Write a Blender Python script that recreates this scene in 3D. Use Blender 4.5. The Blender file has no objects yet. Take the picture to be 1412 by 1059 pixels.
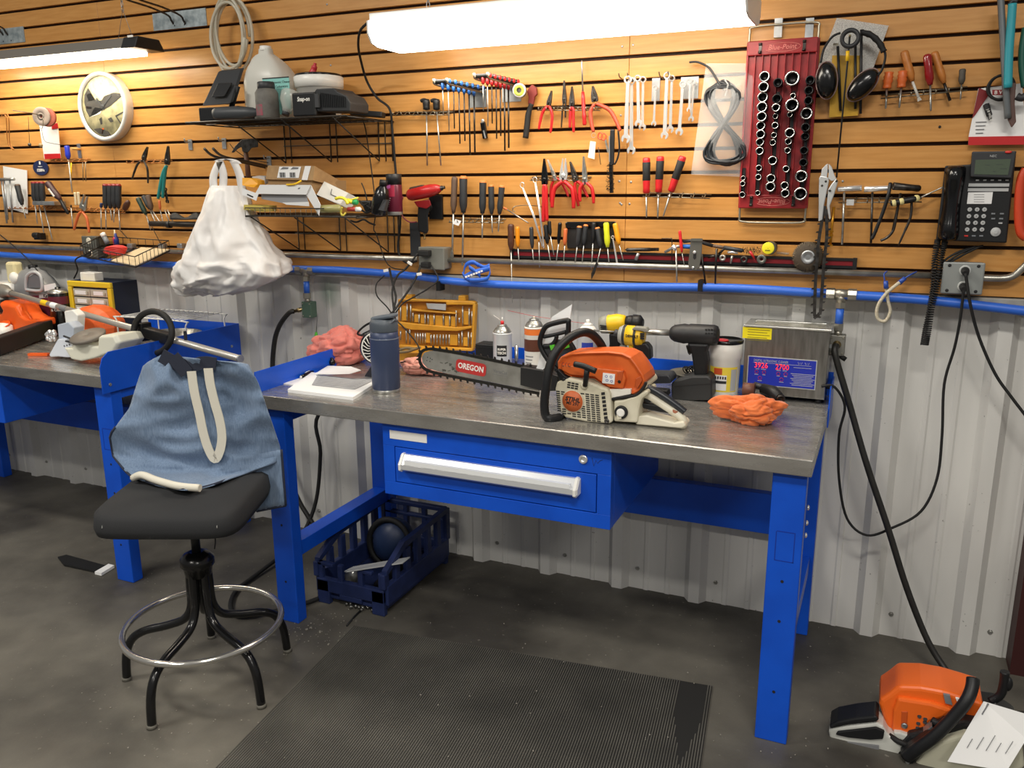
import bpy, bmesh, math, random
from mathutils import Vector as V, Matrix as MX
random.seed(7)
SC = bpy.context.scene
COL = SC.collection
PI = math.pi
# ---------------------------------------------------------------- camera
CAMF, PITCH, YAW, ROLL = 1155.47, 0.2352635, -0.4188047, -0.006401
CPOS = V((0, -2.9059, 1.2192 + 0.344466))
_fw = V((math.sin(YAW)*math.cos(PITCH), math.cos(YAW)*math.cos(PITCH), -math.sin(PITCH)))
_rt = V((math.cos(YAW), -math.sin(YAW), 0))
_up = _rt.cross(_fw)
RT = _rt*math.cos(ROLL) + _up*math.sin(ROLL)
UP = -_rt*math.sin(ROLL) + _up*math.cos(ROLL)
cd = bpy.data.cameras.new('camera'); cam = bpy.data.objects.new('camera', cd); COL.objects.link(cam)
cd.sensor_fit = 'HORIZONTAL'; cd.sensor_width = 36.0; cd.lens = CAMF*36.0/1412; cd.clip_start = 0.05; cd.clip_end = 100
m = MX((RT, UP, -_fw)).transposed().to_4x4(); m.translation = CPOS
cam.matrix_world = m; SC.camera = cam
# ---------------------------------------------------------------- light and exposure
SC.view_settings.view_transform = 'Standard'; SC.view_settings.look = 'None'
SC.view_settings.gamma = 1; SC.view_settings.use_curve_mapping = False
SC.view_settings.exposure = 0.36
wd = bpy.data.worlds.new('world'); SC.world = wd; wd.use_nodes = True
bg = wd.node_tree.nodes['Background']; bg.inputs[0].default_value = (1.0, 0.97, 0.93, 1); bg.inputs[1].default_value = 0.17
FIX_E, SHOP_E, ROOM_W = 13.0, 17.0, 60.0
def area(name, loc, sx, sy, w, col=(1, .95, .87)):
    l = bpy.data.lights.new(name, 'AREA'); l.shape = 'RECTANGLE'; l.size = sx; l.size_y = sy; l.energy = w; l.color = col
    o = bpy.data.objects.new(name, l); COL.objects.link(o); o.location = loc; return o
for i, (x, y) in enumerate(((-3.4, -2.6), (0.2, -3.0), (-1.8, -5.2), (2.2, -5.2))):
    area('room_ceiling_light', (x, y, 3.6), 1.2, 0.3, ROOM_W)
# ---------------------------------------------------------------- pixel to place
def ray(x, y): return _fw + RT*((x-706)/CAMF) - UP*((y-529.5)/CAMF)
def W(x, y, off=0.0):
    d = ray(x, y); return CPOS + d*((-off - CPOS.y)/d.y)
def F(x, y, z=0.0):
    d = ray(x, y); return CPOS + d*((z - CPOS.z)/d.z)
def X(x, y, xx):
    d = ray(x, y); return CPOS + d*((xx - CPOS.x)/d.x)
# ---------------------------------------------------------------- materials
def lin(c):
    if isinstance(c, str):
        c = [int(c[i:i+2], 16)/255 for i in (0, 2, 4)]
        c = [x/12.92 if x <= .04045 else ((x+.055)/1.055)**2.4 for x in c]
    return (*c[:3], 1)
MATS = {}
def mat(name, col, rough=.5, metal=0, col2=None, scale=30, detail=3, bump=0, bscale=None, spec=None, alpha=None, trans=0, emit=None, estr=1, stretch=None, fac=(.35, .65), ior=None, sheen=0, coat=0):
    if name in MATS: return MATS[name]
    m = bpy.data.materials.new(name); m.use_nodes = True; nt = m.node_tree; b = nt.nodes['Principled BSDF']
    b.inputs['Base Color'].default_value = lin(col); b.inputs['Roughness'].default_value = rough; b.inputs['Metallic'].default_value = metal
    if spec is not None: b.inputs['Specular IOR Level'].default_value = spec
    if alpha is not None: b.inputs['Alpha'].default_value = alpha
    if trans: b.inputs['Transmission Weight'].default_value = trans
    if ior: b.inputs['IOR'].default_value = ior
    if sheen: b.inputs['Sheen Weight'].default_value = sheen
    if coat: b.inputs['Coat Weight'].default_value = coat
    if emit: b.inputs['Emission Color'].default_value = lin(emit); b.inputs['Emission Strength'].default_value = estr
    if col2 or bump:
        tc = nt.nodes.new('ShaderNodeTexCoord'); mp = nt.nodes.new('ShaderNodeMapping'); nt.links.new(tc.outputs['Object'], mp.inputs[0])
        if stretch: mp.inputs['Scale'].default_value = stretch
        n = nt.nodes.new('ShaderNodeTexNoise'); n.inputs['Scale'].default_value = scale; n.inputs['Detail'].default_value = detail
        nt.links.new(mp.outputs[0], n.inputs['Vector'])
        if col2:
            r = nt.nodes.new('ShaderNodeValToRGB'); r.color_ramp.elements[0].position = fac[0]; r.color_ramp.elements[1].position = fac[1]
            r.color_ramp.elements[0].color = lin(col2); r.color_ramp.elements[1].color = lin(col)
            nt.links.new(n.outputs['Fac'], r.inputs[0]); nt.links.new(r.outputs[0], b.inputs['Base Color'])
        if bump:
            n2 = n
            if bscale:
                n2 = nt.nodes.new('ShaderNodeTexNoise'); n2.inputs['Scale'].default_value = bscale; nt.links.new(mp.outputs[0], n2.inputs['Vector'])
            bp = nt.nodes.new('ShaderNodeBump'); bp.inputs['Strength'].default_value = bump; bp.inputs['Distance'].default_value = .002
            nt.links.new(n2.outputs['Fac'], bp.inputs['Height']); nt.links.new(bp.outputs[0], b.inputs['Normal'])
    MATS[name] = m; return m
def rough_noise(m, lo, hi, scale=12, stretch=None):
    nt = m.node_tree; b = nt.nodes['Principled BSDF']
    tc = nt.nodes.new('ShaderNodeTexCoord'); mp = nt.nodes.new('ShaderNodeMapping'); nt.links.new(tc.outputs['Object'], mp.inputs[0])
    if stretch: mp.inputs['Scale'].default_value = stretch
    n = nt.nodes.new('ShaderNodeTexNoise'); n.inputs['Scale'].default_value = scale; n.inputs['Detail'].default_value = 5
    nt.links.new(mp.outputs[0], n.inputs['Vector'])
    mr = nt.nodes.new('ShaderNodeMapRange'); mr.inputs['From Min'].default_value = .3; mr.inputs['From Max'].default_value = .7
    mr.inputs['To Min'].default_value = lo; mr.inputs['To Max'].default_value = hi
    nt.links.new(n.outputs['Fac'], mr.inputs[0]); nt.links.new(mr.outputs[0], b.inputs['Roughness'])
# ---------------------------------------------------------------- mesh builder
class MB:
    def __init__(s, M=None): s.v = []; s.f = []; s.sm = []; s.M = M
    def add(s, vs, fs, smooth=False):
        o = len(s.v)
        for p in vs:
            p = V(p); s.v.append(s.M @ p if s.M else p)
        for f in fs: s.f.append([i+o for i in f]); s.sm.append(smooth)
        return s
    def box(s, a, b):
        x0, y0, z0 = (min(a[i], b[i]) for i in range(3)); x1, y1, z1 = (max(a[i], b[i]) for i in range(3))
        return s.add([(x0,y0,z0),(x1,y0,z0),(x1,y1,z0),(x0,y1,z0),(x0,y0,z1),(x1,y0,z1),(x1,y1,z1),(x0,y1,z1)],
              [(3,2,1,0),(4,5,6,7),(0,1,5,4),(1,2,6,5),(2,3,7,6),(3,0,4,7)])
    def cbox(s, c, size, R=None):
        c = V(c); R = R or MX.Identity(3); h = [x/2 for x in size]
        vs = [c + R @ V((h[0]*a, h[1]*b, h[2]*d)) for a, b, d in ((-1,-1,-1),(1,-1,-1),(1,1,-1),(-1,1,-1),(-1,-1,1),(1,-1,1),(1,1,1),(-1,1,1))]
        return s.add(vs, [(3,2,1,0),(4,5,6,7),(0,1,5,4),(1,2,6,5),(2,3,7,6),(3,0,4,7)])
    def bar(s, a, b, w, t, up=(0, 0, 1)):       # rectangular bar a->b, w across, t along up
        a, b = V(a), V(b); d = (b-a).normalized(); up = V(up); sd = d.cross(up)
        if sd.length < 1e-4: sd = d.cross(V((1, 0, 0)))
        sd.normalize(); u = sd.cross(d)
        vs = [p + sd*(w/2*i) + u*(t/2*j) for p in (a, b) for i, j in ((-1,-1),(1,-1),(1,1),(-1,1))]
        return s.add(vs, [(0,1,2,3),(7,6,5,4),(0,4,5,1),(1,5,6,2),(2,6,7,3),(3,7,4,0)])
    def ring(s, c, d, r, n, ref=None):
        d = V(d).normalized(); ref = V(ref) if ref else (V((0,0,1)) if abs(d.z) < .9 else V((1,0,0)))
        u = d.cross(ref).normalized(); w = u.cross(d)
        rx, ry = r if isinstance(r, (tuple, list)) else (r, r)
        return [V(c) + u*(rx*math.cos(2*PI*k/n)) + w*(ry*math.sin(2*PI*k/n)) for k in range(n)]
    def loft(s, rings, caps=True, smooth=True, closed=False):
        n = len(rings[0]); vs = [p for r in rings for p in r]; fs = []
        m = len(rings)
        for i in range(m if closed else m-1):
            for k in range(n):
                a = i*n+k; b = i*n+(k+1) % n; j = (i+1) % m
                fs.append((a, b, j*n+(k+1) % n, j*n+k))
        o = len(s.v); s.add(vs, fs, smooth)
        if caps and not closed:
            s.f.append([o+k for k in range(n)][::-1]); s.sm.append(False)
            s.f.append([o+(m-1)*n+k for k in range(n)]); s.sm.append(False)
        return s
    def cyl(s, a, b, r, r2=None, n=12, smooth=True):
        a, b = V(a), V(b); d = b-a; r2 = r if r2 is None else r2
        ref = V((0,0,1)) if abs(d.normalized().z) < .9 else V((1,0,0))
        return s.loft([s.ring(a, d, r, n, ref), s.ring(b, d, r2, n, ref)], True, smooth)
    def lathe(s, a, d, prof, n=14, smooth=True, caps=True):   # prof [(h, r)...]
        a, d = V(a), V(d).normalized(); ref = V((0,0,1)) if abs(d.z) < .9 else V((1,0,0))
        return s.loft([s.ring(a+d*h, d, r if isinstance(r, tuple) else max(r, 1e-4), n, ref) for h, r in prof], caps, smooth)
    def tube(s, pts, r, n=8, closed=False, smooth=True):
        pts = [V(p) for p in pts]; m = len(pts); rings = []; prev = None
        for i, p in enumerate(pts):
            if closed: d = pts[(i+1) % m]-pts[i-1]
            else: d = pts[min(i+1, m-1)]-pts[max(i-1, 0)]
            d = d.normalized()
            if prev is None:
                ref = V((0,0,1)) if abs(d.z) < .9 else V((1,0,0)); u = d.cross(ref).normalized()
            else:
                u = prev - d*prev.dot(d); u = u.normalized() if u.length > 1e-6 else d.orthogonal().normalized()
            prev = u; w = u.cross(d); rr = r[i] if isinstance(r, (list, tuple)) else r
            rings.append([p + u*(rr*math.cos(2*PI*k/n)) + w*(rr*math.sin(2*PI*k/n)) for k in range(n)])
        return s.loft(rings, not closed, smooth, closed)
    def prism(s, poly, o, u, v, t, smooth=False):   # polygon (a,b)->o+u*a+v*b, extruded by vector t
        o, u, v, t = V(o), V(u), V(v), V(t); n = len(poly)
        p0 = [o + u*a + v*b for a, b in poly]; k = len(s.v)
        s.add(p0 + [p+t for p in p0], [])
        flip = u.cross(v).dot(t) * sum(poly[i][0]*poly[(i+1) % n][1]-poly[(i+1) % n][0]*poly[i][1] for i in range(n)) > 0
        A = [k+i for i in range(n)]; B = [k+n+i for i in range(n)]
        s.f.append(A[::-1] if flip else A); s.sm.append(False); s.f.append(B if flip else B[::-1]); s.sm.append(False)
        for i in range(n):
            j = (i+1) % n; q = (A[i], A[j], B[j], B[i]); s.f.append(list(q) if flip else list(q[::-1])); s.sm.append(smooth)
        return s
    def hull(s, p0, p1, smooth=False):   # two same-length outlines of 3D points
        return s.loft([[V(p) for p in p0], [V(p) for p in p1]], True, smooth)
    def ball(s, c, r, n=12, m=8, R=None):
        r = r if isinstance(r, (tuple, list)) else (r, r, r); c = V(c); R = R or MX.Identity(3); rings = []
        for i in range(m+1):
            t = PI*(i if 0 < i < m else (.02 if i == 0 else m-.02))/m
            rings.append([c + R @ V((r[0]*math.sin(t)*math.cos(2*PI*k/n), r[1]*math.sin(t)*math.sin(2*PI*k/n), -r[2]*math.cos(t))) for k in range(n)])
        return s.loft(rings, True, True)
    def quad(s, a, b, c, d): return s.add([a, b, c, d], [(0, 1, 2, 3)])
    def grid(s, fn, nu, nv, smooth=True):
        vs = [fn(i/nu, j/nv) for j in range(nv+1) for i in range(nu+1)]
        return s.add(vs, [(j*(nu+1)+i, j*(nu+1)+i+1, (j+1)*(nu+1)+i+1, (j+1)*(nu+1)+i) for j in range(nv) for i in range(nu)], smooth)
    def build(s, name, material, parent=None, local=False, bev=0, seg=2, sub=0, solid=0, label=None):
        me = bpy.data.meshes.new(name); o = bpy.data.objects.new(name, me); COL.objects.link(o)
        if parent is not None:
            o.parent = parent
            if not local:
                Mx = chain(parent).inverted(); vs = [Mx @ p for p in s.v]
            else: vs = s.v
        else:
            xs = [p.x for p in s.v]; ys = [p.y for p in s.v]; zs = [p.z for p in s.v]
            c = V(((min(xs)+max(xs))/2, (min(ys)+max(ys))/2, min(zs)))
            o.location = c; vs = [p-c for p in s.v]
        me.from_pydata([tuple(p) for p in vs], [], s.f); me.polygons.foreach_set('use_smooth', s.sm); me.update()
        if material is not None: me.materials.append(material if not isinstance(material, str) else MATS[material])
        if bev:
            b = o.modifiers.new('bevel', 'BEVEL'); b.width = bev; b.segments = seg; b.limit_method = 'ANGLE'; b.angle_limit = .6
        if solid:
            b = o.modifiers.new('solid', 'SOLIDIFY'); b.thickness = solid; b.offset = 0
        if sub:
            b = o.modifiers.new('sub', 'SUBSURF'); b.levels = sub; b.render_levels = sub
        if label: o['label'] = label
        return o
def chain(o):
    M = o.matrix_basis.copy()
    while o.parent is not None: o = o.parent; M = o.matrix_basis @ M
    return M
def tag(o, label, cat, group=None, kind=None):
    if label: o['label'] = label
    if cat: o['category'] = cat
    if group: o['group'] = group
    if kind: o['kind'] = kind
    return o
def thing(name, label, cat, loc=(0, 0, 0), rz=0, group=None, rot=None):
    o = bpy.data.objects.new(name, None); COL.objects.link(o); o.empty_display_size = .05; o.location = loc
    o.rotation_euler = rot if rot else (0, 0, rz); return tag(o, label, cat, group)
def copy_tree(o, parent=None):
    c = o.copy(); COL.objects.link(c); c.parent = parent
    for ch in o.children: copy_tree(ch, c)
    return c
FONT = {}
def text(name, s, size, material, parent, o, u, v, local=False, depth=.0006, align='CENTER', bold=0, label=None, shear=0, sx=1, spacing=1, maxw=None):
    """lettering as a mesh: o = centre, u = reading direction, v = up (world unless local)"""
    cu = bpy.data.curves.new('lettering', 'FONT'); cu.body = s; cu.size = size; cu.align_x = align; cu.align_y = 'CENTER'
    cu.resolution_u = 2; cu.extrude = depth/2; cu.offset = bold; cu.shear = shear; cu.space_character = spacing
    t = bpy.data.objects.new('lettering', cu); me = bpy.data.meshes.new_from_object(t)
    bpy.data.objects.remove(t); bpy.data.curves.remove(cu)
    o, u, v = V(o), V(u).normalized(), V(v).normalized(); w = u.cross(v).normalized(); v = w.cross(u)
    if maxw and len(me.vertices):
        wd_ = max(p.co.x for p in me.vertices)-min(p.co.x for p in me.vertices); sx = min(sx, maxw/wd_) if wd_ > 0 else sx
    M = MX.Identity(4) if (local or parent is None) else chain(parent).inverted()
    me.transform(MX(((u.x*sx, v.x, w.x, o.x), (u.y*sx, v.y, w.y, o.y), (u.z*sx, v.z, w.z, o.z), (0, 0, 0, 1))))
    me.transform(M); me.name = name
    me.materials.clear(); me.materials.append(material if not isinstance(material, str) else MATS[material])
    ob = bpy.data.objects.new(name, me); COL.objects.link(ob); ob.parent = parent
    if label: ob['label'] = label
    return ob
def smooth_path(pts, k=6, closed=False):
    pts = [V(p) for p in pts]; n = len(pts); out = []
    rng = range(n) if closed else range(n-1)
    for i in rng:
        if closed: p0, p1, p2, p3 = pts[i-1], pts[i], pts[(i+1) % n], pts[(i+2) % n]
        else: p0, p1, p2, p3 = pts[max(i-1, 0)], pts[i], pts[i+1], pts[min(i+2, n-1)]
        for j in range(k):
            t = j/k
            out.append(.5*((2*p1) + (p2-p0)*t + (2*p0-5*p1+4*p2-p3)*t*t + (3*p1-p0-3*p2+p3)*t**3))
    if not closed: out.append(pts[-1])
    return out
XA, YA, ZA = V((1,0,0)), V((0,1,0)), V((0,0,1))
NX, NY, NZ = -XA, -YA, -ZA
def rotz(a): return MX.Rotation(a, 3, 'Z')
# common materials
mat('white_paint', 'E8E8E4', .4); mat('white_plastic', 'EDEBE4', .35); mat('black_plastic', '17181A', .45, spec=.4, bump=.15, scale=300)
mat('black_rubber', '141414', .7); mat('black_gloss', '0C0D0F', .2); mat('charcoal', '2B2D30', .5); mat('dark_grey', '3A3B3D', .55)
mat('chrome', 'F2F2F0', .2, .72); mat('steel', 'C4C4C0', .3, .8, col2='9A9A94', scale=40); mat('dark_steel', '5A5856', .4, 1, col2='3E3B38', scale=60)
mat('zinc', 'B9BCBD', .4, .85, col2='9A9DA0', scale=25); mat('wire_steel', '8E8878', .35, .9); mat('brass', 'A8946A', .35, 1)
mat('bench_blue', '1055D0', .36, col2='0E4EC4', scale=8, bump=.08, bscale=250, spec=.4)
mat('red', 'C01F22', .38); mat('dark_red', '7E1418', .4); mat('orange', 'F2661B', .42, col2='E85D14', scale=30); mat('yellow', 'F2C218', .45)
mat('wood_brown', '5A3421', .5, col2='432415', scale=40); mat('amber', 'E08A12', .35); mat('teal', '1E7D79', .45); mat('paper', 'EDEDEC', .8, bump=.05, scale=40)
mat('ink', '1B1B1D', .7); mat('ink_grey', '77787A', .7); mat('blue_plastic', '1F62B4', .45); mat('navy', '18264F', .5)
mat('cardboard', 'B08E62', .8, col2='A3825A', scale=40); mat('green', '57C133', .5); mat('grey_plastic', '7B7F84', .5); mat('light_grey', 'B4B6B6', .5)
mat('clear_plastic', 'E8ECEA', .12, trans=.0, alpha=.28); mat('dark_wire', '35312C', .45, .6)
# ================================================================ room shell
FLOORM = mat('floor_concrete', '6E6A60', .62, col2='3D3A35', scale=2.2, detail=8, bump=.25, bscale=90, fac=(.36, .66))
def dirty_floor(m):
    nt = m.node_tree; b = nt.nodes['Principled BSDF']; tc = nt.nodes.new('ShaderNodeTexCoord')
    n = nt.nodes.new('ShaderNodeTexNoise'); n.inputs['Scale'].default_value = 55; n.inputs['Detail'].default_value = 4; nt.links.new(tc.outputs['Object'], n.inputs['Vector'])
    r = nt.nodes.new('ShaderNodeValToRGB'); r.color_ramp.elements[0].position = .68; r.color_ramp.elements[1].position = .74
    r.color_ramp.elements[0].color = (0, 0, 0, 1); r.color_ramp.elements[1].color = (1, 1, 1, 1); nt.links.new(n.outputs['Fac'], r.inputs[0])
    mx = nt.nodes.new('ShaderNodeMix'); mx.data_type = 'RGBA'; src = b.inputs['Base Color'].links[0].from_socket
    mul = nt.nodes.new('ShaderNodeMath'); mul.operation = 'MULTIPLY'; mul.inputs[1].default_value = .5; nt.links.new(r.outputs[0], mul.inputs[0])
    nt.links.new(mul.outputs[0], mx.inputs[0]); nt.links.new(src, mx.inputs[6]); mx.inputs[7].default_value = lin('8E897E'); nt.links.new(mx.outputs[2], b.inputs['Base Color'])
dirty_floor(FLOORM); rough_noise(FLOORM, .45, .8, 6)
tag(MB().box((-9, -8, -.1), (5, .12, 0)).build('floor', FLOORM), None, None, kind='structure')
# --- lower metal liner wall, ribs every 12 inches, one sheet per 36 inches
WALLM = mat('wall_metal', 'D9D8D3', .42, .0, col2='CFCEC9', scale=3, detail=6, stretch=(3, 3, .7), fac=(.3, .6))
def grime(m):
    nt = m.node_tree; b = nt.nodes['Principled BSDF']; src = b.inputs['Base Color'].links[0].from_socket
    tc = nt.nodes.new('ShaderNodeTexCoord')
    n = nt.nodes.new('ShaderNodeTexNoise'); n.inputs['Scale'].default_value = 70; n.inputs['Detail'].default_value = 3; nt.links.new(tc.outputs['Object'], n.inputs['Vector'])
    r = nt.nodes.new('ShaderNodeValToRGB'); r.color_ramp.elements[0].position = .70; r.color_ramp.elements[1].position = .75
    r.color_ramp.elements[0].color = (0,0,0,1); r.color_ramp.elements[1].color = (.6,.6,.6,1); nt.links.new(n.outputs['Fac'], r.inputs[0])
    mx = nt.nodes.new('ShaderNodeMix'); mx.data_type = 'RGBA'; nt.links.new(r.outputs[0], mx.inputs[0]); nt.links.new(src, mx.inputs[6]); mx.inputs[7].default_value = lin('56524C')
    nt.links.new(mx.outputs[2], b.inputs['Base Color'])
PAN, RIB = .072, .04
grime(WALLM)
def overspray(m, c, r, col):
    nt = m.node_tree; b = nt.nodes['Principled BSDF']; src = b.inputs['Base Color'].links[0].from_socket
    tc = nt.nodes.new('ShaderNodeTexCoord'); ds = nt.nodes.new('ShaderNodeVectorMath'); ds.operation = 'DISTANCE'; ds.inputs[1].default_value = c; nt.links.new(tc.outputs['Object'], ds.inputs[0])
    n = nt.nodes.new('ShaderNodeTexNoise'); n.inputs['Scale'].default_value = 14; nt.links.new(tc.outputs['Object'], n.inputs['Vector'])
    ad = nt.nodes.new('ShaderNodeMath'); ad.operation = 'MULTIPLY_ADD'; ad.inputs[1].default_value = r; nt.links.new(n.outputs['Fac'], ad.inputs[0]); nt.links.new(ds.outputs['Value'], ad.inputs[2])
    mr = nt.nodes.new('ShaderNodeMapRange'); mr.inputs['From Min'].default_value = r*.7; mr.inputs['From Max'].default_value = r*1.5; mr.inputs['To Min'].default_value = .45; mr.inputs['To Max'].default_value = 0; nt.links.new(ad.outputs[0], mr.inputs[0])
    mx = nt.nodes.new('ShaderNodeMix'); mx.data_type = 'RGBA'; nt.links.new(mr.outputs[0], mx.inputs[0]); nt.links.new(src, mx.inputs[6]); mx.inputs[7].default_value = lin(col); nt.links.new(mx.outputs[2], b.inputs['Base Color'])
overspray(WALLM, W(452, 402, -.07)-V((-2, PAN, 0)), .08, '2F7A54')
wl = bpy.data.objects.new('wall_back', None); COL.objects.link(wl); wl['kind'] = 'structure'; wl.location = (-2, PAN, 0)
def rib_profile(x0, x1):
    pts = []; k0 = math.floor((x0-.05)/.3048)-1
    for k in range(k0, k0+30):
        c = .05 + k*.3048
        for dx, y in ((-.042, PAN), (-.02, RIB), (.02, RIB), (.042, PAN), (.098, PAN), (.104, PAN-.004), (.116, PAN-.004), (.122, PAN), (.183, PAN), (.189, PAN-.004), (.201, PAN-.004), (.207, PAN)):
            if x0 <= c+dx < x1: pts.append((c+dx, y))
    return [(x0, PAN)] + pts + [(x1, PAN)]
xs = [.05+.3048*3*k-.10 for k in range(-7, 4)]
for x0, x1 in zip(xs[:-1], xs[1:]):
    b = MB(); pr = rib_profile(x0, x1); rows = [0, 1.235]
    b.add([(x, y, z) for z in rows for x, y in pr], [(i, i+1, len(pr)+i+1, len(pr)+i) for i in range(len(pr)-1)])
    b.build('wall_panel', WALLM, wl)
for k in range(-21, 5):
    for z in (.085,):
        p = V((.05+.3048*k+.075, PAN, z)); MB().lathe(p, NY, [(0, .009), (.002, .009), (.002, .0055), (.007, .005)], 6, False).build('wall_screw', 'steel', wl)
# --- girt ledge under the slat boards
tag(MB().box((-8, -.014, 1.188), (3, .075, 1.2165)).build('trim_1', mat('ledge_grey', 'A9A8A2', .55, col2='97958E', scale=20), bev=.003), None, None, kind='structure')
# --- slat wall
SLATM = mat('slat_laminate', 'CB9451', .34, col2='BF8643', scale=6, detail=5, stretch=(1.2, 6, 14), fac=(.35, .65), bump=.03, bscale=40)
wu = bpy.data.objects.new('wall_slat', None); COL.objects.link(wu); wu['kind'] = 'structure'; wu.location = (-2, 0, 1.2192)
MB().box((-8, .016, 1.219), (3, .03, 2.52)).build('backing', mat('slat_groove_shade', '2A1608', .8), wu)  # dark brown board; the shade inside the grooves is put into its colour
SEAM = [-5.73, -3.29, -.853, 1.585]
slat_me = {}
for a, b_ in zip([-8]+SEAM, SEAM+[3]):
    for k in range(17):
        z0 = 1.2192+.0762*k; z1 = z0+.0762-.011
        if k == 0: z0 += .001
        MB().box((a+.0006, 0, z0), (b_-.0006, .016, z1)).build('slat', SLATM, wu, bev=.0012, seg=1)
for px, py in ((858, 64), (873, 62), (856, 159), (857, 282), (855, 280), (868, 281), (451, 6), (456, 90), (1162, 250), (854, 250), (870, 251), (693, 20)):
    MB().lathe(W(px, py, 0), NY, [(-.002, .004), (.001, .004), (.0016, .002)], 8).build('slat_screw', 'zinc', wu)
# far upper wall above the slats
tag(MB().box((-8, .02, 2.52), (3, .06, 4)).build('wall_upper', 'white_paint'), None, None, kind='structure')
# dark red door frame post at the right end
tag(MB().box((.485, -.03, 0), (.56, .07, 1.187)).build('door_1', mat('maroon_paint', '3A1210', .6)), None, None, kind='structure')
# ================================================================ ribbed rubber mat
MATM = mat('rubber_mat', '6B6860', .75, col2='514F49', scale=5, detail=6, bump=.2, bscale=120, fac=(.3, .7))
# corners from the photograph, on the floor
q = [F(487, 862, .008), F(982, 945, .008), F(960, 1059, .008), F(300, 1059, .008)]
A, B_, C_, D_ = q; ux = (B_-A).normalized(); vy = V((-ux.y, ux.x, 0))*-1
if vy.y > 0: vy = -vy
L_ = (B_-A).length; Dp = 1.25
mt = thing('floor_mat', 'dark ribbed rubber mat with a torn corner, flat on the floor before the drawer bench', 'mat', (A.x, A.y, 0))
torn = [(L_-.09, .02), (L_-.02, .02), (L_-.03, .1), (L_-.045, .25), (L_-.075, .36), (L_-.1, .28), (L_-.085, .17), (L_-.1, .1)]
MB().prism([(0, 0), (L_, 0), (L_, Dp), (0, Dp)], A-ZA*.008, ux, vy, ZA*.006).build('mat_base', mat('mat_under', '242321', .85), mt)
rb = MB(); nr = int(L_/.0075)
for i in range(nr):
    x = (i+.5)*L_/nr; w = .0021
    segs = [(0, Dp)]
    if L_-.1 < x < L_-.015:
        u_ = (L_-x)/.1; y0 = .0; y1 = .42-abs(u_-.55)*.55 + random.uniform(-.015, .015)
        segs = [(max(.02, y1), Dp)]
    for a, b_ in segs:
        p0, p1 = A-ZA*.002+ux*x+vy*a, A-ZA*.002+ux*x+vy*b_
        rb.add([p0-ux*w, p0+ux*w, p1+ux*w, p1-ux*w, p0-ux*w*.5+ZA*.003, p0+ux*w*.5+ZA*.003, p1+ux*w*.5+ZA*.003, p1-ux*w*.5+ZA*.003],
               [(4,5,6,7), (0,4,7,3), (1,2,6,5), (0,1,5,4), (3,7,6,2)])
o = rb.build('ribs', MATM, mt); o['kind'] = 'stuff'
# ================================================================ benches
TOPM = mat('bench_steel_top', 'BCBAB5', .3, .7, col2='9C9994', scale=7, detail=8, stretch=(1, 3, 3), fac=(.3, .7)); rough_noise(TOPM, .16, .36, 14, (1, 4, 4))
def bench(x0, x1, y0, y1, name, label, right_rail=False):
    zt = .864; th = .047
    t = thing(name, label, 'workbench', ((x0+x1)/2, (y0+y1)/2, 0))
    MB().box((x0, y0, zt-th), (x1, y1, zt)).build('worktop', TOPM, t, bev=.003)
    lw, ld = .088, .05
    xr = x1-.012; xl = x0+.012
    for xa, xb in ((xl, xl+lw), (xr-lw, xr)):
        for ya, yb in ((y0+.03, y0+.03+ld), (y1-.06, y1-.01)):
            l = MB().box((xa, ya, 0), (xb, yb, zt-th)).build('leg', 'bench_blue', t, bev=.003)
            if ya < y0+.1:
                c = (xa+xb)/2
                for z in (.16, .38, .5):
                    MB().cyl((c, ya+.001, z), (c, ya-.0008, z), .0045, n=10).build('hole', 'ink', l)
                o = MB(); h = .0012
                for a, b in (((c-.024, .56), (c+.024, .56)), ((c+.024, .56), (c+.024, .645)), ((c+.024, .645), (c-.024, .645)), ((c-.024, .645), (c-.024, .56))):
                    o.box((a[0]-h, ya-.0006, a[1]-h), (b[0]+h, ya+.001, b[1]+h))
                o.build('knockout', mat('blue_shadow_line', '08329A', .5), l)
        MB().box((xa+.012, y0+.08, .245), (xb-.012, y1-.06, .30)).build('side_rail', 'bench_blue', t, bev=.002)
        MB().box((xa+.005, y0+.03+ld, zt-th-.055), (xb-.005, y1-.06, zt-th-.002)).build('top_rail', 'bench_blue', t)
    MB().box((xl+lw, y1-.075, .365), (xr-lw, y1-.035, .512)).build('back_stretcher', 'bench_blue', t, bev=.003)
    # bolts on right leg side
    for z in (.72, .69, .67, .645, .62, .6): pass
    return t
BX0, BX1, BY0, BY1 = -1.948, -.127, -.718, .018
t1 = bench(BX0, BX1, BY0, BY1, 'workbench', 'blue steel workbench with one drawer and a chainsaw on its steel top')
for z, y in ((.69, -.60), (.645, -.60), (.61, -.605)):
    MB().lathe((BX1-.012, y, z), XA, [(0, .008), (.003, .008), (.006, .004)], 8).build('bolt', 'chrome', t1)
# edge guards
MB().box((BX0-.004, -.70, .815), (BX0, BY1, .938)).build('side_guard', 'bench_blue', t1, bev=.001)
MB().box((BX0, BY1-.004, .80), (BX1, BY1, .945)).build('back_guard', 'bench_blue', t1, bev=.001)
MB().box((BX1, -.16, .80), (BX1+.004, BY1, .93)).build('side_guard', 'bench_blue', t1, bev=.001)
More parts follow.
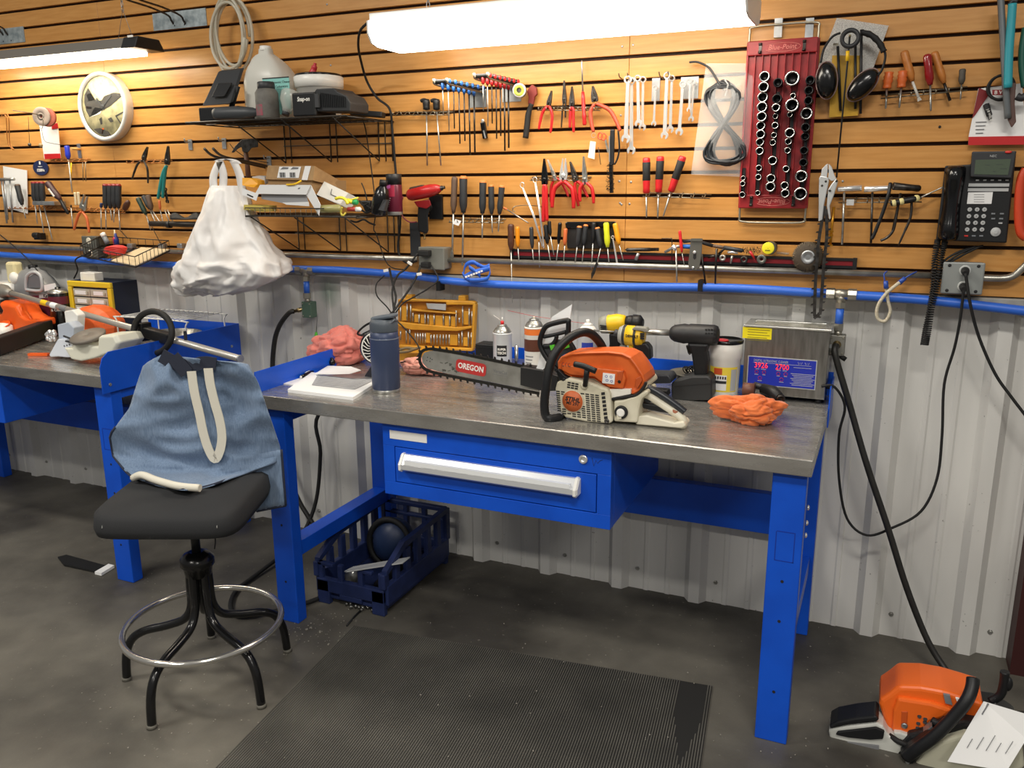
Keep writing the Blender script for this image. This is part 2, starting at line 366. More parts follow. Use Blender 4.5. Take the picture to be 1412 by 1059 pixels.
# drawer unit: front corners from the photograph
dl, dr = W(527, 585, .69), W(841, 628, .69); zb = W(531, 681, .69).z
x0, x1, zt, zb = dl.x, W(841, 730, .69).x, .812, (W(531, 681, .69).z + W(841, 730, .69).z)/2
dt = MB().box((x0, -.655, zb), (x1, -.12, zt)).build('drawer_case', 'bench_blue', t1, bev=.003)
f = .024
for a in (((x0, zt-.075), (x1, zt)), ((x0, zb), (x1, zb+.045)), ((x0, zb+.045), (x0+.042, zt-.075)), ((x1-.042, zb+.045), (x1, zt-.075))):
    MB().box((a[0][0], -.69, a[0][1]), (a[1][0], -.655, a[1][1])).build('case_front', 'bench_blue', dt, bev=.001)
dw = MB().box((x0+.045, -.69, zb+.048), (x1-.045, -.66, zt-.078)).build('drawer', 'bench_blue', t1, bev=.0015)
hz = (zb+.048+zt-.078)/2+.018; ha, hb = x0+.085, x1-.105
hd = MB(); prof = [(-.69, hz-.026), (-.715, hz-.026), (-.722, hz-.02), (-.722, hz-.004), (-.715, hz+.004), (-.7, hz+.024), (-.69, hz+.024)]
hd.loft([[V((x, y, z)) for y, z in prof] for x in (ha, hb)], True, False).build('pull_bar', mat('aluminium', 'D6D8DA', .3, .35), dw)
MB().box((ha+.012, -.7225, hz-.003), (hb-.012, -.7, hz+.011)).build('label_strip', mat('strip_white', 'EDEFEF', .4), dw)
for x in (ha, hb):
    s = -1 if x == ha else 1
    MB().loft([[V((x+s*d, -.69+(y+.69)*k, hz+(z-hz)*k)) for y, z in prof] for d, k in ((0, 1.12), (.008, 1.12), (.013, .9))], True, False).build('end_cap', 'white_plastic', dw)
MB().box((x0+.028, -.6915, zt-.05), (x0+.165, -.69, zt-.022)).build('name_plate', 'white_plastic', dt)
MB().lathe((x1-.085, -.69, zt-.035), NY, [(0, .014), (.004, .014), (.006, .012), (.006, .006), (.003, .005)], 14).build('lock', 'chrome', dt)
mk = MB(); c = V((x1-.045, -.6903, zt-.04))
mk.tube([c+V((a, 0, b)) for a, b in ((-.014, .012), (-.008, -.012), (-.002, .006), (.004, -.002), (.01, .006), (.018, .01))], .0008, 4).build('pen_mark', 'ink', dt)
# left bench
LX1 = -2.60
lx = F(180, 800, 0)
t2 = bench(-4.45, -2.655, -.72, .018, 'workbench', 'blue steel workbench loaded with an orange blower and trimmer parts')
gd = MB(); zg = .955
gd.prism([(-.735, .80), (-.735, .90), (-.72, .935), (-.69, zg), (.018, zg), (.018, .80)], (-2.655, 0, 0), YA, ZA, XA*.004).build('side_guard', 'bench_blue', t2)
MB().box((-3.2, .012, .80), (-2.655, .018, zg)).build('back_guard', 'bench_blue', t2)
for y, z in ((-.70, .83), (-.04, .86)): MB().lathe((-2.651, y, z), XA, [(0, .007), (.003, .006)], 8).build('bolt', 'zinc', t2)
c0 = W(18, 592, .66)
MB().box((-4.0, -.69, .60), (c0.x, -.12, .815)).build('drawer_case', 'bench_blue', t2, bev=.003)
# ================================================================ light fixtures
LWARM = 'FFF3DE'
def emis(name, col, s): return mat(name, 'FFFFFF', .4, emit=col, estr=s)
yA = -.30
fl, fr = W(508, 62, .42), W(1030, 20, .42)
x0, x1 = fl.x, fr.x; zb = (fl.z+fr.z)/2
t = thing('fluorescent_fixture', 'long glowing white wraparound fluorescent light hanging above the drawer bench', 'light', ((x0+x1)/2, -.30, zb))
MB().box((x0, -.41, zb+.075), (x1, -.19, zb+.10)).build('housing', 'white_paint', t, bev=.003)
prof = [(-.425, .075), (-.425, .035), (-.405, .008), (-.37, 0), (-.23, 0), (-.195, .008), (-.175, .035), (-.175, .075)]
df = MB().loft([[V((x, y, zb+z)) for y, z in prof] for x in (x0+.006, x1-.006)], False, False).build('diffuser', emis('lens_side_glow', 'FFF4E2', FIX_E*.35), t)
df.data.materials.append(emis('lens_bottom_glow', 'FFF4E2', FIX_E))
for p in df.data.polygons:
    if abs(p.normal.z) > .9 and p.center.z < .02: p.material_index = 1
for x, s in ((x0, 1), (x1, -1)):
    b = MB(); b.loft([[V((x+d*s, y, zb+z)) for y, z in prof] for d in (0, .006)], True, False).build('end_cap', 'white_plastic', t)
for x in (x0+.16, x1-.1):
    ch = MB()
    for i in range(14):
        c = V((x, -.3, zb+.105+i*.024)); a = XA if i % 2 else YA
        ch.tube([c+a*(.006*math.cos(q))+ZA*(.014*math.sin(q)) for q in [k*PI/4 for k in range(8)]], .0016, 5, True)
    ch.build('chain', 'zinc', t)
# shop light on the left
e0 = W(197, 70, .22); xs, zs = e0.x, e0.z+.012
t = thing('shop_light', 'narrow lit shop light with black end cap hanging beside the clock', 'light', (xs-.5, -.18, zs))
pr = [(-.255, 0), (-.235, .04), (-.13, .04), (-.105, 0)]
b = MB(); b.loft([[V((x, y, zs+z)) for y, z in pr] for x in (xs-1.22, xs-.075)], True, False).build('housing', mat('lamp_housing', '6F6A62', .5), t)
b = MB(); b.loft([[V((x, -.18+(y+.18)*1.05, zs+(z-.02)*1.12+.02)) for y, z in pr] for x in (xs-.08, xs)], True, False).build('end_cap', 'black_plastic', t, bev=.004)
MB().box((xs-.05, -.2445, zs+.038), (xs-.02, -.2425, zs+.046)).build('sticker', 'white_plastic', t)
MB().box((xs-1.2, -.24, zs-.015), (xs-.082, -.12, zs-.001)).build('diffuser', emis('led_glow', 'FFF2D8', SHOP_E), t)
ch = MB(); top = V((xs-.13, -.18, zs+.16))
for i in range(16):
    c = top+ZA*(.02*i); a = XA if i % 2 else YA
    ch.tube([c+a*(.005*math.cos(q))+ZA*(.012*math.sin(q)) for q in [k*PI/4 for k in range(8)]], .0014, 5, True)
ch.build('chain', 'zinc', t)
MB().tube([V((xs-.17, -.18, zs+.05)), top, V((xs-.09, -.18, zs+.05))], .0012, 5).build('hanger_wire', 'zinc', t)
# cord of the main fixture
pts = [W(509, 30, .32), W(497, 42, .30), W(494, 62, .22), W(498, 85, .12), W(506, 112, .05), W(520, 135, .03), W(537, 150, .025), W(541, 180, .02), W(546, 240, .02), W(552, 300, .02), W(549, 345, .022), W(560, 362, .035), W(574, 360, .06)]
tag(MB().tube(smooth_path(pts), .0045, 8).build('light_cord', 'black_rubber'), 'black power cord running from the big ceiling fixture down the slat wall', 'cord')
# ================================================================ wall tools: helpers
def zone(x0, y0, s=3.922): return lambda x, y, off=0.0: W(x0+x/s, y0+y/s, off)
z1, z2, z3, z4, z5, z6, z7, z8 = zone(0, 0), zone(240, 60), zone(540, 60), zone(820, 20), zone(1052, 0), zone(0, 200), zone(0, 350), zone(340, 340)
y1, y2, y3 = zone(540, 190), zone(820, 200), zone(1052, 200)
def at(p): return (p.x, p.y, p.z)
def driver(label, top, neck, tip, hm, rh=.012, rs=.003, cap=None, blade=None, name='screwdriver', sm='steel', group=None, grip=None, prof=None):
    """top, neck, tip: world points"""
    t = thing(name, label, 'screwdriver', at(tip), group=group)
    d = neck-top; L = d.length
    prof = prof or [(0, .55), (.03, .86), (.1, 1), (.45, .92), (.62, 1), (.8, .95), (.9, .7), (1, .55)]
    MB().lathe(top, d, [(0, .001)]+[(h*L, r*rh) for h, r in prof]+[(L, .001)], 10).build('handle', hm, t)
    if cap: MB().lathe(top-d.normalized()*.001, d, [(0, .001), (0, rh*.62), (L*.035, rh*.92), (L*.07, rh*1.03), (L*.08, rh*1.03), (L*.08, .001)], 10).build('handle_cap', cap, t)
    if grip:
        MB().lathe(top, d, [(L*.12, rh*.9), (L*.14, rh*1.06), (L*.4, rh*1.0), (L*.62, rh*1.05), (L*.7, rh*.7)], 10, caps=False).build('grip', grip, t)
    sh = MB(); d2 = (tip-neck); l2 = d2.length
    if blade:
        sh.cyl(neck-d2*.02, neck+d2*.86, rs, n=8); a = neck+d2*.85
        sd = d2.cross(NY).normalized()
        sh.hull([a+sd*rs+NY*rs, a-sd*rs+NY*rs, a-sd*rs-NY*rs, a+sd*rs-NY*rs], [tip+sd*blade+NY*.0006, tip-sd*blade+NY*.0006, tip-sd*blade-NY*.0006, tip+sd*blade-NY*.0006])
    else: sh.lathe(neck-d2*.02, d2, [(0, rs), (l2*.95, rs), (l2*1.02, rs*.3)], 8)
    sh.build('shaft', sm, t); return t
def comb(label, a, b, n, name='tool_rack', depth=.045, drop=.012, m='wire_steel', group=None):
    t = thing(name, label, 'rack', at((a+b)/2), group=group)
    a, b = V((a.x, 0, a.z)), V((b.x, 0, b.z)); w = .0021
    MB().tube([a+NY*.004, b+NY*.004], w, 6).build('back_rail', m, t)
    MB().tube([a+NY*depth*.55-ZA*drop, b+NY*depth*.55-ZA*drop], w, 6).build('front_rail', m, t)
    for i in range(n):
        p = a+(b-a)*((i+.5)/n)
        MB().tube([p+NY*.001+ZA*.004, p+NY*.006-ZA*.001, p+NY*depth*.55-ZA*drop, p+NY*depth-ZA*drop, p+NY*(depth+.004)-ZA*(drop-.008)], w, 5).build('prong', m, t)
    return t
def peg_pair(t, base, tip, gap, r=.0032, m='wire_steel', plate=True, tipm=None, up=.018):
    """two rods standing out of the wall, x of the base, reaching the tip pixel's depth"""
    y = tip.y
    for dx in (-gap/2, gap/2):
        MB().tube(smooth_path([V((base.x+dx, .004, base.z)), V((base.x+dx, y*.5, base.z+.002)), V((base.x+dx, y+.012, base.z+.004)), V((base.x+dx, y, base.z+up))], 4), r, 8).build('peg', m, t)
        if tipm: MB().tube([V((base.x+dx, y+.003, base.z+.01)), V((base.x+dx, y-.001, base.z+up+.003))], r*1.35, 8).build('peg_tip', tipm, t)
    if plate: MB().box((base.x-gap/2-.012, -.003, base.z-.05), (base.x+gap/2+.012, -.0005, base.z+.012)).build('plate', 'zinc', t)
def pliers(label, tip, piv, h1, h2, hm='red', jm='steel', rh=.0065, jw=.011, name='pliers', bulge=.35, group=None, cat='pliers', open_=0.0, thick=.01):
    t = thing(name, label, cat, at(h1), group=group)
    ax = (tip-piv); sd = ax.cross(NY).normalized(); n = NY
    for s in (-1, 1):
        b = MB(); o = [piv-ax*.25+sd*s*jw*.9, piv+sd*s*jw*1.05, piv+ax*.35+sd*s*jw*.85, tip+sd*s*(jw*.22+open_), tip+sd*s*(.0006+open_), piv+ax*.25+sd*s*(.0006+open_*.3), piv-ax*.25+sd*s*-jw*.4]
        b.hull([p+n*thick/2 for p in o], [p-n*thick/2 for p in o]).build('jaw', jm, t, bev=.0012, seg=1)
    MB().lathe(piv+n*(thick/2-.001), n, [(0, jw*.62), (.003, jw*.55), (.004, jw*.3)], 12).build('pivot', jm, t)
    for h, s in ((h1, 1), (h2, -1)):
        d = h-piv; st = piv - ax.normalized()*jw*1.2
        side = d - ax.normalized()*d.dot(ax.normalized()); sg = side.normalized() if side.length > .002 else sd*s
        mid = piv + d*.42 + sg*(d.length*bulge*.28)
        pts = smooth_path([st, st+(mid-st)*.45+sg*.003, mid, piv+d*.75+sg*d.length*bulge*.16, h], 4)
        MB().tube(pts[1:], [rh*(.75+.35*math.sin(PI*min(1, .15+i/len(pts)*.85))) for i in range(len(pts)-1)], 8).build('handle', hm, t)
    return t
def wrench(label, ring, end, rr=.012, w=.008, m='chrome', off_t=.006, group='combination wrenches on the wall hooks', name='combination_wrench', rot=0.25):
    d = (end-ring).normalized(); s = d.cross(NY).normalized(); b = MB(); n = 16; th = off_t
    # ring end
    ro, ri = rr, rr*.6; rings = []
    for k in range(n):
        a = 2*PI*k/n; e = d*math.cos(a)+s*math.sin(a)
        rings.append([ring+e*ro+NY*th*.6, ring+e*ro-NY*th*.6, ring+e*ri-NY*th*.6, ring+e*ri+NY*th*.6])
    b.loft(rings, False, False, True)
    # shank
    p0, p1 = ring+d*ro*.85, end-d*rr*1.0
    b.hull([p0+s*w*.5+NY*th*.4, p0-s*w*.5+NY*th*.4, p0-s*w*.5-NY*th*.4, p0+s*w*.5-NY*th*.4], [p1+s*w*.62+NY*th*.5, p1-s*w*.62+NY*th*.5, p1-s*w*.62-NY*th*.5, p1+s*w*.62-NY*th*.5])
    # open end jaw
    c = end; R = rr*1.15; d2 = d*math.cos(rot)+s*math.sin(rot); s2 = d2.cross(NY)
    poly = []
    for k in range(11):
        a = math.radians(35+29*k); poly.append(d2*math.cos(a)*R+s2*math.sin(a)*R)
    poly += [d2*R*.75-s2*R*.38, -d2*R*.1-s2*R*.38, -d2*R*.1+s2*R*.38, d2*R*.75+s2*R*.38]
    b.hull([c+p+NY*th*.5 for p in poly], [c+p-NY*th*.5 for p in poly])
    return tag(b.build(name, m, bev=.0006, seg=1), label, 'wrench', group)
# ================================================================ wall tools: centre
comb('wire rack holding two long black-gripped pistol screwdrivers', z3(20, 372), z3(335, 370), 7)
for x, xx, g in ((187, 193, 'with its grip nearest the wire shelf'), (242, 267, 'with its grip beside the blue hex keys')):
    t = thing('nut_driver', 'long black pistol-grip nut driver in the rack, '+g, 'nut driver', at(z3(xx, 660, .03)))
    a, b = z3(x, 300, .03), z3(x+2, 368, .03)
    MB().lathe(a, b-a, [(0, .004), (.001, .011), (.008, .0145), (.02, .013), (.03, .0125), (.037, .013), (.04, .004)], 12).build('handle', 'black_plastic', t)
    MB().tube(smooth_path([z3(x-28, 312, .032), z3(x-14, 306, .032), z3(x+10, 312, .032)], 4), .007, 8).build('trigger_grip', 'black_plastic', t)
    MB().cyl(b, z3(xx, 660, .03), .0028, n=8).build('shaft', 'steel', t)
def hexset(label, base, tip, col, n, px, gname):
    t = thing('peg_hook', 'steel two-peg hook carrying the '+gname, 'hook', at(base)); peg_pair(t, base, tip, .05, tipm=mat('cream_tip', 'E3DFC0', .5))
    y0, y1_ = tip.y+.016, -.03
    for i in range(n):
        f = i/(n-1); y = y0+(y1_-y0)*f; L = .11+.115*f + (.03 if i % 2 else 0)
        k = thing('hex_key', f'{gname[:-5]}, {["smallest in front", "second", "third", "fourth", "fifth", "sixth", "largest by the wall"][i]} from the peg tips', 'hex key', (base.x, y, base.z-L), group=gname)
        z = base.z+.0035+.004; c = V((base.x, y, z+.006))
        MB().lathe(c-XA*(.03+.012*f), XA, [(0, .002), (.002, .007), (.01, .0085), (.03+.012*f, .0075), (.05+.02*f, .0085), (.058+.024*f, .007), (.06+.024*f, .002)], 10).build('handle', 'black_plastic', k)
        MB().lathe(c-XA*(.031+.012*f), XA, [(0, .002), (.0015, .0073), (.005, .0089), (.005, .004)], 10).build('handle_tip', col, k)
        MB().lathe(c+XA*(.031+.012*f), NX, [(0, .002), (.0015, .0073), (.005, .0089), (.005, .004)], 10).build('handle_tip', col, k)
        MB().lathe(c, NZ, [(0, .006), (.02, .006), (.026, .004), (.026, .002)], 8).build('collar', col, k)
        MB().cyl(c-ZA*.02, c-ZA*L, .0016+.0016*f, n=6).build('shaft', 'dark_steel' if f > .3 else 'steel', k)
b0 = z3(465, 268, 0); hexset('blue', b0, X(540+262/3.922, 60+160/3.922, b0.x), 'blue_plastic', 7, None, 'blue T-handle hex keys')
b0 = z3(650, 236, 0); hexset('red', b0, X(540+482/3.922, 60+135/3.922, b0.x), 'red', 7, None, 'red T-handle hex keys')
# tape roll
c = z3(692, 255, .06); t = thing('tape_roll', 'small tape roll with a yellow green label hanging by the red hex keys', 'tape', at(c))
ax = (CPOS-c); ax = V((ax.x*.6, ax.y, 0)).normalized()
MB().lathe(c-ax*.012, ax, [(0, .01), (0, .0245), (.024, .0245), (.024, .011)], 20, caps=False).build('roll', 'zinc', t)
MB().lathe(c+ax*.0115, ax, [(0, .010), (.0012, .010), (.0012, .0235), (0, .0235)], 20, caps=False).build('rim', 'white_plastic', t)
MB().lathe(c+ax*.0122, ax, [(0, .009), (.001, .009), (.001, .019), (0, .019)], 20, caps=False).build('label_ring', mat('lime_label', 'B9CC45', .5), t)
# adjustable wrench, dark red head and black handle
t = thing('adjustable_wrench', 'adjustable wrench with black grip and reddish head under the tape roll', 'wrench', at(z3(725, 515, .02)))
o = [z3(x, y, .02) for x, y in ((745, 240), (762, 222), (785, 240), (788, 275), (775, 290), (768, 330), (740, 330), (744, 290), (735, 262))]
MB().hull([p+NY*.006 for p in o], [p-NY*.006 for p in o]).build('head', mat('rusty_red', '7A2F2A', .5, .3), t, bev=.0015)
MB().tube(smooth_path([z3(757, 325, .02), z3(740, 380, .02), z3(732, 450, .02), z3(724, 512, .02)], 4), [.009]*4+[.0105]*9, 10).build('grip', 'black_rubber', t)
t = thing('pocket_light', 'tiny black clip light stuck on a slat below the hex keys', 'light', at(z3(505, 520, .0)))
MB().bar(z3(493, 425, .012), z3(508, 515, .012), .018, .014, NY).build('body', 'black_gloss', t, bev=.003)
MB().lathe(z3(495, 418, .012), NY, [(0, .007), (.006, .007), (.009, .004)], 10).build('lens', 'chrome', t)
MB().bar(z3(497, 470, .021), z3(508, 512, .021), .005, .002, NY).build('clip', 'zinc', t)
# plier rack, upper row
comb('wire rack along the upper row of red-handled pliers', z3(800, 345), z3(1140, 345), 8)
pliers('small black-jawed snap ring pliers with short red handles', z3(866, 255, .03), z3(852, 318, .03), z3(796, 465, .03), z3(858, 483, .03), jm='dark_steel', rh=.005, jw=.008)
t = pliers('slim long-jawed dark pliers without coloured grips, upper rack', z3(934, 200, .02), z3(935, 300, .02), z3(918, 455, .02), z3(940, 400, .02), hm='dark_steel', jm='dark_steel', rh=.003, jw=.007, bulge=.1)
pliers('dark-jawed pliers with narrow red handles hanging close together', z3(976, 232, .03), z3(975, 320, .03), z3(964, 455, .03), z3(984, 480, .03), jm='dark_steel', rh=.005, jw=.009, bulge=.1)
t = driver('tall slender steel scraper with red handle, highest tool in the plier rack', z3(1044, 442, .03), z3(1034, 262, .03), z3(1028, 90, .03), 'red', .0075, .003, name='scraper', prof=[(0, .7), (.05, 1), (.2, .8), (.28, 1.1), (.34, .8), (.8, .9), (1, .7)])
t['category'] = 'scraper'
pliers('large grey-jawed ring pliers with one bowed red handle', z3(1088, 230, .035), z3(1098, 298, .035), z3(1092, 478, .035), z3(1236, 472, .035), hm=mat('faded_red', 'B4452F', .5), jm='dark_steel', rh=.0065, jw=.012, bulge=.45)
# keys and tag, scissors, brush
t = thing('key_tag', 'white paper key tag hanging on a ring beside the wire brush', 'tag', at(z3(1085, 620, .02)))
MB().tube([z3(1092, 496, .02)+V((.008*math.cos(a), 0, .008*math.sin(a))) for a in [k*PI/6 for k in range(12)]], .0008, 5, True).build('ring', 'zinc', t)
o = [z3(x, y, .02) for x, y in ((1075, 528), (1104, 532), (1097, 626), (1062, 616))]; MB().hull([p+NY*.001 for p in o], [p-NY*.001 for p in o]).build('tag_card', mat('tag_cream', 'E9E2CC', .7), t)
MB().tube([z3(1118, 560, .02), z3(1131, 655, .02)], .0012, 5).build('key', 'dark_steel', t)
t = thing('scissors', 'scissors with orange finger loops hanging blades down by the wire brush', 'scissors', at(z3(1170, 600, .02)))
for cx, cy in ((1148, 505), (1128, 500)):
    MB().tube([z3(cx, cy, .02)+V((.008*math.cos(a), 0, .011*math.sin(a))) for a in [k*PI/7 for k in range(14)]], .0026, 6, True).build('finger_loop', mat('coral', 'D9502E', .45), t)
MB().bar(z3(1156, 520, .02), z3(1172, 590, .02), .006, .003, NY).build('blade', 'steel', t)
t = thing('wire_brush', 'black-handled wire brush hanging bristles down near the wrenches', 'brush', at(z3(1188, 810, .03)))
MB().bar(z3(1195, 465, .03), z3(1190, 660, .03), .016, .012, NY).build('handle', 'black_plastic', t, bev=.003)
MB().bar(z3(1178, 500, .038), z3(1178, 640, .038), .003, .004, NY).build('hook_strip', 'zinc', t)
br = MB(); rnd = random.Random(3)
for i in range(160):
    f = rnd.random(); p = z3(1170+rnd.uniform(-4, 36), 650+155*f, .03)
    br.tube([p, p+V((rnd.uniform(-.004, .004), -.012, rnd.uniform(-.004, .004)))], .0009, 3)
MB().bar(z3(1186, 650, .026), z3(1190, 808, .026), .011, .01, NY).build('bristle_block', 'black_plastic', t)
o = br.build('bristles', 'black_rubber', t); o['kind'] = 'stuff'
MB().tube(smooth_path([z3(1225, 470, .03), z3(1232, 560, .03), z3(1222, 620, .03), z3(1205, 655, .03)], 4), .003, 6).build('loop_wire', 'black_plastic', t)
# combination wrenches on pegs
for pa, tipz, lb in (((180, 352), (150, 300), 'the two largest wrenches'), ((395, 345), (372, 290), 'the two mid wrenches')):
    base = z4(*pa, 0); t = thing('peg_hook', f'bent steel peg hook holding {lb}', 'hook', at(base)); tp = z4(*tipz, .06)
    peg_pair(t, base, V((base.x, -.06, base.z)), .03, .0022, plate=False, up=.014)
for a, b, lb in (((312, 345), (352, 468), 'single small wrench'), ((468, 340), (560, 455), 'last pair of wrenches beside the bag')):
    p, q_ = z4(*a, 0), z4(*b, 0); tag(MB().box((p.x, -.004, q_.z), (q_.x, 0, p.z)).build('hook_plate', 'zinc', bev=.001), f'flat galvanised hook plate behind the {lb}', 'plate')
WL = [((180, 352), (168, 672), .0135, .011, .05, 'longest chrome wrench on the first peg, ring end up'), ((200, 360), (198, 735), .013, .011, .035, 'chrome wrench half hidden behind the longest one'),
 ((233, 345), (238, 590), .0115, .009, .05, 'chrome wrench on the first peg, in front of its shorter mate'), ((262, 352), (258, 610), .011, .008, .03, 'narrow chrome wrench nearest the small hook plate'),
 ((330, 397), (320, 590), .008, .006, .02, 'smallest chrome wrench alone on its narrow plate'), ((391, 330), (378, 655), .0115, .010, .05, 'chrome wrench on the second peg with jaw lowest'),
 ((418, 345), (409, 622), .0105, .008, .03, 'chrome wrench tucked behind on the second peg'), ((477, 378), (458, 635), .0115, .009, .03, 'bright chrome wrench slanting on the wide hook plate'),
 ((516, 360), (512, 515), .008, .006, .04, 'short chrome wrench on the wide hook plate'), ((538, 368), (522, 565), .0085, .006, .02, 'slim chrome wrench next to the plastic bag')]
for a, b, rr, w, off, lb in WL: wrench(lb, z4(*a, off), z4(*b, off), rr, w)
# red and black screwdrivers
comb('wire rack with three red and black screwdrivers and free prongs', y2(272, 258), y2(632, 268), 6, depth=.05)
for a, b, c, lb in (((280, 68), (280, 262), (280, 392), 'upright red and black screwdriver at the plier end of its rack'), ((356, 60), (345, 257), (341, 396), 'red and black screwdriver in the middle of three'), ((478, 60), (412, 252), (370, 388), 'red and black screwdriver leaning over toward the cable bag')):
    driver(lb, y2(*a, .03), y2(*b, .03), y2(*c, .03), 'red', .0128, .003, grip='black_rubber', prof=[(0, .7), (.03, .98), (.12, 1), (.5, .92), (.72, .98), (.86, .9), (.97, .95), (1, .6)])
# cable in a clear bag
t = thing('cable_bundle', 'bundle of black cable coiled in a figure eight inside the clear bag', 'cable', at(z4(690, 850, .03)))
rnd = random.Random(11)
b = MB()
for i in range(12):
    ca, cb = z4(690, 420, .03), z4(712, 750, .03); s1, s2 = .020+.0016*i, .026+.0019*i; pts = []; ph = rnd.uniform(-.03, .03)
    top_, bot = ca.z+.03-.001*i, cb.z-.035+.002*(i % 5)
    for k in range(44):
        a = 2*PI*k/44; f = .5+.5*math.cos(a); w_ = s1*f+s2*(1-f)
        pts.append(V((ca.x*f+cb.x*(1-f)+w_*1.45*math.sin(2*a)+ph*.1, -.024-.0022*(i % 6)-(.010 if a < PI else 0), top_*f+bot*(1-f)+.006*math.sin(3*a+i))))
    b.tube(pts, .0043, 6, True)
b.build('coil', mat('cable_black', '24272B', .35), t)
MB().tube(smooth_path([z4(512, 258, .03), z4(560, 258, .03), z4(620, 290, .03), z4(665, 360, .035), z4(700, 410, .04)], 4), .0036, 7).build('cable_end', 'cable_black', t)
MB().tube([z4(700, 345, .05), z4(722, 380, .055), z4(705, 440, .05)], .003, 6).build('cable_tie', 'clear_plastic', t)
BAGM = mat('bag_film', 'F2F4F4', .12, alpha=.2)
corn = [z4(600, 262, .02), z4(905, 262, .02), z4(845, 880, .02), z4(518, 866, .02)]
def bagf(front):
    def f(u, v):
        p = (corn[0]*(1-u)+corn[1]*u)*(1-v)+(corn[3]*(1-u)+corn[2]*u)*v
        h = math.sin(PI*u)*math.sin(PI*v); wr = .004*math.sin(23*u+5*v)*math.sin(11*v+4*u)
        return V((p.x, -.012-(.052*h if front else -.009*h)-abs(wr)*min(1, h*4), p.z))
    return f
b = MB(); b.grid(bagf(True), 14, 18).grid(bagf(False), 6, 6)
tag(b.build('plastic_bag', BAGM), 'clear plastic bag pinned to the slats with black cable inside', 'bag')
# ================================================================ red socket tray
TRAYM = mat('tray_red', '9E2126', .4, col2='8C1B20', scale=30)
tl, tr_, bl, br_ = z4(822, 150, .02), z4(1222, 122, .02), y2(778, 335, .02), y2(1150, 350, .02)
x0, x1, zt, zb = (tl.x+bl.x)/2, (tr_.x+br_.x)/2, (tl.z+tr_.z)/2, (bl.z+br_.z)/2
tray = thing('socket_tray', 'long red socket tray with wire handles hung upright on the slats', 'tray', ((x0+x1)/2, -.02, zb))
def TP(u, v, d=0): return V((x0+(x1-x0)*u, -.022-d, zt+(zb-zt)*v))
MB().box(TP(0, 0, -.01), TP(1, 1, 0)).build('base_panel', TRAYM, tray, bev=.003)
for v0, v1 in ((0, .085), (.915, 1)): MB().box(TP(.02, v0, 0), TP(.98, v1, .012)).build('end_block', TRAYM, tray, bev=.003)
for k in range(10): MB().box(TP(.03+.104*k-.006, .085, 0), TP(.03+.104*k+.006, .915, .011)).build('divider', TRAYM, tray)
for u in (.065, .275, .485, .70, .91): MB().box(TP(u-.022, .30 if u > .1 else .75, 0), TP(u+.022, .9, .006)).build('socket_rail', 'black_plastic', tray)
for v, s in ((0, 1), (1, -1)):
    MB().tube(smooth_path([TP(.03, v+.02*s, -.002), TP(.03, v-.055*s, -.004), TP(.07, v-.085*s, -.005), TP(.5, v-.09*s, -.005), TP(.93, v-.085*s, -.005), TP(.97, v-.055*s, -.004), TP(.97, v+.02*s, -.002)], 4), .0035, 8).build('wire_handle', mat('handle_wire', 'B4AE9C', .35, .8), tray)
for u, v in ((.2, .045), (.8, .045), (.2, .955), (.8, .955)):
    c = MB(); p = TP(u, v, .012); c.cbox(p, (.009, .006, .03)).cyl(p+ZA*.012+XA*-.005+NY*.004, p+ZA*.012+XA*.005+NY*.004, .004).cyl(p-ZA*.012-XA*.005+NY*.004, p-ZA*.012+XA*.005+NY*.004, .004); c.build('clip', 'dark_steel', tray)
pale = mat('tray_print', 'E08A80', .5)
for v, sgn in ((.045, 1), (.957, -1)):
    text('lettering', 'Blue-Point', .021, pale, tray, TP(.5, v, .0125), XA*sgn, ZA*sgn, shear=.25, maxw=.085)
    c = TP(.5, v, .0124); MB().tube([c+V((.055*math.cos(a), -.0002, .013*math.sin(a))) for a in [-2.6+k*.26 for k in range(21)]], .0008, 4).build('swoosh', pale, tray)
for dx, zz in (((1005-820), 25), ((1165-820), 10)):
    p = z4(995 if dx == 185 else 1163, 75, .0); MB().box((p.x-.012, -.012, p.z-.028), (p.x+.012, 0, p.z+.028)).build('hang_strap', 'zinc', tray)
SOCK = [(803, 885, 11), (800, 915, 12), (798, 975, 14), (918, 335, 23), (913, 392, 23), (908, 447, 23), (905, 500, 23), (903, 552, 22), (898, 602, 20), (897, 648, 20), (893, 690, 18), (892, 738, 18), (888, 830, 14), (885, 880, 14), (882, 965, 12),
 (990, 368, 20), (985, 455, 21), (980, 503, 18), (977, 550, 12), (975, 600, 15), (969, 652, 13), (963, 692, 14), (962, 790, 20), (953, 887, 20), (950, 932, 22), (1068, 345, 32), (1072, 440, 12), (1067, 490, 29), (1055, 541, 12), (1055, 640, 22), (1047, 687, 15), (1043, 735, 14), (1035, 835, 15), (1027, 925, 18), (1030, 968, 19), (1165, 355, 20), (1158, 410, 19), (1155, 465, 18), (1145, 535, 26), (1140, 610, 19), (1138, 660, 18), (1132, 735, 18), (1128, 800, 18), (1117, 875, 27), (1113, 970, 29)]
ORD = 'first second third fourth fifth sixth seventh eighth ninth tenth eleventh twelfth'.split(); colrank = {}
RIM = mat('socket_rim', 'C9C9C6', .25, 1); SKT = mat('socket_black', '1C1C1E', .35, .5)
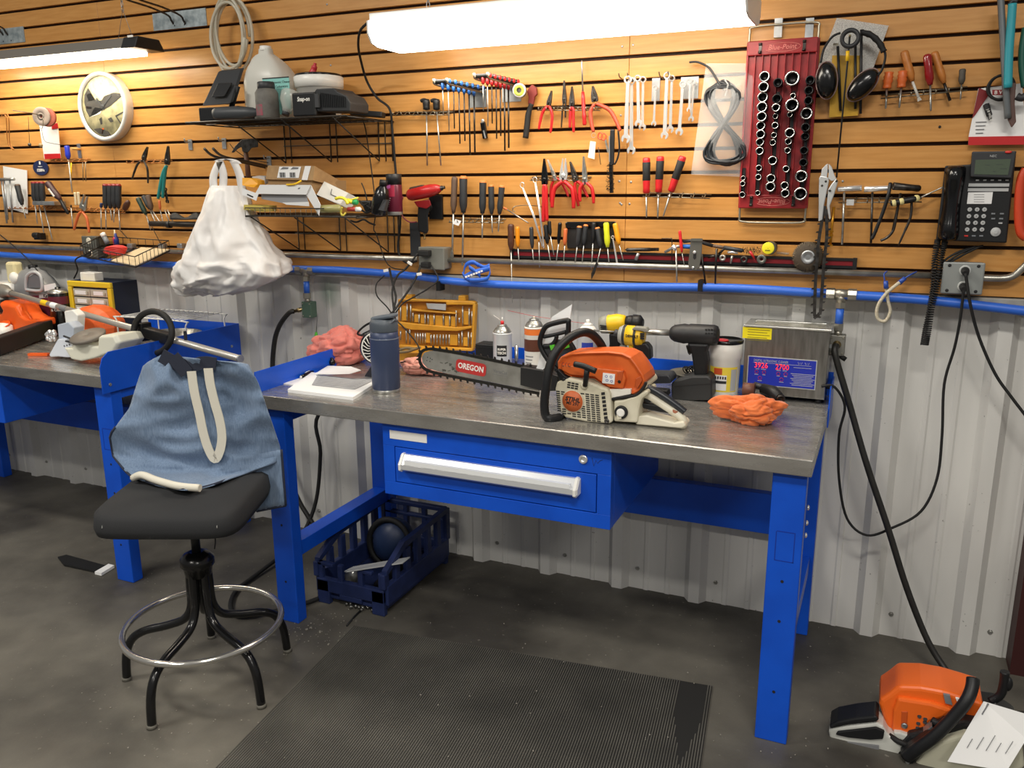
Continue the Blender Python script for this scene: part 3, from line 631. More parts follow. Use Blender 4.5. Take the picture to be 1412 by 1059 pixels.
for i, (zx, zy, r) in enumerate(SOCK):
    rim_d = .045+.03*((i*7) % 5)/5 if r > 14 else .04
    if zx == 1165 or (1120 < zx < 1160 and r < 21) or zx in (990, 985): kind = 0
    else: kind = 1
    c = z4(zx, zy, .022+rim_d); R = r/3.922*(2.906-rim_d)/1155*1.1
    c.y = -.022
    col_ = [k for k, lim in enumerate((830, 935, 1005, 1090, 2000)) if zx < lim][0]; colrank[col_] = colrank.get(col_, 0)+1
    lb = ('chrome-rimmed ' if kind else 'all black ')+'socket, '+ORD[colrank[col_]-1]+' below the tray handle, '+['short row beside the cable bag', 'second row from the cable bag', 'middle row', 'second row from the ear muffs', 'row nearest the ear muffs'][col_]
    t = thing('socket', lb, 'socket', at(c), group='sockets on the red tray')
    MB().lathe(c, NY, [(0, R*.85), (rim_d*.5, R*.85), (rim_d*.6, R), (rim_d, R), (rim_d, R*.78), (rim_d*.55, R*.7), (rim_d*.55, .0005)], 14, True, False).build('body', SKT, t)
    if kind: MB().lathe(c+NY*(rim_d-.0015), NY, [(0, R*1.01), (.002, R*1.01), (.002, R*.78), (0, R*.76)], 14, True, False).build('rim', RIM, t)
# ================================================================ impact gun
t = thing('impact_wrench', 'red air impact wrench with black grip hanging on the slats', 'power tool', at(y1(185, 570, .04)))
a, b = y1(88, 312, .06), y1(270, 272, .06); d = b-a; u = d.normalized()
LG = d.length; MB().lathe(a, d, [(0, .005), (.02*LG, .018), (.1*LG, .0235), (.45*LG, .0245), (.7*LG, .023), (.86*LG, .019), (.95*LG, .013), (LG, .006)], 16).build('body', mat('gun_red', 'A81E1E', .35), t)
MB().lathe(a+d*.97, d, [(0, .009), (.008, .009), (.009, .006), (.018, .006), (.018, .001)], 8, False).build('anvil', 'dark_steel', t)
MB().prism([(0, .006), (.01, .027), (.065, .027), (.085, .012)], a+NY*.012+d*.06-ZA*.0, u, (u.cross(NY)*-1 if u.cross(NY).z < 0 else u.cross(NY)), YA*.024).build('top_grip', mat('gun_olive', '3E2E20', .6), t, bev=.003)
o = [(145, 350), (205, 345), (212, 375), (197, 420), (200, 500), (192, 520), (145, 505), (140, 420)]
MB().hull([y1(x, y, .07) for x, y in o], [y1(x, y, .035) for x, y in o]).build('grip', 'black_plastic', t, bev=.005)
o = [(120, 345), (205, 335), (215, 365), (190, 385), (140, 375)]; MB().hull([y1(x, y, .074) for x, y in o], [y1(x, y, .033) for x, y in o]).build('trigger_block', 'dark_red', t, bev=.003)
MB().tube(smooth_path([y1(205, 350, .055), y1(216, 375, .055), y1(206, 395, .055), y1(196, 392, .055)], 4), .002, 6).build('trigger_guard', 'black_plastic', t)
MB().lathe(y1(178, 515, .05), NZ, [(0, .006), (.006, .006), (.007, .004), (.02, .004), (.022, .0055), (.024, .003)], 8).build('air_plug', 'brass', t)
MB().tube(smooth_path([y1(62, 318, .05), y1(50, 370, .05), y1(60, 425, .05), y1(95, 455, .05), y1(135, 455, .05)], 5), .0028, 7).build('safety_cord', mat('maroon_cord', '7A2A35', .5), t)
p, q_ = y1(208, 310, .0), y1(282, 440, 0); tag(MB().box((p.x, -.012, q_.z), (q_.x, 0, p.z)).build('holder_plate', 'black_plastic', bev=.002), 'black square holder plate behind the red impact wrench', 'plate')
p, q_ = y1(100, 455, .0), y1(160, 640, 0); tag(MB().box((p.x, -.006, q_.z), (q_.x, 0, p.z)).build('mount_strip', 'charcoal', bev=.002), 'dark grey flat strip below the impact wrench grip', 'plate')
# screwdriver rack
comb('wire rack with five black screwdrivers beside the impact wrench', y1(325, 438), y1(620, 440), 7)
OC = mat('orange_cap', 'D07A3A', .5)
DG = 'charcoal'
driver('long flat screwdriver with a brown grip beside the impact wrench', y1(341, 210, .035), y1(334, 405, .035), y1(327, 650, .035), mat('brown_grip', '5E4A3C', .6), .0125, .004, blade=.007)
driver('thick black screwdriver with copper cap and a long shank', y1(388, 207, .035), y1(388, 405, .035), y1(383, 690, .035), DG, .0155, .0035, cap=OC, blade=.005)
driver('medium black screwdriver with copper cap and short shank', y1(494, 230, .035), y1(491, 410, .035), y1(490, 548, .035), DG, .0135, .003, cap=OC)
driver('small black screwdriver with copper cap between two others', y1(538, 253, .035), y1(541, 412, .035), y1(545, 515, .035), DG, .0115, .0025, cap=OC)
driver('black screwdriver with copper cap tilted at the end of the rack', y1(597, 257, .035), y1(583, 412, .035), y1(577, 510, .035), DG, .0115, .0025, cap=OC)
o = [y1(x, y, .045) for x, y in ((345, 440), (376, 450), (362, 476), (330, 465))]; tag(MB().hull([p+NY*.0006 for p in o], [p-NY*.0006 for p in o]).build('paper_tag', 'paper'), 'small white paper tag tied around a screwdriver shank', 'tag')
driver('pick with orange handle lying slanted across the slats', y1(605, 378, .03), y1(625, 388, .03), y1(742, 462, .03), mat('orange_grip', 'D06A38', .5), .004, .0022, name='hook_pick', sm='steel')
t = thing('peg_hook', 'thin wire peg hook with curled end beside the long forceps', 'hook', at(y1(700, 370, 0)))
MB().tube(smooth_path([y1(815, 372, .0), y1(730, 365, .05), y1(665, 372, .09), y1(655, 395, .092), y1(668, 398, .09)], 4), .0016, 6).build('wire', 'wire_steel', t)
# forceps
for (rx, ry), (tx, ty), lb in (((706, 256), (815, 590), 'chrome forceps with its finger ring further from the pliers'), ((775, 228), (822, 598), 'chrome forceps with its finger ring against the long pliers')):
    t = thing('forceps', lb, 'forceps', at(y1(tx, ty, .045)))
    c = y1(rx, ry, .045); MB().tube([c+V((.0075*math.cos(a), 0, .010*math.sin(a))) for a in [k*PI/7 for k in range(14)]], .0014, 6, True).build('finger_ring', 'chrome', t)
    MB().tube([c-ZA*.009, y1((rx*.45+tx*.55), ry*.5+ty*.5, .045), y1(tx, ty, .045)], [.0022, .0024, .0016], 6).build('shank', 'chrome', t)
    MB().tube([c-ZA*.009+XA*.004, y1((rx*.45+tx*.55)+6, ry*.5+ty*.5, .045), y1(tx+3, ty-4, .045)], [.0018, .0022, .0014], 6).build('shank', 'chrome', t)
# plier rack, lower row
comb('wire rack carrying the lower row of red pliers', y1(762, 212), y1(1082, 212), 7)
pliers('long reach black pliers with long straight red handles', y1(826, 112, .045), y1(828, 225, .045), y1(820, 455, .045), y1(840, 450, .045), jm='black_gloss', rh=.007, jw=.0115, bulge=.02)
pliers('small needle pliers with red grips crossing behind the cutters', y1(845, 118, .02), y1(880, 205, .02), y1(957, 318, .02), y1(862, 350, .02), rh=.005, jw=.006, bulge=.3)
pliers('bright steel diagonal cutters with wide red handles', y1(934, 110, .045), y1(930, 205, .045), y1(868, 378, .045), y1(984, 382, .045), jm='chrome', rh=.0075, jw=.0145, bulge=.5, open_=.003)
pliers('dark-jawed pliers with red handles between cutters and needle nose', y1(966, 128, .025), y1(992, 215, .025), y1(1012, 370, .025), y1(1062, 322, .025), jm='dark_steel', rh=.0055, jw=.01, bulge=.2)
pliers('needle nose pliers with bowed red handles at the rack end', y1(1038, 100, .04), y1(1046, 222, .04), y1(1020, 345, .04), y1(1092, 355, .04), rh=.006, jw=.009, bulge=.5)
# ================================================================ magnetic strip and what clings to it
ma, mb_ = y1(660, 618, .0), y2(1408, 640, .0); zc = (ma.z+mb_.z)/2-.002
t = thing('magnetic_strip', 'long red magnetic tool bar with black edges screwed low on the slats', 'tool bar', ((ma.x+mb_.x)/2, 0, zc))
MB().box((ma.x, -.014, zc-.007), (mb_.x, 0, zc+.009)).build('bar', mat('strip_red', '8C1D26', .35), t)
for z in (zc-.0115, zc+.0125): MB().box((ma.x, -.02, z-.004), (mb_.x, 0, z+.004)).build('edge', 'black_plastic', t)
for x in (ma.x, mb_.x): MB().box((x-.006, -.022, zc-.018), (x+.006, 0, zc+.018)).build('end_cap', 'black_plastic', t)
LS = [('wood-brown handled screwdriver with an extra long blade on the magnetic bar', (645, 466), (646, 606), (653, 893), 'wood_brown', .0125, .0022, None),
 ('amber handled screwdriver next to the long brown one', (680, 480), (683, 592), (691, 690), 'amber', .0085, .002, None),
 ('small charcoal screwdriver under the finger rings of the forceps', (755, 482), (761, 596), (769, 682), DG, .008, .002, None),
 ('thin orange handled screwdriver standing among black ones', (795, 478), (797, 560), (800, 703), 'amber', .006, .002, None),
 ('black screwdriver clinging to the bar below the long red pliers', (832, 470), (843, 572), (861, 680), 'black_plastic', .0085, .002, None),
 ('slender black screwdriver with high grip below the long red pliers', (852, 450), (858, 528), (878, 636), 'black_plastic', .007, .002, None),
 ('black ball-handled screwdriver with steel collar on the magnetic bar', (911, 458), (903, 572), (889, 682), 'black_gloss', .0075, .0022, None),
 ('short orange handled screwdriver half behind the black pouch', (941, 490), (936, 580), (930, 677), 'orange_grip', .0075, .002, None),
 ('black screwdriver with orange cap on the pouch, tilted left', (1017, 478), (1004, 586), (991, 682), DG, .0095, .0022, OC),
 ('black screwdriver with orange cap, second on the pouch', (1051, 470), (1039, 578), (1030, 680), DG, .0088, .002, OC),
 ('plain black screwdriver standing tallest on the pouch', (1094, 458), (1089, 566), (1080, 712), 'black_plastic', .0085, .002, None),
 ('black screwdriver with orange cap leaning against its neighbours', (1112, 485), (1131, 592), (1107, 700), DG, .0095, .002, OC),
 ('bright yellow-green screwdriver on the magnetic bar', (1160, 458), (1168, 592), (1178, 702), mat('lime', 'D8DE2A', .4), .0105, .002, None),
 ('orange-yellow screwdriver slanting at the edge of the pouch', (1208, 462), (1230, 576), (1253, 664), mat('orange_yellow', 'F0A21C', .4), .0095, .002, None)]
for lb, a, b, c, hm, rh, rs, cap in LS: driver(lb, y1(*a, .035), y1(*b, .035), y1(*c, .035), hm, rh, rs, cap=cap)
t = thing('tool_pouch', 'black leather pouch with flap behind the screwdrivers', 'pouch', at(y1(1070, 600, 0)))
o = [(945, 470), (1205, 478), (1200, 600), (950, 596)]; MB().hull([y1(x, y, .014) for x, y in o], [y1(x, y, .002) for x, y in o]).build('pocket', mat('leather_black', '1D1B1A', .55, bump=.3, scale=200), t, bev=.002)
o = [(938, 462), (950, 454), (1210, 452), (1218, 462), (1205, 482), (945, 492)]; MB().hull([y1(x, y, .02) for x, y in o], [y1(x, y, .003) for x, y in o]).build('flap', 'black_gloss', t, bev=.003)
wrench('small chrome wrench among the coloured screwdrivers', y1(1196, 538, .03), y1(1224, 700, .03), .006, .005, group=None)
b = MB(); o = [y1(x, y, .04) for x, y in ((1108, 668), (1116, 680), (1098, 735), (1080, 768), (1080, 735))]; b.hull([p+NY*.001 for p in o], [p-NY*.001 for p in o]); tag(b.build('steel_sliver', 'dark_steel'), 'dark steel sliver hanging below the magnetic bar', 'sliver')
# ================================================================ wall, right side
# ear muffs hanging on a black coupling disc, bubble wrap, yellow part bag
o = [z5(x, y, .012) for x, y in ((400, 98), (680, 140), (600, 360), (560, 420), (330, 390), (300, 360))]
tag(MB().hull([p+NY*.004 for p in o], [p-NY*.004 for p in o]).build('bubble_wrap', mat('bubble_film', 'EDEDE8', .2, alpha=.6, bump=.9, scale=420, col2='BDBDB8')), 'sheet of cloudy bubble wrap behind the ear muffs', 'packaging')
t = thing('parts_packet', 'flat clear packet with a yellow card and dark rods behind the ear muffs', 'packet', at(z5(440, 635, .01)))
o = [z5(x, y, .022) for x, y in ((375, 300), (540, 300), (515, 625), (358, 635))]; MB().hull([p+NY*.002 for p in o], [p-NY*.003 for p in o]).build('yellow_card', mat('packet_yellow', 'B98F1E', .35), t)
for a, b in (((405, 250), (420, 600)), ((500, 245), (500, 590)), ((533, 160), (528, 615))): MB().tube([z5(*a, .032), z5(*b, .032)], .0045, 6).build('rod', 'black_plastic', t)
MB().bar(z5(380, 240, .03), z5(408, 240, .03), .008, .006).build('rod_head', 'wire_steel', t)
t = thing('ear_muffs', 'black ear muffs with padded headband hanging over a peg', 'ear muffs', at(z5(420, 545, .05)))
MB().tube(smooth_path([z5(312, 340, .07), z5(330, 265, .07), z5(375, 200, .07), z5(420, 178, .07)], 5), .0035, 7).build('band_arm', 'black_plastic', t)
MB().tube(smooth_path([z5(535, 178, .07), z5(590, 195, .07), z5(640, 245, .07), z5(662, 300, .07), z5(645, 375, .07), z5(618, 410, .07)], 5), .0035, 7).build('band_arm', 'black_plastic', t)
hb = MB(); pts = smooth_path([z5(535, 175, .07), z5(585, 190, .07), z5(630, 232, .07), z5(655, 280, .07)], 4); hb.tube(pts, [.008 if i % 3 else .0095 for i in range(len(pts))], 8); hb.build('headband_pad', 'black_rubber', t)
for (cx, cy), tilt, nm in (((345, 435), .1, 'upright'), ((540, 460), -.72, 'tilted')):
    c = z5(cx, cy, .06); R = MX.Rotation(tilt, 3, 'Y').inverted()
    def E(a, b, d): return c + R @ V((a, 0, b)) + NY*d
    rings = []
    for d, k in ((-.022, .86), (-.012, 1), (.0, 1), (.012, .96), (.022, .8), (.028, .5), (.03, .1)):
        rings.append([E(.030*k*math.cos(q), .054*k*math.sin(q), d) for q in [2*PI*i/20 for i in range(20)]])
    MB().loft(rings).build('ear_cup', 'black_gloss', t)
    MB().tube([E(.0308*math.cos(q), .0548*math.sin(q), 0) for q in [2*PI*i/20 for i in range(20)]], .0022, 6, True).build('seam', mat('seam_pink', '8E7470', .5), t)
t = thing('coupling_disc', 'flat black rubber ring with a notch on the peg above the ear muffs', 'disc', at(z5(472, 275, .09)))
c = z5(472, 208, .09); MB().lathe(c+YA*.004, NY, [(0, .0165), (0, .0285), (.012, .0285), (.012, .0165), (0, .0165)], 24, True, False).build('ring', mat('disc_black', '26272A', .5), t)
MB().cyl(z5(470, 192, .0), z5(470, 192, .1), .003, n=8).build('peg', 'brass', t)
t = thing('grease_rod', 'long thin black rod with a yellow ferrule hanging below the ear muffs', 'rod', at(z5(395, 960, .05)))
MB().tube([z5(470, 195, .095), z5(458, 330, .09), z5(432, 600, .07), z5(398, 960, .045)], .0026, 7).build('rod', 'black_plastic', t)
MB().tube([z5(459, 275, .092), z5(457, 330, .09)], .0052, 8).build('ferrule', 'yellow', t)
# small drivers on the right
comb('wire rack with stubby orange and wooden-handled drivers', z5(640, 515), z5(1105, 470), 7, depth=.05)
OS = mat('stubby_orange', 'D9692F', .35); WH = mat('wood_handle', 'C27A36', .4, col2='A9642A', scale=40)
PF = [(0, .6), (.05, .95), (.2, .8), (.3, 1), (.42, .85), (.55, 1), (.72, .8), (.9, .85), (1, .9)]
driver('stubby orange screwdriver at the ear muff end of the rack', z5(683, 388, .035), z5(670, 478, .035), z5(664, 590, .035), OS, .0145, .003, prof=PF)
driver('stubby orange screwdriver beside the wooden chisel', z5(757, 382, .035), z5(748, 473, .035), z5(737, 585, .035), OS, .0145, .003, prof=PF)
driver('wooden-handled chisel with wide pale blade, crossing the rack', z5(762, 275, .03), z5(808, 440, .03), z5(848, 545, .03), WH, .0125, .004, blade=.006, sm=mat('pale_blade', 'DAD8D0', .4))
driver('dark red gloss screwdriver in the right-hand rack', z5(888, 293, .04), z5(905, 460, .04), z5(908, 602, .04), mat('gloss_red', '8E0F16', .18, coat=.5), .0125, .003)
driver('wooden-handled gouge leaning beside the dark red screwdriver', z5(925, 280, .025), z5(980, 450, .025), z5(1012, 545, .025), WH, .0115, .004, blade=.004, sm='dark_steel')
driver('small grey-handled file at the end of the right-hand rack', z5(1080, 372, .03), z5(1074, 455, .03), z5(1068, 540, .03), mat('grey_grip', '4C463E', .6), .0095, .0022)
tag(MB().lathe(z5(956, 686, 0), NY, [(-.002, .004), (.003, .004), (.004, .002)], 8).build('hook_stub', 'ink'), 'tiny dark screw head on a bare slat beneath the orange drivers', 'screw')
# hose package and loppers at the right edge
t = thing('wire_package', 'white and red retail card with a black coiled wire hanging above the phone', 'package', at(z5(1260, 785, .02)))
o = [z5(x, y, .02) for x, y in ((1165, 480), (1400, 450), (1430, 780), (1110, 785), (1112, 740))]; MB().hull([p+NY*.001 for p in o], [p-NY*.002 for p in o]).build('card', 'paper', t)
o = [z5(x, y, .0225) for x, y in ((1112, 740), (1430, 735), (1430, 782), (1110, 785))]; MB().hull([p+NY*.0008 for p in o], [p-NY*.001 for p in o]).build('red_band', 'red', t)
o = [z5(x, y, .0225) for x, y in ((1168, 475), (1230, 500), (1150, 620), (1132, 640))]; MB().hull([p+NY*.0006 for p in o], [p-NY*.001 for p in o]).build('red_patch', 'dark_red', t)
b = MB()
for i in range(7):
    c = z5(1285+3*(i % 3), 472+3*(i % 2), .035+.004*i); b.tube([c+V(((.030+.0012*(i % 4))*math.cos(q), 0, (.032+.001*(i % 3))*math.sin(q))) for q in [2*PI*k/26 for k in range(26)]], .0032, 6, True)
b.build('wire_coil', 'black_rubber', t)
ta, tb_ = z5(1205, 560, .03), z5(1258, 735, .03); tu = thing('glue_tube', 'small dark glue tube with white letters blister-packed on the card', 'tube', at(tb_))
MB().lathe(ta, tb_-ta, [(0, .002), (.002, .0085), (.036, .008), (.038, .005), (.048, .0045)], 10).build('tube', 'ink', tu)
text('lettering', 'J-B WELD', .0095, 'white_plastic', tu, ta+(tb_-ta)*.36+NY*.0092, tb_-ta, XA+ZA*.3, maxw=.036)
text('lettering', 'B W', .014, 'white_plastic', t, z5(1280, 500, .0665), XA, ZA)
o = [z5(x, y, .062) for x, y in ((1240, 485), (1320, 485), (1320, 515), (1240, 515))]; MB().hull([p+NY*.001 for p in o], [p for p in o]).build('wire_label', 'dark_red', t)
for i in range(4): o = z5(1180, 660+20*i, .0225); MB().box((o.x-.014, o.y-.0006, o.z-.0012), (o.x+.014-.003*i, o.y+.001, o.z+.0012)).build('fine_print', 'ink_grey', t)
t = thing('loppers', 'hanging loppers with a teal sleeve and grey arms at the frame edge', 'loppers', at(z5(1345, 690, .06)))
MB().tube(smooth_path([z5(1285, -30, .08), z5(1290, 60, .08), z5(1298, 200, .08), z5(1310, 420, .08), z5(1325, 640, .07)], 5), .009, 8).build('arm', mat('lopper_grey', '6F7578', .45, .3), t)
MB().tube(smooth_path([z5(1350, 20, .09), z5(1342, 130, .09), z5(1330, 300, .09), z5(1325, 475, .09)], 5), .0112, 10).build('sleeve', mat('teal_sleeve', '2E9DAA', .4), t)
MB().tube(smooth_path([z5(1330, 30, .07), z5(1350, 5, .07), z5(1375, 10, .07)], 4), .006, 6).build('pivot_link', 'charcoal', t)
o = [z5(x, y, .06) for x, y in ((1340, 450), (1368, 450), (1360, 560), (1368, 660), (1345, 690), (1325, 650), (1315, 560))]; MB().hull([p+NY*.008 for p in o], [p-NY*.008 for p in o]).build('blade_guard', mat('guard_brown', '5C4038', .5), t, bev=.002)
MB().tube(smooth_path([z5(1420, 150, .07), z5(1402, 260, .07), z5(1400, 360, .07), z5(1415, 470, .07)], 5), .009, 8).build('arm', mat('lopper_green', '1D5A4C', .45), t)
MB().tube(smooth_path([z5(1372, 520, .07), z5(1400, 530, .07), z5(1425, 515, .07)], 4), .01, 8).build('arm', 'charcoal', t)
# red bowed frame saw at the very edge
tag(MB().tube(smooth_path([y3(1425, 130, .06), y3(1400, 180, .06), y3(1388, 270, .06), y3(1385, 380, .06), y3(1395, 470, .06), y3(1425, 500, .06)], 5), .013, 8).build('bow_saw_frame', mat('saw_red', 'C8421F', .45)), 'orange red bowed tool handle hanging past the phone', 'handle')
# locking pliers and saw chain
t = thing('locking_pliers', 'large silver locking pliers clamped on a hanging saw chain', 'pliers', at(y3(330, 410, .05)))
SILV = mat('silver_paint', 'C9CCCC', .32, .45)
o = [(300, 415), (303, 180), (312, 165), (352, 175), (358, 195), (330, 330), (322, 405)]; MB().hull([y3(x, y, .065) for x, y in o], [y3(x, y, .045) for x, y in o]).build('handle', SILV, t, bev=.003)
o = [(345, 330), (352, 240), (375, 205), (395, 182), (408, 195), (385, 270), (362, 330), (368, 400), (358, 404)]; MB().hull([y3(x, y, .063) for x, y in o], [y3(x, y, .047) for x, y in o]).build('lever', SILV, t, bev=.003)
for o in ([(312, 168), (318, 130), (342, 105), (352, 100), (350, 150), (345, 180)], [(356, 100), (372, 118), (388, 165), (402, 190), (370, 195), (352, 182), (356, 150)]):
    MB().hull([y3(x, y, .062) for x, y in o], [y3(x, y, .048) for x, y in o]).build('jaw', 'light_grey', t, bev=.002)
for x, y in ((340, 197), (362, 247), (320, 220), (398, 195)): MB().lathe(y3(x, y, .064), NY, [(0, .004), (.002, .0035)], 8).build('rivet', 'dark_steel', t)
def sawchain(label, pts, step=.0085, w=.005, name='saw_chain', m='dark_steel', parent=None, nm='link'):
    pts = smooth_path(pts, 8); L = [0]
    for i in range(1, len(pts)): L.append(L[-1]+(pts[i]-pts[i-1]).length)
    t = parent or thing(name, label, 'chain', at(min(pts, key=lambda p: p.z)))
    n = int(L[-1]/step); j = 0; bl = MB(); tt = MB()
    for i in range(n):
        s = (i+.5)*step
        while j < len(L)-2 and L[j+1] < s: j += 1
        f = (s-L[j])/max(1e-6, L[j+1]-L[j]); p = pts[j]+(pts[j+1]-pts[j])*f; d = (pts[j+1]-pts[j]).normalized(); sd = d.cross(NY).normalized()
        bl.bar(p-d*step*.55, p+d*step*.55, w, .004 if i % 2 else .0055, NY)
        if i % 3 == 0: o = [p-d*.003+sd*w*.4, p+d*.004+sd*w*.4, p+d*.0035+sd*w*1.35, p-d*.001+sd*w*1.1]; tt.hull([q+NY*.0028 for q in o], [q-NY*.0028 for q in o])
    bl.build('link_run', m, t); tt.build('cutters', 'dark_steel', t)['kind'] = 'stuff'; return t
sawchain('dark saw chain strand hanging from the locking pliers', [y3(335, 330, .055), y3(318, 420, .055), y3(302, 520, .055), y3(290, 660, .055), y3(283, 780, .055), y3(280, 925, .06), y3(300, 915, .062), y3(310, 905, .062), y3(320, 780, .055), y3(330, 640, .055), y3(345, 500, .055), y3(345, 420, .055), y3(342, 340, .055)], w=.0095)
t = thing('grease_fitting', 'brass yellow tube nozzle hanging behind the saw chain', 'nozzle', at(y3(365, 545, .03)))
MB().tube([y3(384, 335, .03), y3(372, 450, .03), y3(364, 540, .03)], .0042, 8).build('tube', mat('gold', 'C58A22', .3, .6), t)
for y in (462, 482, 538): MB().cyl(y3(370-(y-462)*.07, y, .03), y3(369-(y-462)*.07, y+9, .03), .0085, n=6, smooth=False).build('nut', 'gold', t)
# T-handle sockets rack
comb('wire rack with T-handle sockets and bent bars next to the phone', y3(412, 290), y3(860, 285), 7, depth=.05)
def th(label, a, b, s0, s1, m1, m2, r=.0095):
    t = thing('t_handle_wrench', label, 'wrench', at(s1))
    d = b-a; L = d.length; MB().lathe(a, d, [(0, r*.6), (0, r), (L*.7, r*.85), (L*.94, r*.9), (L, r*.7), (L*.9, .002)], 12).build('handle', m1, t); MB().tube([s0, s1], .0035, 8).build('shaft', m2, t)
th('chrome T-handle bar nearest the locking pliers', y3(535, 232, .04), y3(400, 240, .04), y3(440, 255, .04), y3(428, 538, .04), 'chrome', 'steel')
th('chrome T-handle bar in the middle of the rack', y3(548, 240, .045), y3(690, 232, .035), y3(592, 255, .04), y3(584, 530, .04), 'chrome', 'dark_steel')
th('dark steel T-handle socket with open hollow end', y3(705, 222, .06), y3(850, 235, .03), y3(745, 260, .045), y3(700, 470, .045), 'dark_steel', 'dark_steel', .0115)
t = thing('pry_bar', 'black bent bar hanging beside the T-handle sockets', 'bar', at(y3(590, 510, .05)))
MB().tube(smooth_path([y3(690, 205, .04), y3(678, 270, .05), y3(650, 360, .05), y3(605, 475, .05), y3(588, 508, .05)], 4), .006, 6).build('bar', 'black_plastic', t)
t = thing('bent_hook', 'dark bent steel hook hanging in the rack by the phone', 'hook', at(y3(640, 515, .04)))
MB().tube(smooth_path([y3(735, 300, .045), y3(722, 380, .045), y3(705, 460, .045), y3(672, 500, .045), y3(636, 517, .045)], 5), .0042, 7).build('hook', 'dark_steel', t)
t = thing('bent_hook', 'thin tapered dark hook closest to the phone', 'hook', at(y3(735, 540, .045)))
MB().tube(smooth_path([y3(805, 300, .045), y3(798, 390, .045), y3(765, 470, .045), y3(733, 542, .045)], 5), [.004]*10+[.0032]*4+[.002]*2, 7).build('hook', 'dark_steel', t)
t = driver('black grip awl with cream stripes lying across the rack', y3(690, 318, .06), y3(850, 285, .05), y3(985, 222, .04), 'black_plastic', .010, .0022, name='awl', sm='steel'); t['category'] = 'awl'
for f in (.05, .3, .82): p = y3(690+160*f, 318-33*f, .06); MB().lathe(p, y3(850, 285, .05)-p, [(0, .0085), (.003, .0105), (.009, .0105), (.012, .0085)], 10, caps=False).build('stripe', mat('cream', 'D9CC8E', .5), t)
p = y3(472, 310, .05); tag(MB().box((p.x-.011, p.y-.001, p.z-.009), (p.x+.011, p.y+.001, p.z+.009)).build('price_tab', 'light_grey'), 'small grey tab clipped on the T-handle rack', 'tab')
# wire wheel
c = y3(245, 605, .04); t = thing('wheel_brush', 'round wire wheel brush with a zinc hub on the magnetic bar', 'wire wheel', at(c-ZA*.05))
MB().lathe(c+YA*.007, NY, [(0, .002), (0, .022), (.004, .0235), (.015, .022), (.017, .017), (.013, .012), (.014, .006), (.014, .001)], 20).build('hub', 'zinc', t)
b = MB(); rnd = random.Random(5)
for i in range(420):
    a = rnd.uniform(0, 2*PI); e = V((math.cos(a), 0, math.sin(a))); tw = V((-e.z, 0, e.x))*rnd.uniform(-.004, .004); y = rnd.uniform(-.007, .007)
    b.tube([c+e*.02+YA*y*.6, c+e*(.046+rnd.uniform(0, .004))+tw+YA*y], .0008, 3)
o = b.build('bristles', mat('wheel_wire', '6B5F4E', .5, .5), t); o['kind'] = 'stuff'
MB().lathe(c+YA*.006, NY, [(0, .02), (0, .044), (.012, .044), (.012, .02)], 24, caps=False).build('bristle_core', mat('bristle_core', '463C30', .8), t)
# things along the magnetic bar
t = thing('drill_bit', 'thick dark twist drill bit lying along the magnetic bar', 'drill bit', at(y2(260, 580, .03)))
MB().lathe(y2(165, 567, .03), y2(400, 563, .03)-y2(165, 567, .03), [(0, .001), (.006, .0065), (.09, .0065), (.09, .0055), (.12, .0055)], 8).build('bit', 'dark_steel', t)
c = y2(228, 602, .035); tag(MB().cyl(c+V((.006, 0, .01)), c-V((.004, 0, .012)), .006, .006, 8).build('bolt', 'zinc'), 'single zinc bolt stuck on the magnetic bar near the drill bit', 'bolt')
t = thing('hex_key', 'bare bent hex key hooked over the magnetic bar', 'hex key', at(y2(417, 640, .03))); MB().tube(smooth_path([y2(362, 506, .03), y2(408, 506, .03), y2(418, 516, .03), y2(417, 640, .03)], 3), .0016, 6).build('key', 'dark_steel', t)
driver('long thin steel punch with chrome head on the magnetic bar', y2(420, 545, .04), y2(440, 565, .04), y2(445, 742, .04), 'chrome', .009, .003, name='punch')
driver('red marker-like scriber standing on the magnetic bar', y2(460, 462, .035), y2(472, 580, .035), y2(487, 662, .035), mat('bright_red', 'D8242A', .4), .0055, .0012, name='scriber')
t = thing('chisel_tool', 'blue and steel handled chisel lying behind the clamp plate', 'chisel', at(y2(500, 555, .03))); MB().tube([y2(380, 580, .028), y2(430, 550, .028), y2(480, 545, .028)], .005, 8).build('shank', 'zinc', t); MB().tube([y2(478, 548, .028), y2(545, 552, .028)], .0075, 8).build('collar', 'blue_plastic', t)
MB().tube([y2(480, 522, .022), y2(540, 515, .022), y2(640, 545, .022)], .006, 8).build('handle', 'charcoal', t)
t = thing('clamp_plate', 'rounded grey metal plate with slot and bolt over the magnetic bar', 'plate', at(y2(535, 680, .05)))
o = [(520, 507), (584, 507), (578, 600), (568, 655), (550, 678), (530, 680), (512, 665), (505, 645), (512, 590)]; MB().hull([y2(x, y, .052) for x, y in o], [y2(x, y, .044) for x, y in o]).build('plate', mat('plate_grey', '6E6E68', .45, .6), t, bev=.002)
o = [(522, 505), (584, 505), (583, 520), (520, 520)]; MB().hull([y2(x, y, .056) for x, y in o], [y2(x, y, .02) for x, y in o]).build('flange', 'plate_grey', t)
for x, y, r in ((541, 580, .006), (533, 662, .0045)): MB().lathe(y2(x, y, .052), NY, [(0, r), (.003, r), (.005, r*.5)], 8).build('bolt', 'chrome', t)
o = [(533, 590), (549, 590), (549, 612), (540, 620), (532, 612)]; MB().hull([y2(x, y, .0528) for x, y in o], [y2(x, y, .05) for x, y in o]).build('slot', 'ink', t)
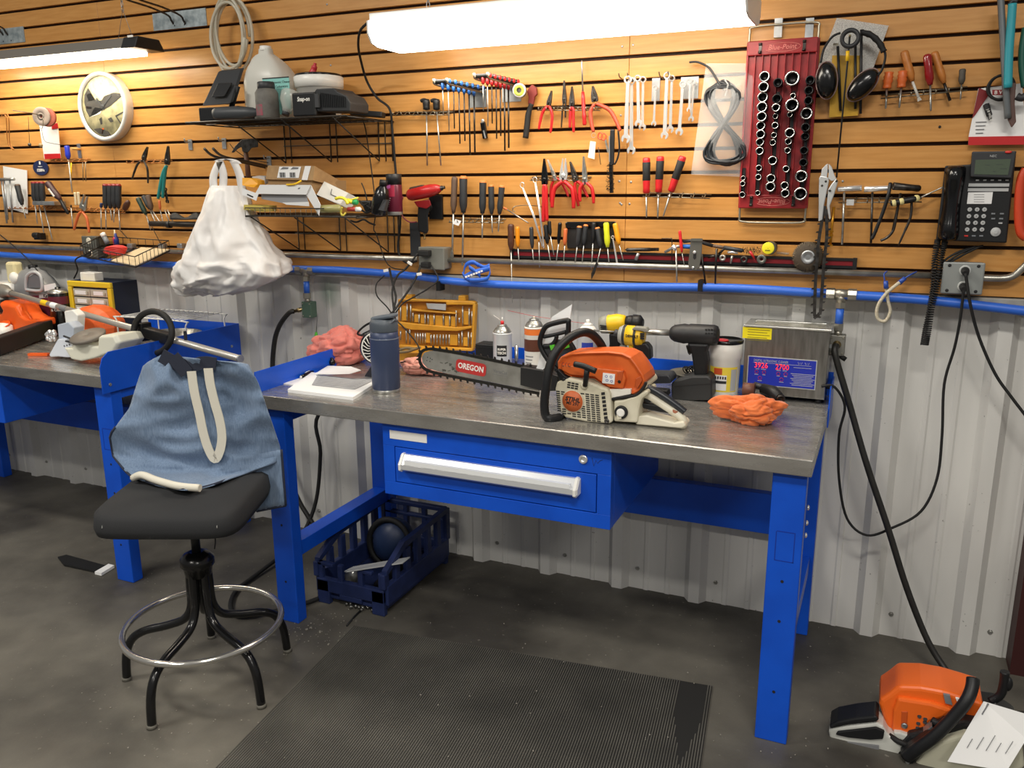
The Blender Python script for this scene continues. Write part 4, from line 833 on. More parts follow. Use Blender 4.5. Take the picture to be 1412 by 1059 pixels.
for i, (a, b, c, m, lb) in enumerate((((580, 590), (585, 650), (600, 752), 'dark_steel', 'dark steel tapered punch next to the clamp plate'), ((660, 560), (656, 620), (652, 750), 'dark_steel', 'dark steel straight punch further from the clamp plate'))):
    t = thing('punch', lb, 'punch', at(y2(*c, .04))); MB().lathe(y2(*a, .04), y2(*c, .04)-y2(*a, .04), [(0, .0025), (.004, .0042), (.03, .004), (.05, .0025), (.055, .0025)], 8).build('punch', m, t) if False else MB().tube([y2(*a, .04), y2(*b, .04), y2(*c, .04)], [.0042, .0038, .0026], 8).build('rod', m, t)
driver('brown-handled brush lying along the magnetic bar', y2(640, 545, .035), y2(700, 555, .035), y2(805, 572, .035), 'brown_grip', .006, .007, name='stiff_brush', sm='charcoal')['category'] = 'brush'
b = MB(); rnd = random.Random(9)
for i in range(90): p = y2(rnd.uniform(800, 900), 570+rnd.uniform(-12, 12), .035); b.tube([p, p+V((rnd.uniform(-.002, .006), -.004, rnd.uniform(-.008, .008)))], .0008, 3)
tag(b.build('brush_bristles', 'dark_steel'), 'tuft of dark wire bristles on the magnetic bar', 'brush', kind='stuff')
for i, (x, y, r, m, lb) in enumerate(((692, 610, .011, 'steel', 'steel ring nut among the clutter on the magnetic bar'), (808, 620, .0125, 'dark_steel', 'dark gear wheel stuck on the magnetic bar'), (903, 617, .0155, 'plate_grey', 'grey washer disc with a centre hole on the magnetic bar'))):
    c = y2(x, y, .035); tag(MB().lathe(c+YA*.004, NY, [(0, r*.35), (0, r*.96), (.003, r), (.007, r), (.009, r*.9), (.009, r*.35), (0, r*.35)], 16, True, False).build('washer', m), lb, 'washer')
for i, (a, b, m) in enumerate((((615, 608), (660, 600), 'dark_steel'), ((672, 590), (712, 552), 'dark_steel'), ((720, 580), (775, 585), 'chrome'), ((840, 575), (866, 620), 'red'), ((745, 600), (735, 640), 'steel'))):
    tag(MB().tube([y2(*a, .035), y2((a[0]+b[0])/2, (a[1]+b[1])/2-3, .037), y2(*b, .035)], [.005, .0042, .003], 6).build('small_tool', m), ['stubby dark pin lying on the magnetic bar', 'dark angled bit crossing the magnetic bar', 'short chrome socket extension on the magnetic bar', 'small red-tipped key stuck on the magnetic bar', 'small steel hook bit hanging off the magnetic bar'][i], 'bit')
c = y2(938, 558, .05); t = thing('tape_measure', 'round tape reel with a yellow face on the magnetic bar', 'tape', at(c-ZA*.02))
MB().lathe(c+YA*.035+XA*.005, NY, [(0, .019), (.002, .021), (.03, .021), (.034, .02)], 20).build('case', mat('reel_dark', '4A463C', .5), t); MB().lathe(c+NY*.0, NY, [(-.002, .0195), (.001, .0195), (.0016, .018), (.0016, .001)], 20, caps=False).build('face', mat('face_yellow', 'F0E42E', .4), t)
[MB().cbox(c+V((dx, -.002, -.007)), (.0025, .0006, .004)).build('print_mark', 'ink', t) for dx in (-.007, -.003, .001, .005)]
b = MB(); p0, p1 = y2(985, 582, .03), y2(1050, 588, .03); b.tube([p0+(p1-p0)*(i/80)+V((0, .004*math.cos(i*.9), .004*math.sin(i*.9))) for i in range(81)], .0007, 4); tag(b.build('spring', 'steel'), 'small coil spring stuck to the magnetic bar', 'spring')
# ================================================================ conduit, boxes, air line
CND = mat('conduit_zinc', 'B5B3AC', .35, .75, col2='99968D', scale=20)
t = thing('conduit', 'galvanised steel conduit running along the lower slats', 'pipe', (-1.5, -.03, 1.277))
def cz(px, py): return W(px, py, .03)
xa = W(-20, 345, .03).x; p1 = W(1302, 380, .03); p0 = W(607, 358, .03)
MB().tube([V((xa, -.028, 1.268)), V((-2.4, -.028, 1.274)), V((p0.x-.1, -.028, 1.277))], .0105, 10).build('pipe', CND, t)
MB().tube([V((p0.x+.0, -.028, 1.277)), V((p1.x, -.028, 1.28))], .0105, 10).build('pipe', CND, t)
MB().tube(smooth_path([V((p1.x+.05, -.028, 1.279)), W(1378, 384, .03), W(1396, 381, .03), W(1408, 372, .032), W(1425, 355, .034)], 5), .0105, 10).build('pipe', CND, t)
for px in (650, 882, 1165): x = W(px, 365, .03).x; MB().box((x-.008, -.041, 1.263), (x+.008, -.002, 1.293)).build('strap', CND, t, bev=.003) if px == 0 else None
def outlet(label, px0, py0, px1, py1, d=.055, m=None, name='outlet_box'):
    a, b = W(px0, py0, d), W(px1, py1, d); t = thing(name, label, 'outlet', at(V(((a.x+b.x)/2, 0, b.z))))
    M_ = m or mat('box_grey', '8E9290', .5, .2)
    MB().box((a.x, -d+.008, b.z), (b.x, -.002, a.z)).build('box', M_, t, bev=.005); MB().box((a.x-.002, -d, b.z-.002), (b.x+.002, -d+.009, a.z+.002)).build('cover', M_, t, bev=.004)
    return t, a, b
t, a, b = outlet('grey weatherproof outlet box below the phone with two cords plugged in', 1302, 362, 1353, 406)
cx = (a.x+b.x)/2+.004
for z in (a.z-.022, b.z+.022):
    MB().lathe((cx, -.055, z), NY, [(0, .016), (.002, .016), (.0025, .014)], 18).build('receptacle', mat('socket_grey', 'B9BCBA', .5), t); 
for dx, z in ((-.035, a.z-.008), (.035, a.z-.008), (-.035, b.z+.008), (.035, b.z+.008)): MB().lathe((cx-.004+dx*1.1, -.055, z), NY, [(0, .005), (.001, .005), (.001, .002)], 8).build('screw', 'ink', t)
P1 = V((cx, -.058, a.z-.022)); P2 = V((cx, -.058, b.z+.022))
def plug(t, p, d=NY): MB().cyl(p, p+d*.028+NZ*.006, .012, .009, 10).build('plug', 'black_rubber', t)
t = thing('extension_cord', 'black cord from the lower socket looping down to the ultrasonic cleaner', 'cord', at(W(1190, 738, .05))); plug(t, P2)
pts = [P2+NY*.024+NZ*.004, W(1324, 440, .07), W(1316, 480, .05), W(1302, 530, .04), W(1299, 600, .035), W(1292, 660, .04), W(1270, 705, .05), W(1230, 728, .06), W(1195, 738, .06), W(1168, 715, .06), W(1157, 660, .07), W(1157, 600, .09), W(1165, 560, .1), W(1150, 533, .12), V((-.155, -.125, .925))]
MB().tube(smooth_path(pts), .0042, 8).build('cable', 'black_rubber', t)
t = thing('extension_cord', 'black cord from the upper socket sweeping down past the frame edge', 'cord', at(W(1412, 580, .05))); plug(t, P1)
MB().tube(smooth_path([P1+NY*.026+NZ*.005, W(1338, 420, .08), W(1350, 465, .06), W(1372, 515, .05), W(1395, 548, .05), W(1418, 578, .05), W(1450, 620, .05)]), .0045, 8).build('cable', 'black_rubber', t)
# blue air line
BLU = mat('air_blue', '2E66CE', .4); FIT = mat('nickel', 'A9A69A', .35, .8)
t = thing('air_line', 'blue compressed air pipe clipped under the slat wall with two drop fittings', 'pipe', (-1.5, -.05, 1.2))
pp = [W(x, y, .045) for x, y in ((-20, 350), (100, 358), (220, 365), (400, 371), (470, 373), (560, 380), (640, 390), (780, 396), (980, 397), (1120, 404), (1180, 408), (1260, 413), (1340, 421), (1425, 431))]
for p in pp: p.y = -.034
MB().tube(smooth_path(pp, 5), .0148, 12).build('pipe', BLU, t)
def drop(px, py, boxm, bl, nm):
    c = W(px, py, .045); c.y = -.034
    MB().cyl(c-XA*.045, c-XA*.02, .0185, n=8, smooth=False).cyl(c+XA*.02, c+XA*.045, .0185, n=8, smooth=False).cyl(c-XA*.025, c+XA*.025, .016).cyl(c, c-ZA*.03, .014).cyl(c-ZA*.026, c-ZA*.045, .0165, n=6, smooth=False).build('tee_fitting', FIT, t)
    MB().cyl(c-ZA*.045, c-ZA*.10, .0125).build('drop_pipe', BLU, t)
    MB().cyl(c-ZA*.095, c-ZA*.118, .016, n=6, smooth=False).cyl(c-ZA*.118, c-ZA*.135, .012).build('lower_nut', FIT, t)
    v = MB().box((c.x-.024, c.y-.012, c.z-.20), (c.x+.024, c.y+.03, c.z-.132)).build('manifold', boxm, t, bev=.003)
    for dx, dz in ((-.018, -.14), (.018, -.14), (-.018, -.192), (.018, -.192)): MB().lathe(c+V((dx, -.012, dz)), NY, [(0, .004), (.002, .003)], 6).build('screw', FIT, v)
    return c
c2 = drop(1160, 406, mat('manifold_grey', '86857E', .5, .4), 0, 0)
MB().lathe(c2+V((0, -.012, -.162)), NY, [(0, .013), (.004, .013), (.006, .009), (.02, .008)], 10).build('hose_barb', 'brass', t)
MB().cyl(c2+V((.01, .0, -.2)), c2+V((.03, 0, -.212)), .008, n=8).build('drain_stub', 'black_rubber', t)
c1 = drop(419, 373, mat('manifold_green', '4E6658', .5), 0, 0)
MB().lathe(c1+V((-.024, 0, -.165)), V((-1, 0, -.25)), [(0, .007), (.015, .007), (.016, .010), (.03, .010), (.031, .007), (.05, .007)], 8).build('hose_barb', 'brass', t)
for px in (966, 605): c = W(px, 394, .045); MB().box((c.x-.008, -.052, c.z-.019), (c.x+.008, -.01, c.z+.019)).build('pipe_clip', 'black_plastic', t)
HOSE = mat('hose_black', '262522', .5, col2='1E1D1B', scale=30)
s = c2+V((0, -.03, -.162))
tag(MB().tube(smooth_path([s, s+V((0, -.02, -.03)), W(1172, 560, .08), W(1195, 640, .09), W(1225, 730, .10), W(1250, 810, .11), W(1280, 885, .13), W(1312, 935, .18), F(1340, 975, .02), F(1400, 985, .012), F(1460, 985, .012)], 6), .0105, 10).build('air_hose', HOSE), 'black air hose dropping from the fitting beside the cleaner to the floor saw', 'hose')
s = c1+V((-.073, 0, -.177))
tag(MB().tube(smooth_path([s, W(398, 432, .045), W(385, 450, .04), W(378, 475, .035), W(376, 520, .03), W(382, 600, .03), W(400, 660, .03), W(412, 690, .04), W(425, 712, .05), W(440, 735, .06)], 6), .0105, 10).build('air_hose', HOSE), 'black air hose curving down behind the stool from the green fitting', 'hose')
tag(MB().tube(smooth_path([V((-1.955, .03, .80)), W(440, 570, .0), W(442, 625, .0), W(436, 690, .02), W(418, 735, .1), W(395, 760, .25), F(350, 795, .012), F(325, 815, .012), F(318, 838, .012), F(335, 850, .012), F(400, 838, .012), F(440, 825, .012)], 6), .0085, 9).build('floor_cable', 'black_rubber'), 'black cable hanging behind the bench leg and curling on the floor by the stool', 'cord')
# rope with blue hooks, rolled blue tape
t = thing('bungee_cord', 'white bungee cord loop with blue hooks over the conduit', 'cord', at(y3(650, 955, .05)))
MB().tube(smooth_path([y3(668, 770, .05), y3(676, 840, .05), y3(688, 900, .05), y3(660, 952, .05), y3(620, 935, .05), y3(622, 870, .055), y3(670, 800, .06), y3(740, 742, .06)], 6), .0052, 8).build('rope', mat('rope_white', 'D5CDB8', .8, col2='B9AE95', scale=180), t)
for a, b in (((667, 775), (664, 735)), ((735, 748), (770, 718))): MB().tube([y3(*a, .055), y3(*b, .055)], [.0075, .0065], 8).build('ferrule', mat('hook_blue', '2C4FA8', .4), t)
MB().tube(smooth_path([y3(660, 738, .052), y3(655, 700, .05), y3(672, 682, .03)], 4), .0022, 6).build('hook', 'hook_blue', t); MB().tube(smooth_path([y3(768, 720, .055), y3(800, 700, .05), y3(832, 685, .03)], 4), .0022, 6).build('hook', 'hook_blue', t)
t = thing('blue_strap', 'wad of blue strap with white lettering tucked on the air pipe', 'strap', at(y1(460, 775, .06)))
for i, (pts, w) in enumerate(((((390, 740), (400, 690), (440, 672), (470, 690)), .016), (((395, 755), (440, 730), (500, 715), (532, 705)), .02), (((420, 770), (470, 770), (520, 760), (535, 720)), .016), (((460, 680), (500, 700), (530, 690)), .014), (((385, 735), (410, 765), (450, 772)), .014), (((420, 700), (450, 720), (480, 745)), .016))):
    pt = smooth_path([y1(x, y, .055+.006*(i % 3)) for x, y in pts], 4); b = MB(); b.add([p+s for p in pt for s in (ZA*w*.5+NY*.003, ZA*-w*.5)], [(2*k, 2*k+2, 2*k+3, 2*k+1) for k in range(len(pt)-1)], True); b.build('strap_fold', BLU, t, solid=.004)
for i in range(7): p = y1(403+14*i, 752-5.2*i, .074); MB().cbox(p, (.0085, .001, .007), MX.Rotation(-.3, 3, 'Y')).build('print_mark', 'white_plastic', t)
# ================================================================ wall phone
a, b = y3(985, 112, .0), y3(1370, 32, 0)
t = thing('desk_phone', 'black office telephone with tilted display and curly cord on the slat wall', 'phone', at(y3(1130, 535, .02)))
def ph(x, y, d): return y3(x, y, d)
o = [(935, 515), (985, 112), (1125, 105), (1130, 35), (1370, 32), (1368, 60), (1318, 530)]
MB().hull([ph(x, y, .055) for x, y in o], [ph(x, y, .012) for x, y in o]).build('base', 'black_plastic', t, bev=.004)
o = [(1122, 172), (1130, 36), (1372, 32), (1345, 180)]; MB().hull([ph(x, y, .075) for x, y in o], [ph(x, y, .05) for x, y in o]).build('display_head', 'charcoal', t, bev=.003)
o = [(1142, 158), (1150, 80), (1342, 75), (1325, 162)]; MB().hull([ph(x, y, .0765) for x, y in o], [ph(x, y, .07) for x, y in o]).build('screen', mat('lcd', '4F5B4C', .25), t)
[MB().cbox(ph(x, y, .0766), (w_, .0004, .002)).build('screen_mark', mat('lcd_ink', '39433A', .5), t) for x, y, w_ in ((1215, 108, .012), (1280, 105, .016), (1300, 128, .016), (1250, 143, .008))]; text('lettering', 'NEC', .009, 'light_grey', t, ph(1246, 60, .0765), XA, ZA)
o = ph(1328, 38, .077); MB().ball(o, (.009, .004, .004), 10, 6).build('message_lamp', mat('lamp_red', 'D83A34', .3), t)
hp = MB(); rings = []
for y, w, d in ((108, 52, .07), (120, 60, .088), (165, 62, .098), (220, 58, .090), (300, 52, .085), (400, 56, .086), (450, 62, .096), (500, 62, .092), (520, 55, .075)):
    cx = 1047-(y-108)*.118; l, r, = ph(cx-w, y, d-.03), ph(cx+w, y, d-.03); m_ = ph(cx, y, d); rings.append([l+YA*.02, l, l+(m_-l)*.5+NY*.009, m_, r+(m_-r)*.5+NY*.009, r, r+YA*.02])
hp.loft(rings); hp.build('handset', 'black_gloss', t, sub=1)
for i, y in enumerate((216, 242)): p, q_ = ph(1112-i*4, y, .057), ph(1332-i*4, y, .057); MB().bar(p, q_, .004, .009).build('key_row', 'light_grey', t)
for i in range(5): p = ph(1160+40*i, 190, .057); MB().cbox(p, (.008, .004, .0035)).build('soft_key', 'light_grey', t)
o = [(1103, 318), (1110, 256), (1244, 254), (1236, 318)]; MB().hull([ph(x, y, .057) for x, y in o], [ph(x, y, .05) for x, y in o]).build('name_card', 'paper', t)
for i in range(4): p = ph(1172, 268+13*i, .0575); MB().box((p.x-.015, p.y-.0004, p.z-.0005), (p.x+.012, p.y, p.z+.0005)).build('card_line', 'ink_grey', t)
for r in range(4):
    for c in range(3):
        p = ph(1118+40*c-4.6*r, 349+36*r, .056); k = MB().lathe(p, NY, [(0, .0065), (.003, .0065), (.004, .005)], 10).build('dial_key', 'light_grey', t)
        text('key_digit', '123456789*0#'[r*3+c], .006, 'ink', k, p+NY*.0045, XA, ZA)
p = ph(1258, 470, .056); MB().lathe(p, NY, [(0, .0135), (.003, .0135), (.0045, .011), (.0045, .006), (.006, .005)], 16).build('navigation_dial', 'light_grey', t)
for x, y, m_ in ((1245, 371, 'grey_plastic'), (1292, 371, 'grey_plastic'), (1245, 398, 'grey_plastic'), (1288, 398, 'grey_plastic'), (1284, 422, 'light_grey'), (1099, 491, 'lamp_red'), (1140, 491, 'grey_plastic'), (1180, 491, 'grey_plastic')): MB().cbox(ph(x, y, .056), (.010, .004, .004)).build('function_key', m_, t)
cc = MB()
def coil(path, R, turns, r=.0016):
    path = smooth_path(path, 8); n = turns*9; out = []
    for i in range(n+1):
        f = i/n*(len(path)-1); j = min(int(f), len(path)-2); p = path[j]+(path[j+1]-path[j])*(f-j); d = (path[j+1]-path[j]).normalized(); u = d.cross(NY).normalized(); a = 2*PI*i/9
        out.append(p+u*R*math.cos(a)+u.cross(d)*R*math.sin(a))
    cc.tube(out, r, 5)
coil([y3(945, 515, .04), y3(930, 620, .05), y3(922, 760, .05), y3(905, 880, .05), y3(880, 1000, .05), y3(868, 1080, .05)], .0075, 48, .0022); coil([y3(985, 520, .04), y3(962, 620, .045), y3(940, 760, .06), y3(912, 880, .06), y3(895, 1000, .06), y3(880, 1080, .055)], .0075, 48, .0022)
cc.build('curly_cord', 'black_rubber', t)
MB().tube(smooth_path([y3(1190, 545, .02), y3(1080, 570, .04), y3(1000, 610, .045), y3(965, 650, .04), y3(1000, 640, .05), y3(1090, 590, .045), y3(1170, 550, .03)], 5), .0035, 6).build('line_cord', 'black_rubber', t)
MB().tube(smooth_path([y3(1150, 550, .03), y3(1060, 590, .05), y3(985, 640, .05)], 5), .0035, 6).build('line_cord', 'black_rubber', t)
# ================================================================ wall, left side
def PLN(px, py, p0, n):
    d = ray(px, py); n = V(n); return CPOS + d*((V(p0)-CPOS).dot(n)/d.dot(n))
def slab(o, t=.001): return MB().hull([p+NY*t for p in o], [p-NY*t for p in o])
v1, v2, v3, v4, v5 = zone(0, 130, 7.844), zone(0, 220, 7.844), zone(340, 200, 10.086), zone(430, 220, 10.086), zone(330, 60, 7.844)
# galvanised hook plates
for (x0, y0, x1, y1_), lb, hooks in (((822, 38, 1125, 175), 'galvanised double hook plate beside the clear hose coil', ((940, 130), (1005, 130))), ((-60, 140, 142, 250), 'galvanised hook plate cut by the frame, above the shop light', ((20, 190), (45, 190)))):
    a, b = z1(x0, y0, .0), z1(x1, y1_, .0); c = z1((x0+x1)/2, (y0+y1_)/2, 0)
    t = thing('hook_plate', lb, 'hook', at(V((c.x, 0, c.z-.04))))
    MB().box((a.x, -.003, c.z-.034), (b.x, 0, c.z+.034)).build('plate', mat('galv', 'B8C2C4', .45, .5, col2='8E9A9E', scale=35), t)
    for hx, hy in hooks:
        p = z1(hx, hy, 0); MB().tube(smooth_path([p+NY*.002, p+NY*.012+ZA*.012, p+NY*.03+ZA*.03, p+NY*.12+ZA*.045, p+NY*.25+ZA*.055, p+NY*.27+ZA*.075], 5), .0042, 8).build('hook', 'dark_steel', t)
    for dx in (-.03, .025): MB().lathe((c.x+dx, -.003, c.z-.022), NY, [(0, .003), (.001, .003)], 6).build('rivet', 'ink', t)
# clear hose coil
b = MB(); HM = mat('clear_hose', 'CFC9B6', .3, alpha=.72)
c = z1(1262, 190, .05)
pts = []
for i in range(4*28):
    a = 2*PI*i/28; k = i/28; pts.append(c+V(((.082+.006*math.sin(k*2.1))*math.cos(a)+.012*math.sin(k*1.7), -.008*k+.006*math.sin(a*1.3), (.135+.008*math.sin(k*3))*math.sin(a)-.012*math.cos(k*2))))
pts += [c+V((.085, -.035, -.02)), c+V((.075, -.035, -.08)), c+V((.045, -.03, -.125)), c+V((.06, -.03, -.04)), c+V((.058, -.03, -.01))][:3]
b.tube(pts, .0065, 8)
tag(b.build('hose_coil', HM), 'coil of clear plastic hose hanging high over the wire shelf', 'hose')
# clock
c = W(151, 148, .0); R = .150
t = thing('wall_clock', 'round wall clock with a silver rim and a picture face', 'clock', at(c-ZA*R))
MB().lathe(c, NY, [(0, R*.98), (.03, R), (.042, R), (.046, R*.97), (.046, R*.9), (.038, R*.87)], 48, caps=False).build('rim', mat('clock_rim', 'C9C8C4', .35, .3), t)
CF = mat('clock_face', 'DCD3A0', .45, col2='A79F78', scale=30, detail=5)
MB().lathe(c+NY*.034, NY, [(0, R*.88), (.001, R*.88), (.001, .0005)], 40).build('face', CF, t)
kz = zone(100, 85, 7.62); CD = mat('clock_print', '2E2B25', .5)
for m_, pts in ((CD, ((85, 330), (130, 250), (230, 400), (300, 400), (330, 350), (440, 305), (545, 315), (560, 340), (400, 470), (330, 500), (240, 560), (150, 600), (105, 520), (85, 430))), (CD, ((200, 740), (280, 730), (380, 770), (430, 830), (360, 840), (270, 800))), ('cream', ((110, 330), (200, 300), (270, 380), (140, 410))), ('white_plastic', ((150, 600), (215, 480), (310, 500), (280, 560))), ('orange', ((105, 465), (175, 475), (175, 500), (115, 500))), (CD, ((470, 580), (610, 510), (610, 525), (490, 592), (560, 690), (550, 700))), (CD, ((270, 620), (300, 600), (310, 680), (290, 690))), (CD, ((380, 620), (420, 600), (450, 650), (410, 660))), ('orange', ((310, 730), (330, 730), (318, 800), (300, 800)))):
    slab([kz(335+(x-335)*.84, 470+(y-470)*.88, .0365) for x, y in pts], .0005).build('face_print', m_, t)
for a, L in ((.9, .075), (-.75, .05)): d = V((math.sin(a), 0, math.cos(a))); MB().bar(c+NY*.038-d*.015, c+NY*.038+d*L, .009, .002, NY).build('hand', 'charcoal', t)
MB().lathe(c+NY*.036, NY, [(0, .01), (.005, .01), (.006, .006)], 12).build('hub', 'charcoal', t)
MB().lathe(c+NY*.0405, NY, [(0, R*.885), (.001, R*.885), (.001, .0005)], 40).build('glass', mat('clock_glass', '9A9A9A', .05, alpha=.03), t)
# peg with grinding discs, packet
t = thing('peg_hook', 'long wire peg hook carrying the grinding discs', 'hook', at(v1(300, 200, .05)))
bs = v1(560, 260, 0)
MB().tube([bs, v1(350, 205, .14), v1(140, 175, .22), v1(138, 165, .22)], .0022, 6).build('wire', 'wire_steel', t)
MB().tube([v1(305, 240, .15), v1(318, 520, .15)], .0012, 5).build('hanging_wire', 'dark_wire', t); MB().ball(v1(320, 545, .15), .008, 8, 6).build('wire_end', 'dark_steel', t)
ax = V((.35, -1, 0)).normalized()
for cx, cy, m, lb in ((450, 240, mat('disc_grey', '8A7D74', .7), 'grey grinding disc in front on the wire peg'), (510, 248, mat('disc_rust', '8E4B3A', .7), 'rust red grinding disc behind the grey one')):
    c = v1(cx, cy, .09 if cx == 450 else .075); t = thing('grinding_disc', lb, 'disc', at(c-ZA*.04)); MB().lathe(c-ax*.006, ax, [(0, .008), (0, .042), (.011, .042), (.012, .04), (.012, .008), (0, .008)], 26, True, False).build('disc', m, t)
    MB().lathe(c+ax*.0062, ax, [(0, .008), (.0008, .008), (.0008, .016), (0, .016)], 16, True, False).build('hub_label', mat('disc_hub', '6A6058', .6), t)
t = thing('blister_packet', 'white packet with red ends hanging below the grinding discs', 'packet', at(v1(570, 700, .02)))
slab([v1(x, y, .03) for x, y in ((430, 330), (620, 310), (655, 690), (485, 700))], .003).build('card', 'paper', t)
slab([v1(x, y, .034) for x, y in ((478, 645), (650, 640), (656, 692), (486, 702))]).build('red_band', 'red', t); slab([v1(x, y, .034) for x, y in ((560, 320), (622, 310), (632, 370), (560, 378))]).build('red_band', 'red', t)
MB().tube(smooth_path([v1(405, 260, .10), v1(430, 360, .10), v1(460, 360, .10), v1(468, 260, .10)], 4), .0016, 6).build('hang_wire', 'wire_steel', t)
MB().tube(smooth_path([v1(450, 380, .05), v1(480, 500, .05), v1(560, 530, .05), v1(690, 550, .04)], 4), .0012, 5).build('tie_wire', 'dark_wire', t); MB().ball(v1(440, 550, .06), (.012, .008, .009), 8, 6).build('wire_clip', mat('clip_tan', 'A9926A', .6), t)
t = thing('peg_hook', 'copper coloured double wire hook near the frame edge', 'hook', at(v1(60, 600, .02)))
for dx in (0, 40): MB().tube(smooth_path([v1(10+dx, 240, 0), v1(30+dx, 215, .05), v1(60+dx*.7, 230, .06), v1(70+dx*.7, 300, .06), v1(85+dx*.5, 520, .05), v1(140+dx*.3, 600, .05)], 4), .0024, 6).build('wire', mat('copper_wire', 'A8703C', .4, .6), t)
for y in (240, 430): MB().tube([v1(0, y, .05), v1(75, y-5, .05)], .002, 6).build('cross_wire', 'copper_wire', t)
# blue round tag
t = thing('round_sign', 'dark blue round price sign on the slats under the grinding discs', 'sign', at(v1(442, 885, .004)))
c = v1(442, 795, .004); rx, rz = (v1(525, 795, .004)-v1(360, 795, .004)).length/2, .0352
MB().prism([(rx*math.cos(a), rz*math.sin(a)) for a in [2*PI*k/28 for k in range(28)]], c, XA, ZA, NY*.002).build('disc', 'navy', t)
text('lettering', '125BVx', .018, 'white_plastic', t, c+NY*.0032-ZA*.012, XA, ZA, bold=.0006, maxw=.052); text('lettering', 'Husqvarna', .007, 'white_plastic', t, c+NY*.0032+ZA*.006, XA, ZA, maxw=.04)
MB().prism([(-.006, .0), (-.004, .012), (.004, .012), (.006, 0), (0, -.004)], c+NY*.0025+ZA*.018, XA, ZA, NY*.0006).build('crest', 'white_plastic', t)
# small rack with blue screwdriver
comb('wire rack with the blue screwdriver next to the blue round sign', v1(540, 705), v1(985, 700), 7, m='copper_wire')
driver('blue handled screwdriver with a long yellow-streaked shank near the clock', v1(722, 555, .035), v1(740, 700, .035), v2(782, 360, .035), mat('bright_blue', '2436B8', .35), .012, .003)
t = thing('hook_block', 'small zinc slat hook with a wooden peg under the clock', 'hook', at(v1(870, 690, 0))); a, b = v1(835, 535, 0), v1(890, 690, 0)
MB().box((a.x, -.004, b.z), (b.x, 0, a.z)).build('plate', 'zinc', t); MB().cyl(v1(870, 595, .0), v1(770, 590, .06), .006, n=8).build('peg', mat('peg_wood', 'C69A5A', .5), t)
for i, x in enumerate((895, 925)): tag(MB().tube([v1(x, 730, .03), v1(x+4, 940, .03)], .0018, 6).build('drill_rod', 'wire_steel'), ['thin steel rod hanging in the rack by the clock, inner of two', 'thin steel rod hanging in the rack by the clock, outer of two'][i], 'rod')
tag(MB().tube([v1(770, 740, .03), v1(768, 930, .03)], .0035, 6).build('yellow_straw', 'yellow'), 'short yellow straw hanging behind the blue screwdriver shank', 'straw')
# white card and T handles at the edge
t = thing('paper_card', 'white card propped in the tool rack at the frame edge', 'card', at(v2(160, 580, .01))); slab([v2(x, y, .012) for x, y in ((35, 72), (292, 118), (300, 585), (60, 520))], .0015).build('card', 'paper', t)
for i, (x, xe, ye) in enumerate(((15, 75, 690), (45, 85, 650), (105, 140, 680))):
    t = thing('t_handle_wrench', ['steel T-handle wrench closest to the frame edge', 'steel T-handle wrench second from the frame edge', 'steel T-handle wrench in front of the white card'][i], 'wrench', at(v2(xe, ye, .05)))
    MB().tube([v2(x-35, 215, .055), v2(x+50, 212, .05)], .007, 8).build('handle', 'steel', t); MB().tube([v2(x, 220, .05), v2(xe, ye, .05)], .0042, 8).build('shaft', 'zinc', t)
driver('brown and black screwdriver leaning in front of the white card', v2(185, 270, .05), v2(240, 490, .05), v2(280, 640, .05), 'charcoal', .0135, .003, cap='brown_grip')
comb('long wire tool rack at the frame edge full of drivers', v2(170, 500), v2(620, 510), 8, m='copper_wire')
comb('long wire tool rack running under the nut drivers', v2(660, 515), v2(1400, 545), 10, m='copper_wire')
for i, (x, e) in enumerate(((365, (405, 700)), (408, (475, 800)), (452, (570, 880)))):
    driver(['black screwdriver with red cap, outermost in the silver holder', 'black screwdriver with red cap in the middle of the silver holder', 'black screwdriver with red cap next to the maroon driver'][i], v2(x, 240, .05), v2(x+12, 460, .05), v2(*e, .05), 'charcoal', .0135, .0028, cap='dark_red')
p, q_ = v2(352, 452, .065), v2(590, 495, .065); tag(MB().box((p.x, -.068, q_.z), (q_.x, -.002, p.z)).build('holder_bar', 'zinc', bev=.002), 'silver bar holder across the red-capped screwdrivers', 'holder')
t = driver('maroon electric driver stuck slanting into the rack', v2(510, 245, .06), v2(655, 440, .055), v2(740, 590, .05), mat('maroon_grip', '3E2426', .45), .0165, .008, sm='black_plastic', name='electric_driver'); t['category'] = 'driver'
slab([v2(x, y, .078) for x, y in ((515, 315), (530, 312), (592, 395), (578, 402))]).build('label', 'white_plastic', t)
driver('thin T-bar pick standing between maroon driver and ribbed tubes', v2(770, 490, .05), v2(768, 520, .05), v2(790, 735, .05), 'dark_steel', .004, .0025, name='pick')['category'] = 'pick'
for i, (x, y0) in enumerate(((812, 355), (846, 352))):
    t = thing('ribbed_tube', ['white ribbed plastic tube beside the pick', 'white ribbed plastic tube beside the wire brush fork'][i], 'tube', at(v2(x+20, 550, .04))); a, b = v2(x, y0, .04), v2(x+15, 540, .04)
    MB().lathe(a, b-a, [(k*.0045, .007 if k % 2 else .0055) for k in range(14)], 10).build('tube', mat('bone_plastic', 'D8C9A8', .5), t)
t = pliers('hose pliers with orange grips and splayed grey jaws under the clock', v2(930, 390, .05), v2(900, 510, .05), v2(800, 760, .05), v2(965, 790, .05), hm='orange_grip', jm='steel', rh=.006, jw=.02, bulge=.2, open_=.008)
for i, (x, e) in enumerate(((1140, (1148, 755)), (1190, (1210, 660)), (1235, (1230, 680)), (1280, (1300, 770)))):
    driver([f'black ribbed nut driver, {w}' for w in ('nearest the orange-gripped pliers', 'second from the orange-gripped pliers', 'third from the orange-gripped pliers', 'next to the brown handle')][i], v2(x, 265, .05), v2(x+3, 525, .05), v2(*e, .05), 'charcoal', .0135, .0026, cap='dark_red')
